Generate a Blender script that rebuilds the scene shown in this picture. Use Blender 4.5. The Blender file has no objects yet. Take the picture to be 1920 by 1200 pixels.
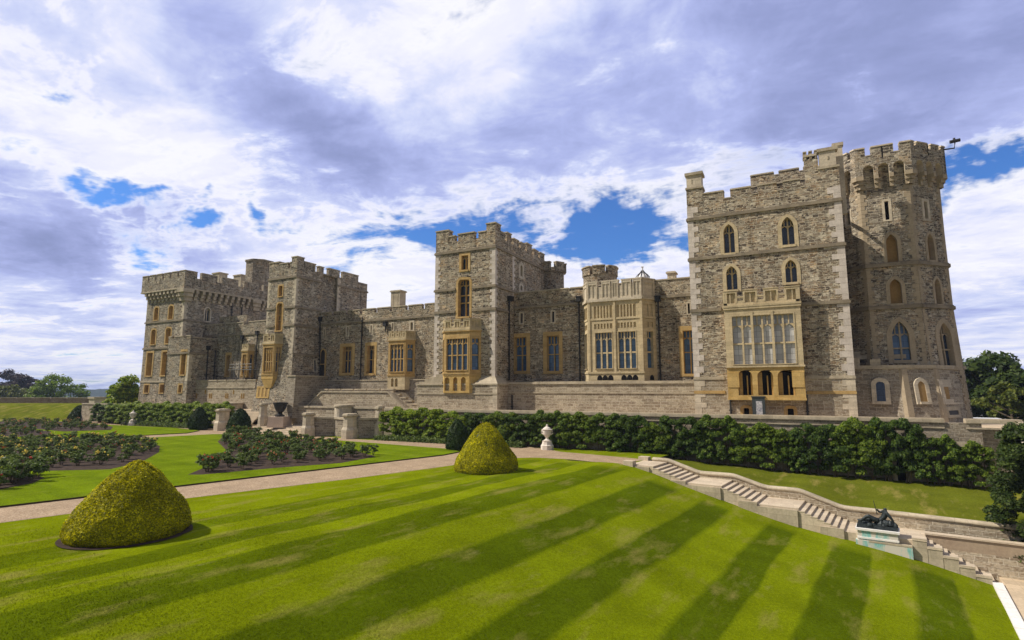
import bpy, math, random
import numpy as np
from mathutils import Vector
S = bpy.context.scene
COL = S.collection
R = math.radians
# ------------------------------------------------------------------ camera
FPX, PIT, YAW = 1032.5, R(7.24), R(-27.33)
EYE = np.array([0., 0., 6.])
cam = bpy.data.objects.new('camera', bpy.data.cameras.new('camera'))
COL.objects.link(cam)
cam.location = EYE
cam.rotation_euler = (R(90) + PIT, 0, -YAW)
cam.data.sensor_width = 36
cam.data.lens = FPX / 1920 * 36
cam.data.clip_end = 20000
S.camera = cam
_fw = np.array([math.sin(YAW)*math.cos(PIT), math.cos(YAW)*math.cos(PIT), math.sin(PIT)])
_rt = np.array([math.cos(YAW), -math.sin(YAW), 0]); _up = np.cross(_rt, _fw)
# surveying: where a sight line of the photograph meets a known real plane
def ray(px, py): return _fw*FPX + _rt*(px-960) + _up*(600-py)
def onY(px, py, Y): d = ray(px, py); return EYE + d*(Y-EYE[1])/d[1]
def onZ(px, py, Z): d = ray(px, py); return EYE + d*(Z-EYE[2])/d[2]
def onX(px, py, X): d = ray(px, py); return EYE + d*(X-EYE[0])/d[0]
# ------------------------------------------------------------------ light
SUN_EL, SUN_OFF = R(46), R(65)
sdir = Vector((-math.sin(SUN_OFF)*math.cos(SUN_EL), -math.cos(SUN_OFF)*math.cos(SUN_EL), math.sin(SUN_EL)))
sun = bpy.data.objects.new('sun', bpy.data.lights.new('sun', 'SUN'))
COL.objects.link(sun)
sun.data.energy = 5.0
sun.data.angle = R(0.6)
sun.data.color = (1.0, 0.91, 0.76)
sun.rotation_euler = sdir.to_track_quat('Z', 'Y').to_euler()
S.view_settings.view_transform = 'Standard'
S.view_settings.look = 'None'
S.view_settings.exposure = 0.0
S.view_settings.gamma = 1.0
W = bpy.data.worlds.new('World'); S.world = W
W.use_nodes = True
def build_world():
    nt = W.node_tree; N = nt.nodes; L = nt.links
    N.clear()
    out = N.new('ShaderNodeOutputWorld')
    sky = N.new('ShaderNodeTexSky'); sky.sky_type = 'NISHITA'; sky.sun_disc = False
    sky.sun_elevation = SUN_EL
    sky.sun_rotation = math.atan2(sdir.x, sdir.y)
    sky.altitude = 60
    bsky = N.new('ShaderNodeBackground'); bsky.inputs[1].default_value = 0.11
    tint = N.new('ShaderNodeMix'); tint.data_type = 'RGBA'; tint.blend_type = 'MULTIPLY'
    tint.inputs[0].default_value = 1.0
    tint.inputs[7].default_value = (0.40, 0.76, 1.35, 1)
    L.new(sky.outputs[0], tint.inputs[6]); L.new(tint.outputs[2], bsky.inputs[0])
    tc = N.new('ShaderNodeTexCoord')
    sep = N.new('ShaderNodeSeparateXYZ'); L.new(tc.outputs['Generated'], sep.inputs[0])
    def m(op, a, b=None, c=None):
        n = N.new('ShaderNodeMath'); n.operation = op
        for i, v in enumerate((a, b, c)):
            if v is None: continue
            if isinstance(v, (int, float)): n.inputs[i].default_value = v
            else: L.new(v, n.inputs[i])
        return n.outputs[0]
    zz = m('ADD', m('MAXIMUM', sep.outputs[2], 0.0), 0.10)
    cx = m('DIVIDE', sep.outputs[0], zz); cy = m('DIVIDE', sep.outputs[1], zz)
    comb = N.new('ShaderNodeCombineXYZ'); L.new(cx, comb.inputs[0]); L.new(cy, comb.inputs[1])
    def mapped(rot, sc, loc):
        mp = N.new('ShaderNodeMapping'); mp.inputs['Rotation'].default_value = (0, 0, R(rot)); mp.inputs['Scale'].default_value = (*sc, 1)
        mp.inputs['Location'].default_value = loc; L.new(comb.outputs[0], mp.inputs[0]); return mp.outputs[0]
    def noise(vec, scale, det, rough, dist):
        n = N.new('ShaderNodeTexNoise'); n.inputs['Scale'].default_value = scale
        n.inputs['Detail'].default_value = det; n.inputs['Roughness'].default_value = rough
        n.inputs['Distortion'].default_value = dist
        L.new(vec, n.inputs['Vector']); return n.outputs[0]
    def blobs(lst, zs):
        tot = None
        for (px, py, rad, amp) in lst:
            d = ray(px, py); d = d/np.linalg.norm(d)
            v = N.new('ShaderNodeVectorMath'); v.operation = 'SUBTRACT'
            L.new(warp.outputs[0], v.inputs[0]); v.inputs[1].default_value = tuple(d)
            sc = N.new('ShaderNodeVectorMath'); sc.operation = 'MULTIPLY'
            L.new(v.outputs[0], sc.inputs[0]); sc.inputs[1].default_value = (1, 1, zs)
            ln = N.new('ShaderNodeVectorMath'); ln.operation = 'LENGTH'; L.new(sc.outputs[0], ln.inputs[0])
            e = m('MULTIPLY', m('POWER', 2.718, m('MULTIPLY', m('POWER', m('DIVIDE', ln.outputs['Value'], rad), 2.0), -1.0)), amp)
            tot = e if tot is None else m('ADD', tot, e)
        return tot
    # ragged outlines for the large masses
    wn = N.new('ShaderNodeTexNoise'); wn.inputs['Scale'].default_value = 5.0; wn.inputs['Detail'].default_value = 5; wn.inputs['Roughness'].default_value = .6
    L.new(tc.outputs['Generated'], wn.inputs['Vector'])
    w0 = N.new('ShaderNodeVectorMath'); w0.operation = 'SUBTRACT'; L.new(wn.outputs['Color'], w0.inputs[0]); w0.inputs[1].default_value = (.5, .5, .5)
    w1 = N.new('ShaderNodeVectorMath'); w1.operation = 'MULTIPLY'; L.new(w0.outputs[0], w1.inputs[0]); w1.inputs[1].default_value = (.40, .40, .26)
    warp = N.new('ShaderNodeVectorMath'); warp.operation = 'ADD'; L.new(tc.outputs['Generated'], warp.inputs[0]); L.new(w1.outputs[0], warp.inputs[1])
    A = mapped(-38, (.75, 1.0), (3.1, 7.7, 0))
    big = noise(A, .55, 4, .5, .3)
    mid = noise(mapped(-38, (.8, 1.0), (13.1, 2.7, 0)), 1.5, 8, .60, .5)
    fine = noise(mapped(-30, (.85, 1.0), (5.1, 21.7, 0)), 4.2, 7, .66, .4)
    wisp = noise(mapped(-48, (.35, 1.5), (1.7, 4.2, 0)), 1.3, 7, .62, .6)
    tex = m('ADD', m('ADD', m('MULTIPLY', mid, .48), m('MULTIPLY', fine, .30)), m('MULTIPLY', wisp, .22))
    thick = m('ADD', m('ADD', m('ADD', m('MULTIPLY', big, .35), -.26), m('MULTIPLY', tex, .99)), m('SUBTRACT', blobs(DARKS, 1.5), blobs(LIGHTS, 1.3)))
    cover = m('SUBTRACT', m('ADD', m('MULTIPLY', tex, 1.35), -.13), blobs([(x_, y_, r_*1.22, a_*.92) for x_, y_, r_, a_ in GAPS], 2.0))
    cov = N.new('ShaderNodeMapRange'); cov.interpolation_type = 'SMOOTHSTEP'
    cov.inputs['From Min'].default_value = 0.335; cov.inputs['From Max'].default_value = 0.47
    L.new(cover, cov.inputs[0])
    ramp = N.new('ShaderNodeValToRGB'); cr = ramp.color_ramp
    stops = [(0.28, (1.0, 1.0, 1.06)), (0.39, (.90, .91, 1.06)), (0.47, (.66, .72, 1.0)), (0.55, (.46, .52, .88)), (0.65, (.33, .38, .68)), (0.80, (.23, .28, .50))]
    while len(cr.elements) < len(stops): cr.elements.new(0.5)
    for e, (p, c) in zip(cr.elements, stops): e.position = p; e.color = (*c, 1)
    # thin cloud near a tear is bright
    edge = m('MULTIPLY', m('SUBTRACT', 1.0, m('MINIMUM', m('MAXIMUM', m('DIVIDE', m('SUBTRACT', cover, .40), .12), 0.0), 1.0)), .16)
    L.new(m('SUBTRACT', thick, edge), ramp.inputs[0])
    bcl = N.new('ShaderNodeBackground'); bcl.inputs[1].default_value = 0.97
    front = m('ADD', m('MULTIPLY', sep.outputs[0], -.46), m('MULTIPLY', sep.outputs[1], .89))
    fr = N.new('ShaderNodeMapRange'); fr.interpolation_type = 'SMOOTHSTEP'; L.new(front, fr.inputs[0])
    fr.inputs['From Min'].default_value = -.35; fr.inputs['From Max'].default_value = .45; fr.inputs['To Min'].default_value = .34; fr.inputs['To Max'].default_value = 1.0  # unseen clouds behind the camera dimmed to weaken fill light on the fronts
    hv = N.new('ShaderNodeMix'); hv.data_type = 'RGBA'; hv.blend_type = 'MULTIPLY'; hv.inputs[0].default_value = 1.0
    L.new(ramp.outputs[0], hv.inputs[6]); L.new(fr.outputs[0], hv.inputs[7])
    L.new(hv.outputs[2], bcl.inputs[0])
    mix = N.new('ShaderNodeMixShader')
    L.new(cov.outputs[0], mix.inputs[0]); L.new(bsky.outputs[0], mix.inputs[1]); L.new(bcl.outputs[0], mix.inputs[2])
    L.new(mix.outputs[0], out.inputs[0])
# large features of this cloud deck: direction, size, strength
GAPS = [(1185, 425, .12, .19), (1100, 460, .08, .16), (1250, 440, .10, .17), (990, 450, .07, .16), (900, 445, .07, .14), (790, 440, .07, .16), (1835, 358, .06, .18), (1790, 350, .05, .1),
        (80, 165, .04, .15), (140, 345, .035, .14), (200, 362, .035, .13), (270, 378, .035, .14), (320, 392, .03, .12), (510, 402, .04, .15), (580, 420, .04, .13), (660, 490, .07, .13), (45, 285, .035, .13), (230, 468, .035, .12), (1000, 90, .03, .08)]
DARKS = [(480, 200, .30, .13), (640, 260, .18, .12), (90, 60, .18, .11), (100, 430, .13, .19), (330, 450, .10, .10), (1150, 250, .22, .07), (900, 350, .18, .12), (1500, 150, .35, .09), (1700, 60, .2, .07), (1850, 180, .25, .08), (1880, 520, .2, .06), (1480, 300, .12, .08), (700, 340, .1, .07)]
LIGHTS = [(870, 150, .12, .09), (960, 30, .10, .07), (240, 80, .09, .10), (130, 230, .15, .09), (280, 290, .15, .08), (700, 400, .14, .08), (1330, 190, .06, .12), (1150, 330, .08, .05), (560, 480, .25, .07), (1260, 480, .2, .07), (1050, 500, .2, .05), (1850, 420, .13, .09), (700, 130, .08, .08), (820, 260, .08, .07), (1250, 400, .08, .07)]
build_world()
# ------------------------------------------------------------------ objects
ORG = {}
def tag(o, label=None, cat=None, group=None, kind=None):
    if label: o['label'] = label
    if cat: o['category'] = cat
    if group: o['group'] = group
    if kind: o['kind'] = kind
    return o
def thing(name, loc, label, cat, group=None):
    o = bpy.data.objects.new(name, None); COL.objects.link(o); o.location = loc
    o.empty_display_size = 0.3
    ORG[o] = np.array(loc, float)
    return tag(o, label, cat, group)
class Fr:
    """a wall's own frame: s along it, d outward from it, z up (bat = how far the wall leans out at height z)"""
    def __init__(self, x, y, ang=0, bat=None):
        self.o = np.array([x, y, 0.]); a = R(ang)
        self.t = np.array([math.cos(a), math.sin(a), 0]); self.n = np.array([math.sin(a), -math.cos(a), 0]); self.bat = bat
    def P(self, s, d, z):
        if self.bat: d = d + self.bat(z)
        return self.o + self.t*s + self.n*d + np.array([0, 0, z])
    def px(self, px, py, d=0):
        r = ray(px, py); o = self.o + self.n*d
        k = np.dot(o-EYE, self.n)/np.dot(r, self.n); p = EYE + r*k
        return float(np.dot(p-self.o, self.t)), float(p[2])
    def rect(self, x0, y0, x1, y1, d=0):
        mx, my = (x0+x1)/2, (y0+y1)/2
        return self.px(x0, my, d)[0], self.px(x1, my, d)[0], self.px(mx, y1, d)[1], self.px(mx, y0, d)[1]
WORLD = Fr(0, 0, 180)      # d unused
class Wf(Fr):
    def __init__(self): pass
    def P(self, x, y, z): return np.array([x, y, z], float)
XYZ = Wf()
class Gf(Fr):              # garden grid, turned against the castle front
    A = R(7.5)
    def __init__(self): pass
    def P(self, u, v, z): return np.array([u*math.cos(self.A)+v*math.sin(self.A), -u*math.sin(self.A)+v*math.cos(self.A), z])
GRD = Gf()
def uvg(p): return p[0]*math.cos(Gf.A)-p[1]*math.sin(Gf.A), p[0]*math.sin(Gf.A)+p[1]*math.cos(Gf.A)
class MB:
    def __init__(self): self.v = []; self.f = []; self.m = []; self.sm = []
    def face(self, pts, mat=0, smooth=False):
        i = len(self.v); self.v.extend(pts); self.f.append(tuple(range(i, i+len(pts)))); self.m.append(mat); self.sm.append(smooth)
    def box(self, fr, s0, s1, d0, d1, z0, z1, mat=0, skip=''):
        c = [fr.P(s, d, z) for z in (z0, z1) for d in (d0, d1) for s in (s0, s1)]
        for f in ((0, 1, 3, 2), (4, 6, 7, 5), (0, 4, 5, 1), (2, 3, 7, 6), (0, 2, 6, 4), (1, 5, 7, 3)):
            self.face([c[k] for k in f], mat)
        return self
    def poly(self, fr, pts, d0, d1, mat=0):
        """outline in (s,z) pushed from depth d0 to d1"""
        a = [fr.P(s, d0, z) for s, z in pts]; b = [fr.P(s, d1, z) for s, z in pts]
        self.face(b, mat); self.face(a[::-1], mat)
        n = len(pts)
        for i in range(n):
            j = (i+1) % n
            self.face([a[i], a[j], b[j], b[i]], mat)
        return self
    def prism(self, pts, z0, z1, mat=0, top=None, fr=XYZ):
        """plan outline pushed up; top = plan outline of the upper end (for slopes)"""
        top = top or pts
        a = [fr.P(x, y, z0) for x, y in pts]; b = [fr.P(x, y, z1) for x, y in top]
        self.face(b, mat); self.face(a[::-1], mat)
        n = len(pts)
        for i in range(n):
            j = (i+1) % n
            self.face([a[i], a[j], b[j], b[i]], mat)
        return self
    def tube(self, pts, r, n=8, mat=0):
        rs = r if hasattr(r, '__len__') else [r]*len(pts)
        rings = []
        for i, p in enumerate(pts):
            p = Vector(p); a = Vector(pts[max(i-1, 0)]); b = Vector(pts[min(i+1, len(pts)-1)])
            t = (b-a).normalized(); q = Vector((0, 0, 1)) if abs(t.z) < .9 else Vector((1, 0, 0))
            x = t.cross(q).normalized(); y = t.cross(x)
            rings.append([np.array(p + (x*math.cos(k*2*math.pi/n)+y*math.sin(k*2*math.pi/n))*rs[i]) for k in range(n)])
        for i in range(len(rings)-1):
            for k in range(n):
                j = (k+1) % n
                self.face([rings[i][k], rings[i][j], rings[i+1][j], rings[i+1][k]], mat, True)
        self.face(rings[-1], mat); self.face(rings[0][::-1], mat)
        return self
    def lathe(self, c, prof, n=20, mat=0, smooth=True, rot=0):
        c = np.array(c, float)
        rings = [[c+np.array([r*math.cos(rot+k*2*math.pi/n), r*math.sin(rot+k*2*math.pi/n), z]) for k in range(n)] for r, z in prof]
        for i in range(len(rings)-1):
            for k in range(n):
                j = (k+1) % n
                self.face([rings[i][k], rings[i][j], rings[i+1][j], rings[i+1][k]], mat, smooth)
        self.face(rings[-1], mat); self.face(rings[0][::-1], mat)
        return self
    def build(self, name, mats, parent=None, label=None, uv=True):
        org = ORG[parent] if parent is not None else np.zeros(3)
        me = bpy.data.meshes.new(name)
        V = np.array(self.v, float)
        me.from_pydata((V-org).tolist(), [], self.f)
        mats = mats if isinstance(mats, (list, tuple)) else [mats]
        for mt in mats: me.materials.append(mt)
        me.polygons.foreach_set('material_index', self.m)
        me.polygons.foreach_set('use_smooth', self.sm)
        if uv:
            lay = me.uv_layers.new(name='UVMap')
            data = np.zeros((len(me.loops), 2)); k = 0
            for f in self.f:
                P = V[list(f)]
                nn = np.zeros(3)
                for i in range(len(P)): nn += np.cross(P[i], P[(i+1) % len(P)])
                ln = np.linalg.norm(nn)
                nn = nn/ln if ln > 1e-12 else np.array([0, 0, 1.])
                if abs(nn[2]) > .75: data[k:k+len(P)] = P[:, :2]
                else:
                    t = np.array([-nn[1], nn[0]]); t /= (np.linalg.norm(t)+1e-9)
                    data[k:k+len(P), 0] = P[:, :2] @ t + 37*round(nn[0], 1) + 11*round(nn[1], 1); data[k:k+len(P), 1] = P[:, 2]
                k += len(P)
            lay.data.foreach_set('uv', data.ravel())
        me.update()
        o = bpy.data.objects.new(name, me); COL.objects.link(o)
        ORG[o] = org
        if parent is not None: o.parent = parent
        if label: o['label'] = label
        return o
# merge close seams so bump and smooth shading work
def weld(o):
    import bmesh
    bm = bmesh.new(); bm.from_mesh(o.data); bmesh.ops.remove_doubles(bm, verts=bm.verts, dist=1e-4); bm.to_mesh(o.data); bm.free()
    return o
# ------------------------------------------------------------------ materials
class NT:
    def __init__(self, name):
        self.mat = bpy.data.materials.new(name); self.mat.use_nodes = True
        self.nt = self.mat.node_tree; self.N = self.nt.nodes; self.L = self.nt.links
        self.b = self.N['Principled BSDF']
    def n(self, typ, **kw):
        o = self.N.new(typ)
        for k, v in kw.items(): setattr(o, k, v)
        return o
    def put(self, sock, v):
        if hasattr(v, 'is_output'): self.L.new(v, sock)
        elif isinstance(v, (tuple, list)) and sock.type == 'RGBA' and len(v) == 3: sock.default_value = (*v, 1)
        else: sock.default_value = v
    def math(self, op, a, b=0.0, clamp=False):
        o = self.n('ShaderNodeMath', operation=op); o.use_clamp = clamp
        self.put(o.inputs[0], a); self.put(o.inputs[1], b); return o.outputs[0]
    def mix(self, f, a, b, mode='MIX'):
        o = self.n('ShaderNodeMix', data_type='RGBA', blend_type=mode)
        self.put(o.inputs[0], f); self.put(o.inputs[6], a); self.put(o.inputs[7], b); return o.outputs[2]
    def ramp(self, f, stops, interp='LINEAR'):
        o = self.n('ShaderNodeValToRGB'); cr = o.color_ramp; cr.interpolation = interp
        while len(cr.elements) < len(stops): cr.elements.new(0.5)
        for e, (p, c) in zip(cr.elements, stops):
            e.position = p; e.color = (*c, 1) if hasattr(c, '__len__') else (c, c, c, 1)
        self.put(o.inputs[0], f); return o.outputs[0]
    def noise(self, vec, scale, det=4, rough=.55, dist=0., out=0):
        o = self.n('ShaderNodeTexNoise'); self.put(o.inputs['Vector'], vec)
        o.inputs['Scale'].default_value = scale; o.inputs['Detail'].default_value = det
        o.inputs['Roughness'].default_value = rough; o.inputs['Distortion'].default_value = dist
        return o.outputs[out]
    def mapping(self, vec, scale=(1, 1, 1), loc=(0, 0, 0), rot=(0, 0, 0)):
        o = self.n('ShaderNodeMapping'); self.put(o.inputs[0], vec)
        o.inputs['Scale'].default_value = scale; o.inputs['Location'].default_value = loc; o.inputs['Rotation'].default_value = rot
        return o.outputs[0]
    def uv(self): return self.n('ShaderNodeTexCoord').outputs['UV']
    def pos(self): return self.n('ShaderNodeNewGeometry').outputs['Position']
    def bump(self, h, strength=.5, dist=.05):
        o = self.n('ShaderNodeBump'); o.inputs['Strength'].default_value = strength; o.inputs['Distance'].default_value = dist
        self.put(o.inputs['Height'], h); self.L.new(o.outputs[0], self.b.inputs['Normal'])
    def done(self, col, rough=.85, spec=.3):
        self.put(self.b.inputs['Base Color'], col); self.put(self.b.inputs['Roughness'], rough)
        self.put(self.b.inputs['Specular IOR Level'], spec); return self.mat
def stone_rubble(name, w, h, tints, mortar, gain=1.0):
    t = NT(name); uv = t.uv()
    w1 = t.noise(uv, 1.1, 4, .6, 0, 1); w2 = t.noise(uv, 4.5, 2, .5, 0, 1)
    v = t.n('ShaderNodeVectorMath', operation='MULTIPLY_ADD'); t.put(v.inputs[0], w1); v.inputs[1].default_value = (.42, .24, 0); t.put(v.inputs[2], uv)
    v2 = t.n('ShaderNodeVectorMath', operation='MULTIPLY_ADD'); t.put(v2.inputs[0], w2); v2.inputs[1].default_value = (.13, .10, 0); t.put(v2.inputs[2], v.outputs[0])
    def layer(kw, kh, off):
        br = t.n('ShaderNodeTexBrick'); t.put(br.inputs['Vector'], t.mapping(v2.outputs[0], (1, 1, 1), off))
        br.inputs['Scale'].default_value = 1; br.inputs['Brick Width'].default_value = w*kw; br.inputs['Row Height'].default_value = h*kh
        br.inputs['Mortar Size'].default_value = .03; br.inputs['Mortar Smooth'].default_value = .5; br.inputs['Bias'].default_value = 0
        br.offset = .42; br.squash = 1.6; br.squash_frequency = 3; br.offset_frequency = 2
        t.put(br.inputs['Color1'], (0., 0., 0.)); t.put(br.inputs['Color2'], (1., 1., 1.)); t.put(br.inputs['Mortar'], (.5, .5, .5))
        return br
    A, B = layer(.78, .78, (0, 0, 0)), layer(1.22, 1.18, (7.3, 3.1, 0))
    cell = t.n('ShaderNodeTexVoronoi', voronoi_dimensions='2D'); t.put(cell.inputs['Vector'], t.mapping(v2.outputs[0], (.85, 1.5, 1)))
    pk = t.n('ShaderNodeSeparateColor'); t.put(pk.inputs[0], cell.outputs['Color'])
    sel = t.math('GREATER_THAN', pk.outputs[2], .5)
    rnd = t.mix(sel, A.outputs['Color'], B.outputs['Color'])
    fac = t.math('ADD', t.math('MULTIPLY', A.outputs['Fac'], t.math('SUBTRACT', 1.0, sel)), t.math('MULTIPLY', B.outputs['Fac'], sel))
    k = len(tints)
    col = t.ramp(rnd, [(i/k, c) for i, c in enumerate(tints)], 'CONSTANT')
    fine = t.noise(uv, 7, 5, .7)
    col = t.mix(1.0, col, t.ramp(fine, [(.25, .55), (.75, 1.42)]), 'MULTIPLY')
    blot = t.noise(t.mapping(uv, (.5, .32, 1)), 1.0, 6, .65)
    col = t.mix(1.0, col, t.ramp(blot, [(.30, .62), (.5, .98), (.72, 1.22)]), 'MULTIPLY')
    warm = t.noise(t.mapping(uv, (1, 1, 1), (31, 17, 0)), .7, 5, .65)
    col = t.mix(t.ramp(warm, [(.50, 0.), (.70, .55)]), col, t.mix(1.0, col, (1.4, 1.0, .58), 'MULTIPLY'))
    mk = t.ramp(fac, [(.25, 0.), (.9, .85)])
    col = t.mix(mk, col, t.mix(1.0, mortar, t.ramp(t.noise(uv, 2.5, 4, .6), [(.3, .55), (.7, 1.25)]), 'MULTIPLY'))
    rain = t.noise(t.mapping(uv, (1.5, .10, 1), (3, 9, 0)), 1.0, 5, .6)
    col = t.mix(1.0, col, t.ramp(rain, [(.30, .52), (.47, 1.0)]), 'MULTIPLY')
    t.bump(t.math('ADD', t.math('MULTIPLY', fac, -1.0), t.math('MULTIPLY', fine, 1.0)), 1.0, .08)
    return t.done(t.mix(1.0, col, (gain*1.09, gain*1.08, gain*1.05), 'MULTIPLY'), .92, .2)
def stone_coursed(name, w, h, c1, c2, mortar, mort=.018):
    t = NT(name); uv = t.uv()
    wob = t.noise(uv, .9, 3, .5, 0, 1)
    v = t.n('ShaderNodeVectorMath', operation='MULTIPLY_ADD'); t.put(v.inputs[0], wob); v.inputs[1].default_value = (.25, .10, 0); t.put(v.inputs[2], uv)
    br = t.n('ShaderNodeTexBrick'); t.put(br.inputs['Vector'], v.outputs[0])
    br.inputs['Scale'].default_value = 1; br.inputs['Brick Width'].default_value = w; br.inputs['Row Height'].default_value = h
    br.inputs['Mortar Size'].default_value = mort; br.inputs['Mortar Smooth'].default_value = .3; br.inputs['Bias'].default_value = 0
    br.offset = .5; br.squash = 1.35; br.squash_frequency = 3
    t.put(br.inputs['Color1'], c1); t.put(br.inputs['Color2'], c2); t.put(br.inputs['Mortar'], mortar)
    fine = t.noise(uv, 8, 5, .65)
    col = t.mix(1.0, br.outputs['Color'], t.ramp(fine, [(.25, .66), (.75, 1.3)]), 'MULTIPLY')
    # single stones of another kind
    odd = t.n('ShaderNodeTexVoronoi', voronoi_dimensions='2D'); t.put(odd.inputs['Vector'], t.mapping(v.outputs[0], (1/w, 1/h, 1)))
    sep = t.n('ShaderNodeSeparateColor'); t.put(sep.inputs[0], odd.outputs['Color'])
    col = t.mix(t.ramp(sep.outputs[0], [(.80, 0.), (.82, .55)]), col, (.20, .14, .085))
    col = t.mix(t.ramp(sep.outputs[1], [(.84, 0.), (.86, .45)]), col, (.52, .45, .36))
    wet = t.ramp(t.noise(t.mapping(uv, (.3, .2, 1)), 1.0, 6, .62), [(.3, .72), (.5, 1.0), (.7, 1.12)])
    col = t.mix(1.0, col, wet, 'MULTIPLY')
    t.bump(t.math('ADD', t.math('MULTIPLY', br.outputs['Fac'], -1.0), t.math('MULTIPLY', fine, .5)), .8, .05)
    return t.done(col, .92, .2)
def ashlar(name, col, joint=True, stain=(.25, .20, .13), amt=.5, w=.9, h=.38):
    t = NT(name); uv = t.uv()
    c = t.mix(t.ramp(t.noise(t.mapping(uv, (.9, .45, 1)), 1.2, 6, .65), [(.42, 0.), (.75, amt)]), col, stain)
    c = t.mix(1.0, c, t.ramp(t.noise(uv, 6, 5, .6), [(.25, .82), (.75, 1.14)]), 'MULTIPLY')
    fine = t.noise(uv, 14, 4, .6)
    if joint:
        br = t.n('ShaderNodeTexBrick'); t.put(br.inputs['Vector'], uv)
        br.inputs['Scale'].default_value = 1; br.inputs['Brick Width'].default_value = w; br.inputs['Row Height'].default_value = h
        br.inputs['Mortar Size'].default_value = .008; br.inputs['Mortar Smooth'].default_value = .2
        t.put(br.inputs['Color1'], (.86, .86, .86)); t.put(br.inputs['Color2'], (1.08, 1.08, 1.08)); t.put(br.inputs['Mortar'], (.62, .6, .56))
        c = t.mix(1.0, c, br.outputs['Color'], 'MULTIPLY')
    t.bump(fine, .35, .02)
    return t.done(c, .85, .25)
M = {}
M['rubble'] = stone_rubble('heath_stone_rubble', .46, .245,
    [(.165, .132, .10), (.28, .225, .165), (.40, .335, .25), (.20, .168, .13), (.33, .255, .175), (.48, .41, .315), (.235, .185, .135), (.31, .265, .21), (.105, .085, .068), (.56, .50, .40)], (.64, .58, .47))
M['rubble_grey'] = stone_rubble('grey_heath_stone_rubble', .46, .25,
    [(.16, .137, .11), (.27, .23, .18), (.37, .32, .25), (.20, .175, .145), (.30, .245, .18), (.45, .395, .315), (.225, .188, .15), (.295, .26, .215), (.105, .09, .078), (.52, .47, .39)], (.60, .545, .45))
M['coursed'] = stone_coursed('coursed_stone', .66, .30, (.27, .215, .155), (.50, .43, .32), (.58, .52, .41), .028)
M['coursed_dark'] = stone_coursed('weathered_coursed_stone', .62, .30, (.20, .17, .135), (.40, .35, .275), (.46, .41, .33), .028)
M['ashlar'] = ashlar('cream_ashlar', (.60, .49, .31))
M['ashlar_pale'] = ashlar('pale_ashlar', (.62, .54, .42), stain=(.30, .26, .20), amt=.6)
M['coping'] = ashlar('weathered_coping_stone', (.50, .43, .32), stain=(.20, .17, .13), amt=.65, w=1.2, h=.5)
M['string'] = ashlar('string_course_stone', (.30, .25, .18), stain=(.12, .10, .08), amt=.8, w=1.2, h=.6)
M['quoin'] = ashlar('white_quoin_stone', (.66, .59, .53), joint=True, stain=(.40, .34, .28), amt=.6, w=.7, h=.56)
M['ochre'] = ashlar('ochre_ashlar', (.58, .40, .155), stain=(.40, .235, .05), amt=.75)
M['gold'] = ashlar('golden_ashlar', (.54, .375, .165), stain=(.36, .215, .06), amt=.75)
M['quoin_tan'] = ashlar('tan_corner_stone', (.42, .345, .245), joint=False, stain=(.24, .19, .13), amt=.7)
M['step'] = ashlar('pale_step_stone', (.58, .49, .375), joint=True, stain=(.42, .33, .25), amt=.6, w=1.6, h=.5)
M['paving'] = ashlar('sandstone_paving', (.58, .46, .32), stain=(.44, .36, .27), amt=.6, w=1.1, h=.8)
M['kerb'] = ashlar('white_kerb_stone', (.80, .78, .76), joint=False, stain=(.6, .55, .5), amt=.4)
M['pink'] = ashlar('pink_granite', (.52, .415, .34), joint=False, stain=(.38, .30, .25), amt=.6)
M['sandface'] = ashlar('smooth_brown_stone', (.36, .285, .205), joint=False, stain=(.28, .20, .14), amt=.6)
M['marble'] = ashlar('white_marble', (.74, .68, .62), joint=False, stain=(.48, .40, .32), amt=.55)
def plain(name, col, rough=.5, spec=.5, metal=0., var=.25, scale=6, bump=0.):
    t = NT(name); p = t.n('ShaderNodeTexCoord').outputs['Object']
    nz = t.noise(p, scale, 5, .6)
    c = t.mix(1.0, col, t.ramp(nz, [(.25, 1-var), (.75, 1+var)]), 'MULTIPLY')
    if bump: t.bump(nz, bump, .03)
    t.b.inputs['Metallic'].default_value = metal
    return t.done(c, rough, spec)
def glass(name, col):
    t = NT(name); uv = t.uv()
    # leaded panes: tone differs from pane to pane
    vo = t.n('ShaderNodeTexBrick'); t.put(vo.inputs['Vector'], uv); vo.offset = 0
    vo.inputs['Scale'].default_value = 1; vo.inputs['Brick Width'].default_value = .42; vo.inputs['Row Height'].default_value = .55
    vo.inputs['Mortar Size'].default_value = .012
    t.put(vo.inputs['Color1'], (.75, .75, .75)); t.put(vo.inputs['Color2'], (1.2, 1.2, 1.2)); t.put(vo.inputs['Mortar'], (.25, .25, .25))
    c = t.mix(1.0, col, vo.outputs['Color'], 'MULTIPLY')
    t.bump(t.noise(uv, 1.4, 2, .5), .12, .08)
    return t.done(c, .08, .6)
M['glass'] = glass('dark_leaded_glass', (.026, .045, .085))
M['glass_blue'] = glass('painted_sky_glass', (.075, .15, .285))  # blue base colour stands in for sky mirrored in the panes
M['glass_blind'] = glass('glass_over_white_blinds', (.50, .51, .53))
M['blind'] = ashlar('blocked_window_stone', (.34, .215, .085), joint=False, stain=(.20, .12, .045), amt=.6)
M['dark'] = plain('painted_interior_shade', (.012, .011, .012), .9, .1)  # near-black colour in place of shade inside openings, slits and vents
M['lead'] = plain('black_painted_iron', (.02, .02, .022), .5, .4)
M['white'] = plain('white_paint', (.78, .78, .80), .5, .4, var=.06)
M['slate'] = plain('dark_grey_paint', (.045, .055, .06), .5, .4)
M['bronze'] = plain('dark_bronze', (.026, .034, .038), .5, .4, .35, .6, 6, .7)
M['roof'] = plain('grey_lead_roof', (.20, .20, .21), .6, .4, var=.2)
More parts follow.
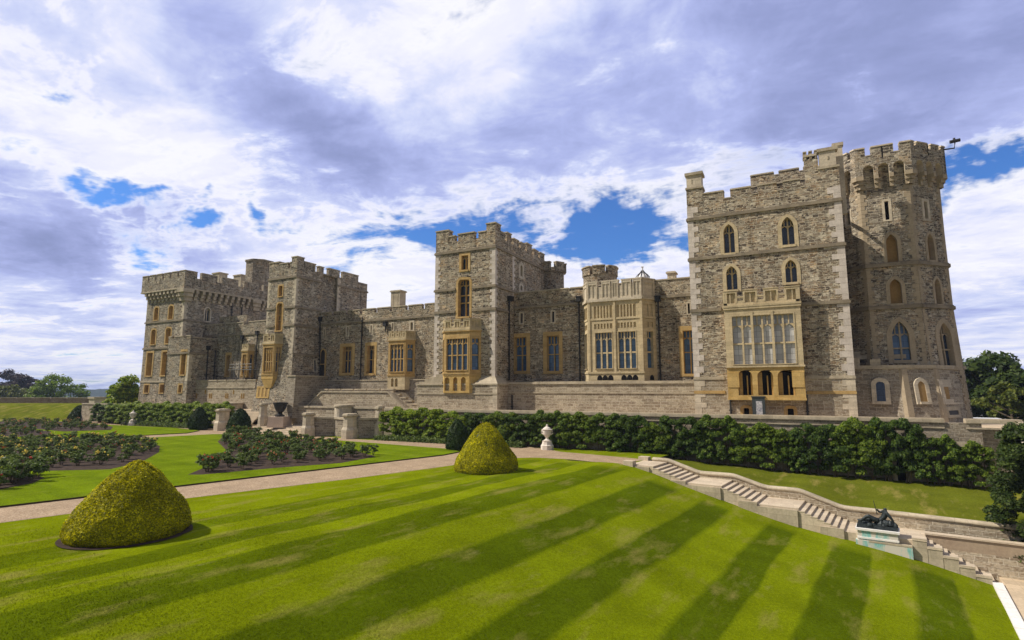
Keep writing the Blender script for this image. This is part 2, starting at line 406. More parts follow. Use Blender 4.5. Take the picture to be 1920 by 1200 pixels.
M['soil'] = plain('dark_soil', (.052, .036, .028), .95, .1, var=.5, scale=3, bump=.8)
M['bark'] = plain('grey_brown_bark', (.11, .085, .06), .9, .2, var=.4, scale=4, bump=.8)
M['wood'] = plain('dark_stained_wood', (.035, .03, .028), .6, .3)
def verdigris():
    t = NT('verdigris_stained_stone'); uv = t.uv()
    st = t.ramp(t.noise(t.mapping(uv, (1.6, .5, 1)), 1.0, 5, .6, .6), [(.50, 0.), (.60, .85)])
    c = t.mix(st, (.60, .56, .50), t.mix(t.noise(uv, 3, 4, .6), (.06, .32, .28), (.22, .58, .60)))
    t.bump(t.noise(uv, 12, 4, .6), .3, .02)
    return t.done(c, .8, .3)
M['verdigris'] = verdigris()
def leaf(name, c0, c1, c2, trans=.35, rough=.5):
    t = NT(name); g = t.n('ShaderNodeNewGeometry')
    col = t.ramp(g.outputs['Random Per Island'], [(.0, c0), (.55, c1), (1., c2)])
    big = t.ramp(t.noise(t.n('ShaderNodeTexCoord').outputs['Object'], .9, 3, .6), [(.3, .72), (.7, 1.25)])
    col = t.mix(1.0, col, big, 'MULTIPLY')
    t.done(col, rough, .16)
    tr = t.n('ShaderNodeBsdfTranslucent'); t.put(tr.inputs[0], t.mix(1.0, col, (1.3, 1.25, .6), 'MULTIPLY'))
    mx = t.n('ShaderNodeMixShader'); mx.inputs[0].default_value = trans
    t.L.new(t.b.outputs[0], mx.inputs[1]); t.L.new(tr.outputs[0], mx.inputs[2])
    t.L.new(mx.outputs[0], t.N['Material Output'].inputs[0])
    return t.mat
M['leaf_shrub'] = leaf('shrub_leaves', (.032, .066, .009), (.08, .142, .015), (.20, .27, .035))
M['leaf_shrub2'] = leaf('dark_shrub_leaves', (.022, .050, .009), (.052, .10, .014), (.13, .19, .03))
M['leaf_shrub3'] = leaf('fresh_shrub_leaves', (.045, .085, .009), (.11, .175, .015), (.24, .31, .035))
M['leaf_yellow'] = leaf('bright_climber_leaves', (.07, .135, .007), (.17, .26, .012), (.36, .42, .025))
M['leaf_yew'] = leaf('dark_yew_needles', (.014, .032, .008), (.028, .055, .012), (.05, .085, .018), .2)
M['leaf_gold'] = leaf('golden_yew_needles', (.12, .135, .003), (.37, .36, .004), (.82, .74, .008), .38)
M['leaf_rose'] = leaf('rose_leaves', (.05, .085, .022), (.105, .16, .042), (.20, .25, .08), .35)
M['leaf_tree'] = leaf('tree_leaves', (.022, .042, .010), (.045, .075, .016), (.085, .12, .025), .3)
M['leaf_lime'] = leaf('pale_tree_leaves', (.07, .13, .012), (.14, .22, .018), (.22, .31, .03), .38)
M['leaf_copper'] = leaf('copper_beech_leaves', (.018, .010, .018), (.035, .018, .028), (.06, .03, .04), .2)
M['leaf_ever'] = leaf('evergreen_bush_leaves', (.06, .085, .015), (.10, .125, .02), (.20, .22, .04), .3)
M['petal_yellow'] = leaf('yellow_petals', (.80, .62, .10), (.85, .75, .22), (.9, .85, .45), .3)
M['petal_pink'] = leaf('pink_petals', (.62, .22, .16), (.70, .36, .26), (.75, .5, .4), .3)
M['petal_red'] = leaf('red_petals', (.32, .03, .03), (.45, .06, .04), (.5, .15, .08), .3)
# stripe edges in the mowing grid (dark bands)
DARK = [(-27.2, -25.3), (-23.6, -21.9), (-20.3, -17.8), (-15.7, -13.7), (-11.95, -10.1), (-7.75, -6.08), (-4.05, -2.03), (-0.1, 1.88)]
def grass(name, stripes, light, dark, dry=.5, faint=False, blades=False):
    t = NT(name); p = t.pos()
    g = t.mapping(p, (1, 1, 1), (0, 0, 0), (0, 0, Gf.A))     # world -> mowing grid
    sep = t.n('ShaderNodeSeparateXYZ'); t.put(sep.inputs[0], g)
    base = light
    if stripes:
        lo, hi = -34., 6.
        wob = t.math('MULTIPLY', t.math('SUBTRACT', t.noise(g, .16, 2, .5), .5), .5)
        wob = t.math('ADD', wob, t.math('MULTIPLY', t.math('SUBTRACT', t.noise(g, 5, 2, .6), .5), .10))
        uu = t.math('ADD', sep.outputs[0], wob)
        f = t.math('DIVIDE', t.math('SUBTRACT', uu, lo), hi-lo)
        st = []
        for a, b in DARK:
            e = .07
            st += [((a-e-lo)/(hi-lo), 0.), ((a+e-lo)/(hi-lo), 1.), ((b-e-lo)/(hi-lo), 1.), ((b+e-lo)/(hi-lo), 0.)]
        band = t.ramp(f, st)
        if not faint:
            fade = t.ramp(t.math('DIVIDE', t.math('SUBTRACT', sep.outputs[0], -30.), 26.), [(0, .55), (.4, .85), (.6, 1.)])
            band = t.math('MULTIPLY', band, fade)
        turn = t.ramp(t.math('DIVIDE', t.math('ADD', sep.outputs[1], t.math('MULTIPLY', t.noise(g, .4, 2, .5), .8)), 43.), [(.945, 1.), (.972, .18)])
        band = t.math('MULTIPLY', band, turn)
        base = t.mix(band, light, dark)
    else:
        w = t.ramp(t.math('SINE', t.math('ADD', t.math('MULTIPLY', sep.outputs[1], 1.9), t.math('MULTIPLY', t.noise(g, .12, 3, .5), 7.)), 0), [(.2, 0.), (.8, 1.)])
        base = t.mix(t.math('MULTIPLY', w, .5), light, dark)
    blot = t.noise(p, .35, 5, .6)
    c = t.mix(1.0, base, t.ramp(blot, [(.3, .80), (.7, 1.20)]), 'MULTIPLY')
    dr = t.noise(t.mapping(g, (1.1, .33, 1)), .8, 6, .62)
    c = t.mix(t.ramp(dr, [(.53, 0.), (.70, dry)]), c, (.30, .25, .075))
    dr2 = t.noise(t.mapping(g, (2.2, .6, 1), (13, 7, 0)), .55, 7, .7)
    c = t.mix(t.ramp(dr2, [(.62, 0.), (.78, dry*.7)]), c, (.36, .31, .14))
    fine = t.noise(p, 26, 3, .7); fine2 = t.noise(p, 7, 4, .7)
    c = t.mix(1.0, c, t.ramp(fine, [(.22, .50), (.5, 1.0), (.8, 1.5)]), 'MULTIPLY')
    c = t.mix(1.0, c, t.ramp(fine2, [(.25, .74), (.75, 1.26)]), 'MULTIPLY')
    if blades:
        c = t.mix(1.0, c, t.ramp(t.n('ShaderNodeNewGeometry').outputs['Random Per Island'], [(0, .7), (.7, 1.25), (1, 1.9)]), 'MULTIPLY')
        return t.done(c, .9, .02)
    t.bump(t.math('ADD', fine, t.math('MULTIPLY', fine2, 1.2)), .8, .05)
    return t.done(c, .95, 0.)
M['lawn'] = grass('striped_lawn', True, (.168, .212, .003), (.078, .112, .002))
M['blades'] = grass('grass_blades', True, (.168, .212, .003), (.078, .112, .002), blades=True)
M['lawn_green'] = grass('mown_lawn', False, (.138, .198, .006), (.100, .152, .005), .16)
M['lawn_dry'] = grass('dry_bank_grass', False, (.125, .145, .012), (.095, .115, .010), .8)
def gravel():
    t = NT('pink_gravel'); p = t.pos()
    v = t.n('ShaderNodeTexVoronoi'); t.put(v.inputs['Vector'], p); v.inputs['Scale'].default_value = 21
    sep = t.n('ShaderNodeSeparateColor'); t.put(sep.inputs[0], v.outputs['Color'])
    c = t.ramp(sep.outputs[0], [(0, (.25, .18, .115)), (.4, (.33, .24, .158)), (.75, (.40, .30, .20)), (1, (.48, .38, .275))])
    c = t.mix(1.0, c, t.ramp(t.noise(p, .8, 5, .6), [(.3, .82), (.7, 1.15)]), 'MULTIPLY')
    t.bump(v.outputs['Distance'], .6, .03)
    return t.done(c, .95, .1)
M['gravel'] = gravel()
M['gravel_grey'] = plain('grey_asphalt', (.09, .085, .08), .9, .2, var=.3, scale=.6)
def far_ground():
    t = NT('far_fields'); p = t.pos()
    c = t.ramp(t.noise(p, .004, 6, .6), [(.35, (.03, .05, .015)), (.6, (.07, .10, .025)), (.75, (.05, .065, .02))])
    return t.done(c, .95, .1)
M['far'] = far_ground()
# ------------------------------------------------------------------ masonry builders
def arch_pts(s0, s1, z0, zs, z1, n=7):
    """outline from bottom left over the pointed head to bottom right"""
    w = (s1-s0)/2; r = max(z1-zs, .02); R_ = (w*w+r*r)/(2*w); sm = (s0+s1)/2
    L = []
    a1 = math.asin(min(1, r/R_)) if r <= R_ else math.pi/2
    if R_ < w: a1 = math.pi - a1 if False else a1
    for i in range(n+1):
        z = r*i/n
        s = R_ - math.sqrt(max(R_*R_-z*z, 0))
        L.append((s0+s, zs+z))
    # even out: finer near the crown
    Rr = [(s0+s1-s, z) for s, z in L[:-1]][::-1]
    return [(s0, z0)] + L + Rr + [(s1, z0)]
def arch_h(s, s0, s1, zs, z1):
    w = (s1-s0)/2; r = max(z1-zs, .02); R_ = (w*w+r*r)/(2*w)
    x = min(s-s0, s1-s)
    return zs + math.sqrt(max(R_*R_-(R_-x)**2, 0))
def wall_face(mb, fr, s0, s1, z0, z1, holes=(), mat=0, zl=(), ke=(0, 0)):
    ss = {s0, s1}; zz = {z0, z1} | {z for z in zl if z0 < z < z1}
    for h in holes: ss |= {h[0], h[1]}; zz |= {max(h[2], z0), min(h[3], z1)}
    ss = sorted(s for s in ss if s0-1e-6 <= s <= s1+1e-6); zz = sorted(zz)
    def P(s, z):
        b = fr.bat(z) if fr.bat else 0
        if s == s0: s = s - ke[0]*b
        elif s == s1: s = s + ke[1]*b
        return fr.P(s, 0, z)
    for a, b in zip(ss, ss[1:]):
        for c, d in zip(zz, zz[1:]):
            m, q = (a+b)/2, (c+d)/2
            if any(h[0] < m < h[1] and h[2] < q < h[3] for h in holes): continue
            mb.face([P(a, c), P(b, c), P(b, d), P(a, d)], mat)
    for h in holes:
        if len(h) > 4 and h[4]:
            pts = arch_pts(h[0], h[1], h[2], h[4], h[3])
            k = len(pts)//2
            lp = [p for p in pts[1:] if p[0] <= (h[0]+h[1])/2+1e-6]
            rp = [p for p in pts[:-1] if p[0] >= (h[0]+h[1])/2-1e-6]
            mb.face([fr.P(s, 0, z) for s, z in lp + [(h[0], h[3])]], mat)
            mb.face([fr.P(s, 0, z) for s, z in rp + [(h[1], h[3])]], mat)
def window_geo(st, gl, fr, r, zs=None, sw=.3, lights=2, transom=None, head=None, depth=.45, proud=.04, bar=.13, sm=0, gm=0, sill=True, top=None):
    s0, s1, z0, z1 = r[:4]
    top = sw if top is None else top
    a, b, c, d = s0+sw, s1-sw, z0+sw*.7, z1-top
    if zs:
        zi = zs
        O = arch_pts(s0, s1, z0, zs, z1); I = arch_pts(a, b, c, zi, d)
    else:
        O = [(s0, z0), (s0, z1), (s1, z1), (s1, z0)]; I = [(a, c), (a, d), (b, d), (b, c)]
    n = len(O)
    for i in range(n):
        j = (i+1) % n
        st.face([fr.P(O[i][0], proud, O[i][1]), fr.P(I[i][0], proud, I[i][1]), fr.P(I[j][0], proud, I[j][1]), fr.P(O[j][0], proud, O[j][1])], sm)
        # splayed reveal
        q = [(I[k][0]*.93+(a+b)/2*.07, I[k][1]) for k in (i, j)] if False else [I[i], I[j]]
        st.face([fr.P(*(I[i][0], proud), I[i][1]), fr.P(q[0][0], -depth, q[0][1]), fr.P(q[1][0], -depth, q[1][1]), fr.P(I[j][0], proud, I[j][1])], sm)
        st.face([fr.P(O[i][0], -.05, O[i][1]), fr.P(O[i][0], proud, O[i][1]), fr.P(O[j][0], proud, O[j][1]), fr.P(O[j][0], -.05, O[j][1])], sm)
    if sill: st.box(fr, a-.06, b+.06, -.25, proud+.09, z0+.02, c+.012, sm)
    def hgt(s): return arch_h(min(max(s, a), b), a, b, zs, d) if zs else d
    wd = (b-a)/lights
    for i in range(1, lights):
        s = a+wd*i
        st.box(fr, s-bar/2, s+bar/2, -depth+.08, -depth+.28, c, hgt(s)-.01, sm)
    for tz in ([transom] if isinstance(transom, float) else (transom or [])):
        st.box(fr, a, b, -depth+.09, -depth+.25, tz-bar/2, tz+bar/2, sm)
    if head:
        for i in range(lights):
            p, q = a+wd*i+(bar/2 if i else 0), a+wd*(i+1)-(bar/2 if i < lights-1 else 0)
            zc = head; rise = (q-p)*.45
            pts = arch_pts(p, q, zc-rise, zc-rise, zc, 4)[1:-1]
            tz = zc+.12
            lp = [t for t in pts if t[0] <= (p+q)/2+1e-6]; rp = [t for t in pts if t[0] >= (p+q)/2-1e-6]
            st.face([fr.P(s, -depth+.2, z) for s, z in lp+[((p+q)/2, tz), (p, tz)]], sm)
            st.face([fr.P(s, -depth+.2, z) for s, z in [(q, tz), ((p+q)/2, tz)]+rp], sm)
            m = (p+q)/2
            if hgt(m) > tz+.2:
                st.box(fr, m-bar*.32, m+bar*.32, -depth+.1, -depth+.22, tz-.05, hgt(m)-.01, sm)
                zt = (hgt((p+m)/2)+hgt((q+m)/2))/2 if zs else d
                for (g, h) in ((p, m-bar*.3), (m+bar*.3, q)):
                    hh = min(hgt(g+.01), hgt(h-.01)) if zs else d
                    rr = (h-g)*.6
                    if hh-rr < tz: continue
                    pp = arch_pts(g, h, hh-rr, hh-rr, hh-.03, 3)[1:-1]
                    l2 = [t for t in pp if t[0] <= (g+h)/2+1e-6]; r2 = [t for t in pp if t[0] >= (g+h)/2-1e-6]
                    st.face([fr.P(s, -depth+.19, z) for s, z in l2+[((g+h)/2, hh), (g, hh)]], sm)
                    st.face([fr.P(s, -depth+.19, z) for s, z in [(h, hh), ((g+h)/2, hh)]+r2], sm)
    gl.face([fr.P(s, -depth+.06, z) for s, z in I][::-1], gm)
def window(parent, fr, r, zs=None, mat='ashlar', gl='glass', name='window', label=None, **kw):
    st, g = MB(), MB()
    window_geo(st, g, fr, r, zs, **kw)
    w = st.build(name, M[mat], parent, label)
    g.build('blind_panel' if gl == 'blind' else 'glass', M[gl], w)
    return w
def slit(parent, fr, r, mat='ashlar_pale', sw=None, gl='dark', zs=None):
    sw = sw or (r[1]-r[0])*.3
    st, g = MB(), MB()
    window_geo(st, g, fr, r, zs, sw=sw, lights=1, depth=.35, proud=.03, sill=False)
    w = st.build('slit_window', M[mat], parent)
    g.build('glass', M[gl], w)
def hole(r, zs=None): return (r[0], r[1], r[2], r[3], zs)
def string(parent, faces, z, h=.24, pr=.15, mat='string', name='string_course'):
    mb = MB(); last = None; o = None
    for fr, a, b, ea, eb in faces:
        if last is fr: mb.build(name, M[mat], parent); mb = MB()
        last = fr
        mb.box(fr, a-ea*pr, b+eb*pr, -.05, pr, z-h/2, z+h/2)
        mb.box(fr, a-ea*pr*.5, b+eb*pr*.5, -.05, pr*.5, z+h/2-.01, z+h/2+.1)
    return mb.build(name, M[mat], parent)
def quoins(parent, fr, s, dr, z0, z1, side=None, mat='quoin', long=.85, short=.48, hh=.42, pr=.03, seed=0, stripw=.42):
    """toothed corner stones on a face (and on the face round the corner)"""
    mb = MB(); rnd = random.Random(seed+int(z0*10)); z = z0; k = 0
    while z < z1-.05:
        h = min(hh*rnd.uniform(.88, 1.12), z1-z)
        L = (long if k % 2 else short)*rnd.uniform(.9, 1.1)
        a, b = (s, s+L) if dr > 0 else (s-L, s)
        if dr > 0: a -= pr
        else: b += pr
        mb.box(fr, a, b, -.06, pr, z+.008, z+h-.008)
        if side:
            f2, s2, d2 = side
            L2 = (short if k % 2 else long)*.8
            a, b = (s2, s2+L2) if d2 > 0 else (s2-L2, s2)
            mb.box(f2, a, b, -.06, pr-.003, z+.010, z+h-.010)
        z += h; k += 1
    return mb.build('quoin', M[mat], parent)
def battlement(mb, fr, a, b, z0, zc, zm, widths, th=.55, wm=0, cm=1, first=True, cop=.16, over=.07):
    """parapet wall z0..zc with merlons to zm; widths = fractions merlon, gap, merlon, gap ... over a..b"""
    mb.box(fr, a, b, -th, 0, z0, zc, wm)
    tot = sum(widths); s = a; mer = first
    for w in widths:
        e = s + (b-a)*w/tot
        if mer:
            mb.box(fr, s, e, -th, 0, zc, zm-cop, wm)
            mb.box(fr, s-.02, e+.02, -th-over, over, zm-cop, zm-cop*.45, cm)
            mb.box(fr, s+.03, e-.03, -th+.05, over*.2, zm-cop*.45, zm, cm)
        else:
            mb.box(fr, s+.022, e-.022, -th-over*.5, over*.6, zc, zc+.10, cm)
        s = e; mer = not mer
def merl(n, m=1.0, g=.4, end=None):
    w = []
    for i in range(n):
        w.append(m)
        if i < n-1: w.append(g)
    return w
def balcony(mb, fr, a, b, z0, z1, n, th=.25, sm=0):
    """pierced stone parapet: panels with uprights, low links between"""
    mb.box(fr, a, b, -th, .0, z0, z0+.22, sm)
    mb.box(fr, a-.04, b+.04, -th-.05, .14, z0-.2, z0, sm)
    w = (b-a)/(n+(n-1)*.42)
    for i in range(n):
        p = a+i*w*1.42; q = p+w
        mb.box(fr, p, q, -th, .02, z1-.2, z1, sm)
        mb.box(fr, p-.03, q+.03, -th-.03, .06, z1, z1+.09, sm)
        mb.box(fr, p, p+.16, -th, .02, z0+.22, z1-.2, sm); mb.box(fr, q-.16, q, -th, .02, z0+.22, z1-.2, sm)
        k = max(2, int((w-.32)/.32))
        for j in range(1, k):
            s = p+.16+(w-.32)*j/k
            mb.box(fr, s-.05, s+.05, -th*.8, -.03, z0+.22, z1-.2, sm)
        mb.box(fr, p+.16, q-.16, -th*.8, -th*.62, z0+.22, z1-.2, sm)
        if i < n-1:
            g = q; h = q+w*.42
            mb.box(fr, g, h, -th, 0, z0+.22, z0+.42, sm)
            mb.box(fr, g, h, -th, 0, z0+.72, z0+.86, sm)
def frames(pts):
    out = []
    for (x0, y0), (x1, y1) in zip(pts, pts[1:]):
        out.append((Fr(x0, y0, math.degrees(math.atan2(y1-y0, x1-x0))), math.hypot(x1-x0, y1-y0)))
    return out
def downpipe(parent, fr, s, z0, z1, hopper=True):
    mb = MB()
    mb.tube([fr.P(s, .14, z0), fr.P(s, .14, z1)], .09, 8)
    if hopper: mb.box(fr, s-.28, s+.28, .0, .42, z1, z1+.55); mb.box(fr, s-.34, s+.34, -.02, .48, z1+.55, z1+.66)
    z = z0+1
    while z < z1: mb.box(fr, s-.15, s+.15, 0, .2, z, z+.1); z += 2.2
    return mb.build('downpipe', M['lead'], parent)
def chimney(parent, x0, x1, y0, y1, z0, z1, mat='ashlar_pale', name='chimney'):
    mb = MB()
    mb.box(XYZ, x0, x1, y0, y1, z0, z1-.25)
    mb.box(XYZ, x0-.14, x1+.14, y0-.14, y1+.14, z1-.25, z1-.08); mb.box(XYZ, x0-.06, x1+.06, y0-.06, y1+.06, z1-.08, z1)
    mb.box(XYZ, x0-.1, x1+.1, y0-.1, y1+.1, z0+.0, z0+.22)
    for k in range(2):
        cx = x0+(x1-x0)*(k+.5)/2
        mb.box(XYZ, cx-.05, cx+.05, y0-.03, y0+.02, z0+.5, z1-.6, 0)
    return mb.build(name, [M[mat]], parent)
TZ = 3.0                       # level of the castle terrace
YT, YM, YW = 58.0, 63.0, 60.0  # planes of the tower fronts, the main walls, the terrace wall
# ================================================================== big square tower on the right
def tower_A():
    x0, x1, D = -9.3, 4.5, 12.0
    f = Fr(x0, YT, 0); w = x1-x0
    fr_r = Fr(x1, YT, 90); fr_l = Fr(x0, YT+D, -90); fr_b = Fr(x1, YT+D, 180)
    T = thing('square_tower', (x0+w/2, YT+D/2, TZ), 'big square tower with brown stone walls and white corner stones, next to the octagonal tower', 'tower', 'square towers of the castle front')
    zst = [f.px(1432, 394)[1], f.px(1440, 472.5)[1], f.px(1330, 582)[1], f.px(1450, 709)[1], f.px(1450, 736.5)[1]]
    Ws = [((1350, 415, 1384, 479), 437), ((1458, 401, 1496.5, 464), 425), ((1355, 494, 1389, 548), 514), ((1465.5, 482, 1501, 534), 502)]
    rs = [f.rect(*q) for q, _ in Ws]; zsp = [f.px((q[0]+q[2])/2, s)[1] for q, s in Ws]
    zp = f.px(1387, 351)[1]; zcr = f.px(1387, 369)[1]
    ori = f.rect(1362, 577, 1500, 684); low = f.rect(1368, 690, 1503, 742)
    arcs = [f.rect(1388, 759, 1411, 779), f.rect(1470, 760, 1495, 779)]
    za = [f.px(1400, 768)[1], f.px(1482, 769)[1]]
    holes = [hole(r, z) for r, z in zip(rs, zsp)] + [hole((max(a[0], .1), a[1], TZ+.05, a[3]), z) for a, z in zip(arcs, za)]
    mb = MB()
    wall_face(mb, f, 0, w, zst[3], zcr, [h for h in holes if h[2] > zst[3]], 0)
    wall_face(mb, f, 0, w, TZ-1, zst[3], [h for h in holes if h[3] < zst[3]], 1)
    wall_face(mb, fr_r, 0, D, zst[3], 22.6, (), 0); wall_face(mb, fr_r, 0, D, TZ-1, zst[3], (), 1)
    wall_face(mb, fr_r, 0, .8, 22.6, zcr); wall_face(mb, fr_l, D-.8, D, 22.6, zcr)
    wall_face(mb, fr_l, 0, D, TZ-1, 22.6); wall_face(mb, fr_b, 0, w, TZ-1, 22.6)
    mb.face([f.P(0, -.8, 22.6), f.P(w, -.8, 22.6), f.P(w, -D, 22.6), f.P(0, -D, 22.6)], 0)
    mb.face([f.P(0, -.8, 22.6), f.P(0, -.8, zcr), f.P(w, -.8, zcr), f.P(w, -.8, 22.6)], 0)
    mb.face([f.P(0, 0, zcr), f.P(w, 0, zcr), f.P(w, -.8, zcr), f.P(0, -.8, zcr)], 0)
    mb.build('wall', [M['rubble'], M['coursed']], T)
    for z in zst[:2]: string(T, [(f, 0, w, 1, 1), (fr_r, 0, D, 0, 1), (fr_l, 0, D, 1, 0)], z)
    sa, sb = ori[0]-.35, ori[1]+.25
    string(T, [(f, 0, sa, 1, 0), (f, sb, w, 0, 1), (fr_r, 0, D, 0, 1)], zst[2])
    string(T, [(f, 0, sa, 1, 0), (f, sb, w, 0, 1)], zst[3], .2, .08, 'coping')
    string(T, [(f, 0, sa, 1, 0), (f, sb, w, 0, 1)], zst[4], .2, .07, 'gold')
    for s, dr, sd in ((0, 1, None), (w, -1, (fr_r, 0, 1))):
        edges = [zst[3]+.1, zst[2]-.13, zst[2]+.13, zst[1]-.13, zst[1]+.13, zst[0]-.13, zst[0]+.13, zcr-.3]
        for a, b in zip(edges[::2], edges[1::2]): quoins(T, f, s, dr, a, b, sd, long=1.0, short=.55, hh=.56)
        quoins(T, f, s, dr, TZ-.5, zst[3]-.1, sd, 'ashlar_pale', long=1.0, short=.62, hh=.56)
    # parapet: low merlons on the front
    pb = MB()
    t0 = f.px(1317, 366)[0]
    ss = [t0, f.px(1357, 362)[0], f.px(1369, 360)[0], f.px(1408, 355)[0], f.px(1420, 353)[0], f.px(1456, 350)[0], f.px(1468, 348)[0], f.px(1500, 342)[0], f.px(1508, 342)[0]]
    battlement(pb, f, ss[0], ss[-1], zcr-.02, zcr+.03, zp, [b-a for a, b in zip(ss, ss[1:])], .6)
    pb.build('battlement', [M['rubble'], M['coping']], T)
    # corner chimney on the left
    ct = MB()
    zb = f.px(1302, 354)[1]; zt = f.px(1302, 323)[1]
    ct.box(f, -.02, t0, -1.35, .02, zcr-.02, zb, 0)
    ct.box(f, -.1, t0+.1, -1.45, .12, zb, zb+.2, 1); ct.box(f, .03, t0-.06, -1.3, -.02, zb+.2, zt-.28, 2)
    ct.box(f, -.12, t0+.12, -1.45, .13, zt-.28, zt, 1); ct.box(f, .5, .58, -.05, .02, zb+.6, zt-.7, 1)
    ct.build('chimney', [M['rubble'], M['coping'], M['ashlar_pale']], T)
    # upper wall set back behind the right half, with its own merlons
    yb = YT+3.6; g = Fr(0, yb, 0)
    bs = [g.px(1407, 335)[0], g.px(1451, 330)[0], g.px(1460, 325)[0], g.px(1498, 316)[0], g.px(1506, 316)[0], g.px(1530, 300)[0]]
    zb0 = g.px(1430, 343)[1]; ztop = g.px(1430, 324.5)[1]
    ub = MB()
    ub.box(g, bs[0], bs[-1], -1.6, 0, 22.5, zb0-.2, 0)
    battlement(ub, g, bs[0], bs[-1], zb0-.2, zb0+.6, ztop, [b-a for a, b in zip(bs, bs[1:])], .7)
    ub.box(g, bs[0]-.05, bs[-1], -.1, .1, zb0-.35, zb0-.21, 1)
    ub.build('upper_battlement', [M['rubble'], M['coping']], T)
    # stair turret and chimney at the right corner
    tb = MB()
    sA, sB, sC = f.px(1507, 300)[0], f.px(1533, 290)[0], w
    zA = f.px(1518, 283)[1]; zB = f.px(1550, 277)[1]; zD = f.px(1550, 316)[1]; zs_ = f.px(1520, 312)[1]
    tb.box(f, sB, sC+.02, -.75, .02, zcr-.4, zD, 0); tb.box(f, sB-.1, sC+.1, -.8, .12, zD, zD+.22, 1)
    tb.box(f, sB+.08, sC-.15, -.7, -.02, zD+.22, zB-.3, 2); tb.box(f, sB-.06, sC+.06, -.8, .1, zB-.3, zB, 1)
    tb.box(f, (sB+sC)/2-.05, (sB+sC)/2+.05, -.05, .03, zD+.9, zB-.8, 1)
    tb.box(f, sA, sB, -1.0, -.05, zcr-.4, zA-.8, 0); tb.box(f, sA-.07, sB-.11, -1.02, .04, zs_+1.0, zs_+1.2, 1)
    k = (sB-sA)/5
    for i in (0, 2, 4):
        tb.box(f, sA+k*i, sA+k*(i+1)-.02, -1.0, 0, zA-.8, zA-.1, 0); tb.box(f, sA+k*i-.05, sA+k*(i+1)+.03, -1.05, .06, zA-.1, zA, 1)
    tb.build('corner_turret', [M['rubble'], M['coping'], M['ashlar_pale']], T)
    tb2 = MB(); s1_, s2_ = f.px(1565, 280)[0], f.px(1581, 280)[0]
    g2 = Fr(x0, YT+1.05, 0); a_, b_ = g2.px(1562, 275)[0], g2.px(1579, 275)[0]; zt2 = g2.px(1570, 268)[1]
    tb2.box(g2, a_, b_, -.5, 0, 22.5, zt2-.3, 0); tb2.box(g2, a_-.1, b_+.1, -.6, .1, zt2-.3, zt2, 1)
    tb2.build('chimney', [M['ashlar_pale'], M['coping']], T)
    for r, z in zip(rs, zsp):
        wd = r[1]-r[0]
        window(T, f, r, z, 'ashlar', 'glass', lights=2, sw=wd*.2, depth=.75, bar=.13, head=z+.1, top=wd*.16)
    for a, z in zip(arcs, za):
        st, gm_ = MB(), MB()
        window_geo(st, gm_, f, (a[0], a[1], TZ+.05, a[3]), z, sw=.3, lights=1, depth=.8, sill=False)
        d_ = st.build('cellar_opening', M['gold'], T); gm_.build('opening', M['dark'], d_)  # near-black sheet stands in for the unlit inside
    # oriel
    a, b = ori[0], ori[1]; zg0, zg1 = ori[2], ori[3]
    pj = 1.0
    o = MB(); g = MB()
    ff = Fr(x0, YT-pj, 0)
    la, lb = ff.px(1360, 630)[0], ff.px(1504, 630)[0]
    fl = frames([(x0+la, YT), (x0+la, YT-pj), (x0+lb, YT-pj), (x0+lb, YT)])
    zg0 = ff.px(1437, 686)[1]; zg1 = ff.px(1430, 577)[1]
    gr = ff.rect(1372, 588, 1492, 684)
    fr0 = fl[1][0]; W_ = lb-la
    r = (gr[0]-la-.02, gr[1]-la+.02, gr[2], gr[3])
    wall_face(o, fr0, 0, W_, zg0, zg1, [hole(r)], 0)
    for q in (0, 2): wall_face(o, fl[q][0], 0, fl[q][1], zg0, zg1, (), 0)
    zt = ff.px(1437, 643)[1]; zh = ff.px(1437, 610)[1]
    window_geo(o, g, fr0, r, None, sw=.12, lights=6, transom=zt, head=zh, depth=.4, bar=.16)
    for k in (2, 4):
        s = r[0]+.12+(r[1]-r[0]-.24)*k/6
        o.box(fr0, s-.11, s+.11, -.3, .07, zg0+.1, zg1-.3, 0)
    o.box(fr0, -.08, W_+.08, -pj+.01, .10, zg1-.02, zg1+.22, 0)
    o.box(fr0, -.1, W_+.1, -pj+.01, .14, zg0-.12, zg0+.04, 0)
    # three arches carrying it
    zl0 = ff.px(1437, 747)[1]; zl1 = zg0-.1
    zspl = ff.px(1437, 708)[1]; zcb = ff.px(1437, 702)[1]
    nar = [ff.rect(1384, 700, 1411, 741), ff.rect(1421, 700, 1450, 741), ff.rect(1459, 700, 1491, 741)]
    na = [hole((q[0]-la, q[1]-la, q[2], q[3]+.3), q[3]-.3) for q in nar]
    wall_face(o, fr0, .0, W_, zl0, zl1, na, 1)
    wall_face(o, fl[0][0], 0, pj, zl0, zl1, (), 1); wall_face(o, fl[2][0], 0, pj, zl0, zl1, (), 1)
    o.box(fr0, -.04, W_+.04, -pj+.02, .06, zl0-.16, zl0+.05, 1)
    for q in (.0, W_-1.1): o.box(fr0, q+.05, q+1.05, -pj+.03, .055, zl1-1.9, zl1-.5, 1)
    for h in na:
        ar = arch_pts(h[0], h[1], h[2], h[4], h[3])
        for p, q in zip(ar, ar[1:]): o.face([fr0.P(p[0], 0, p[1]), fr0.P(p[0], -.8, p[1]), fr0.P(q[0], -.8, q[1]), fr0.P(q[0], 0, q[1])], 1)
        o.face([fr0.P(h[0], 0, h[2]), fr0.P(h[1], 0, h[2]), fr0.P(h[1], -.8, h[2]), fr0.P(h[0], -.8, h[2])], 1)
        o.box(fr0, h[0]+.02, h[0]+(h[1]-h[0])*.28, -.79, -.55, h[2], h[3]-.2, 1)
        o.box(fr0, h[0]+(h[1]-h[0])*.58, h[0]+(h[1]-h[0])*.66, -.79, -.55, h[2], h[3]-.5, 1)
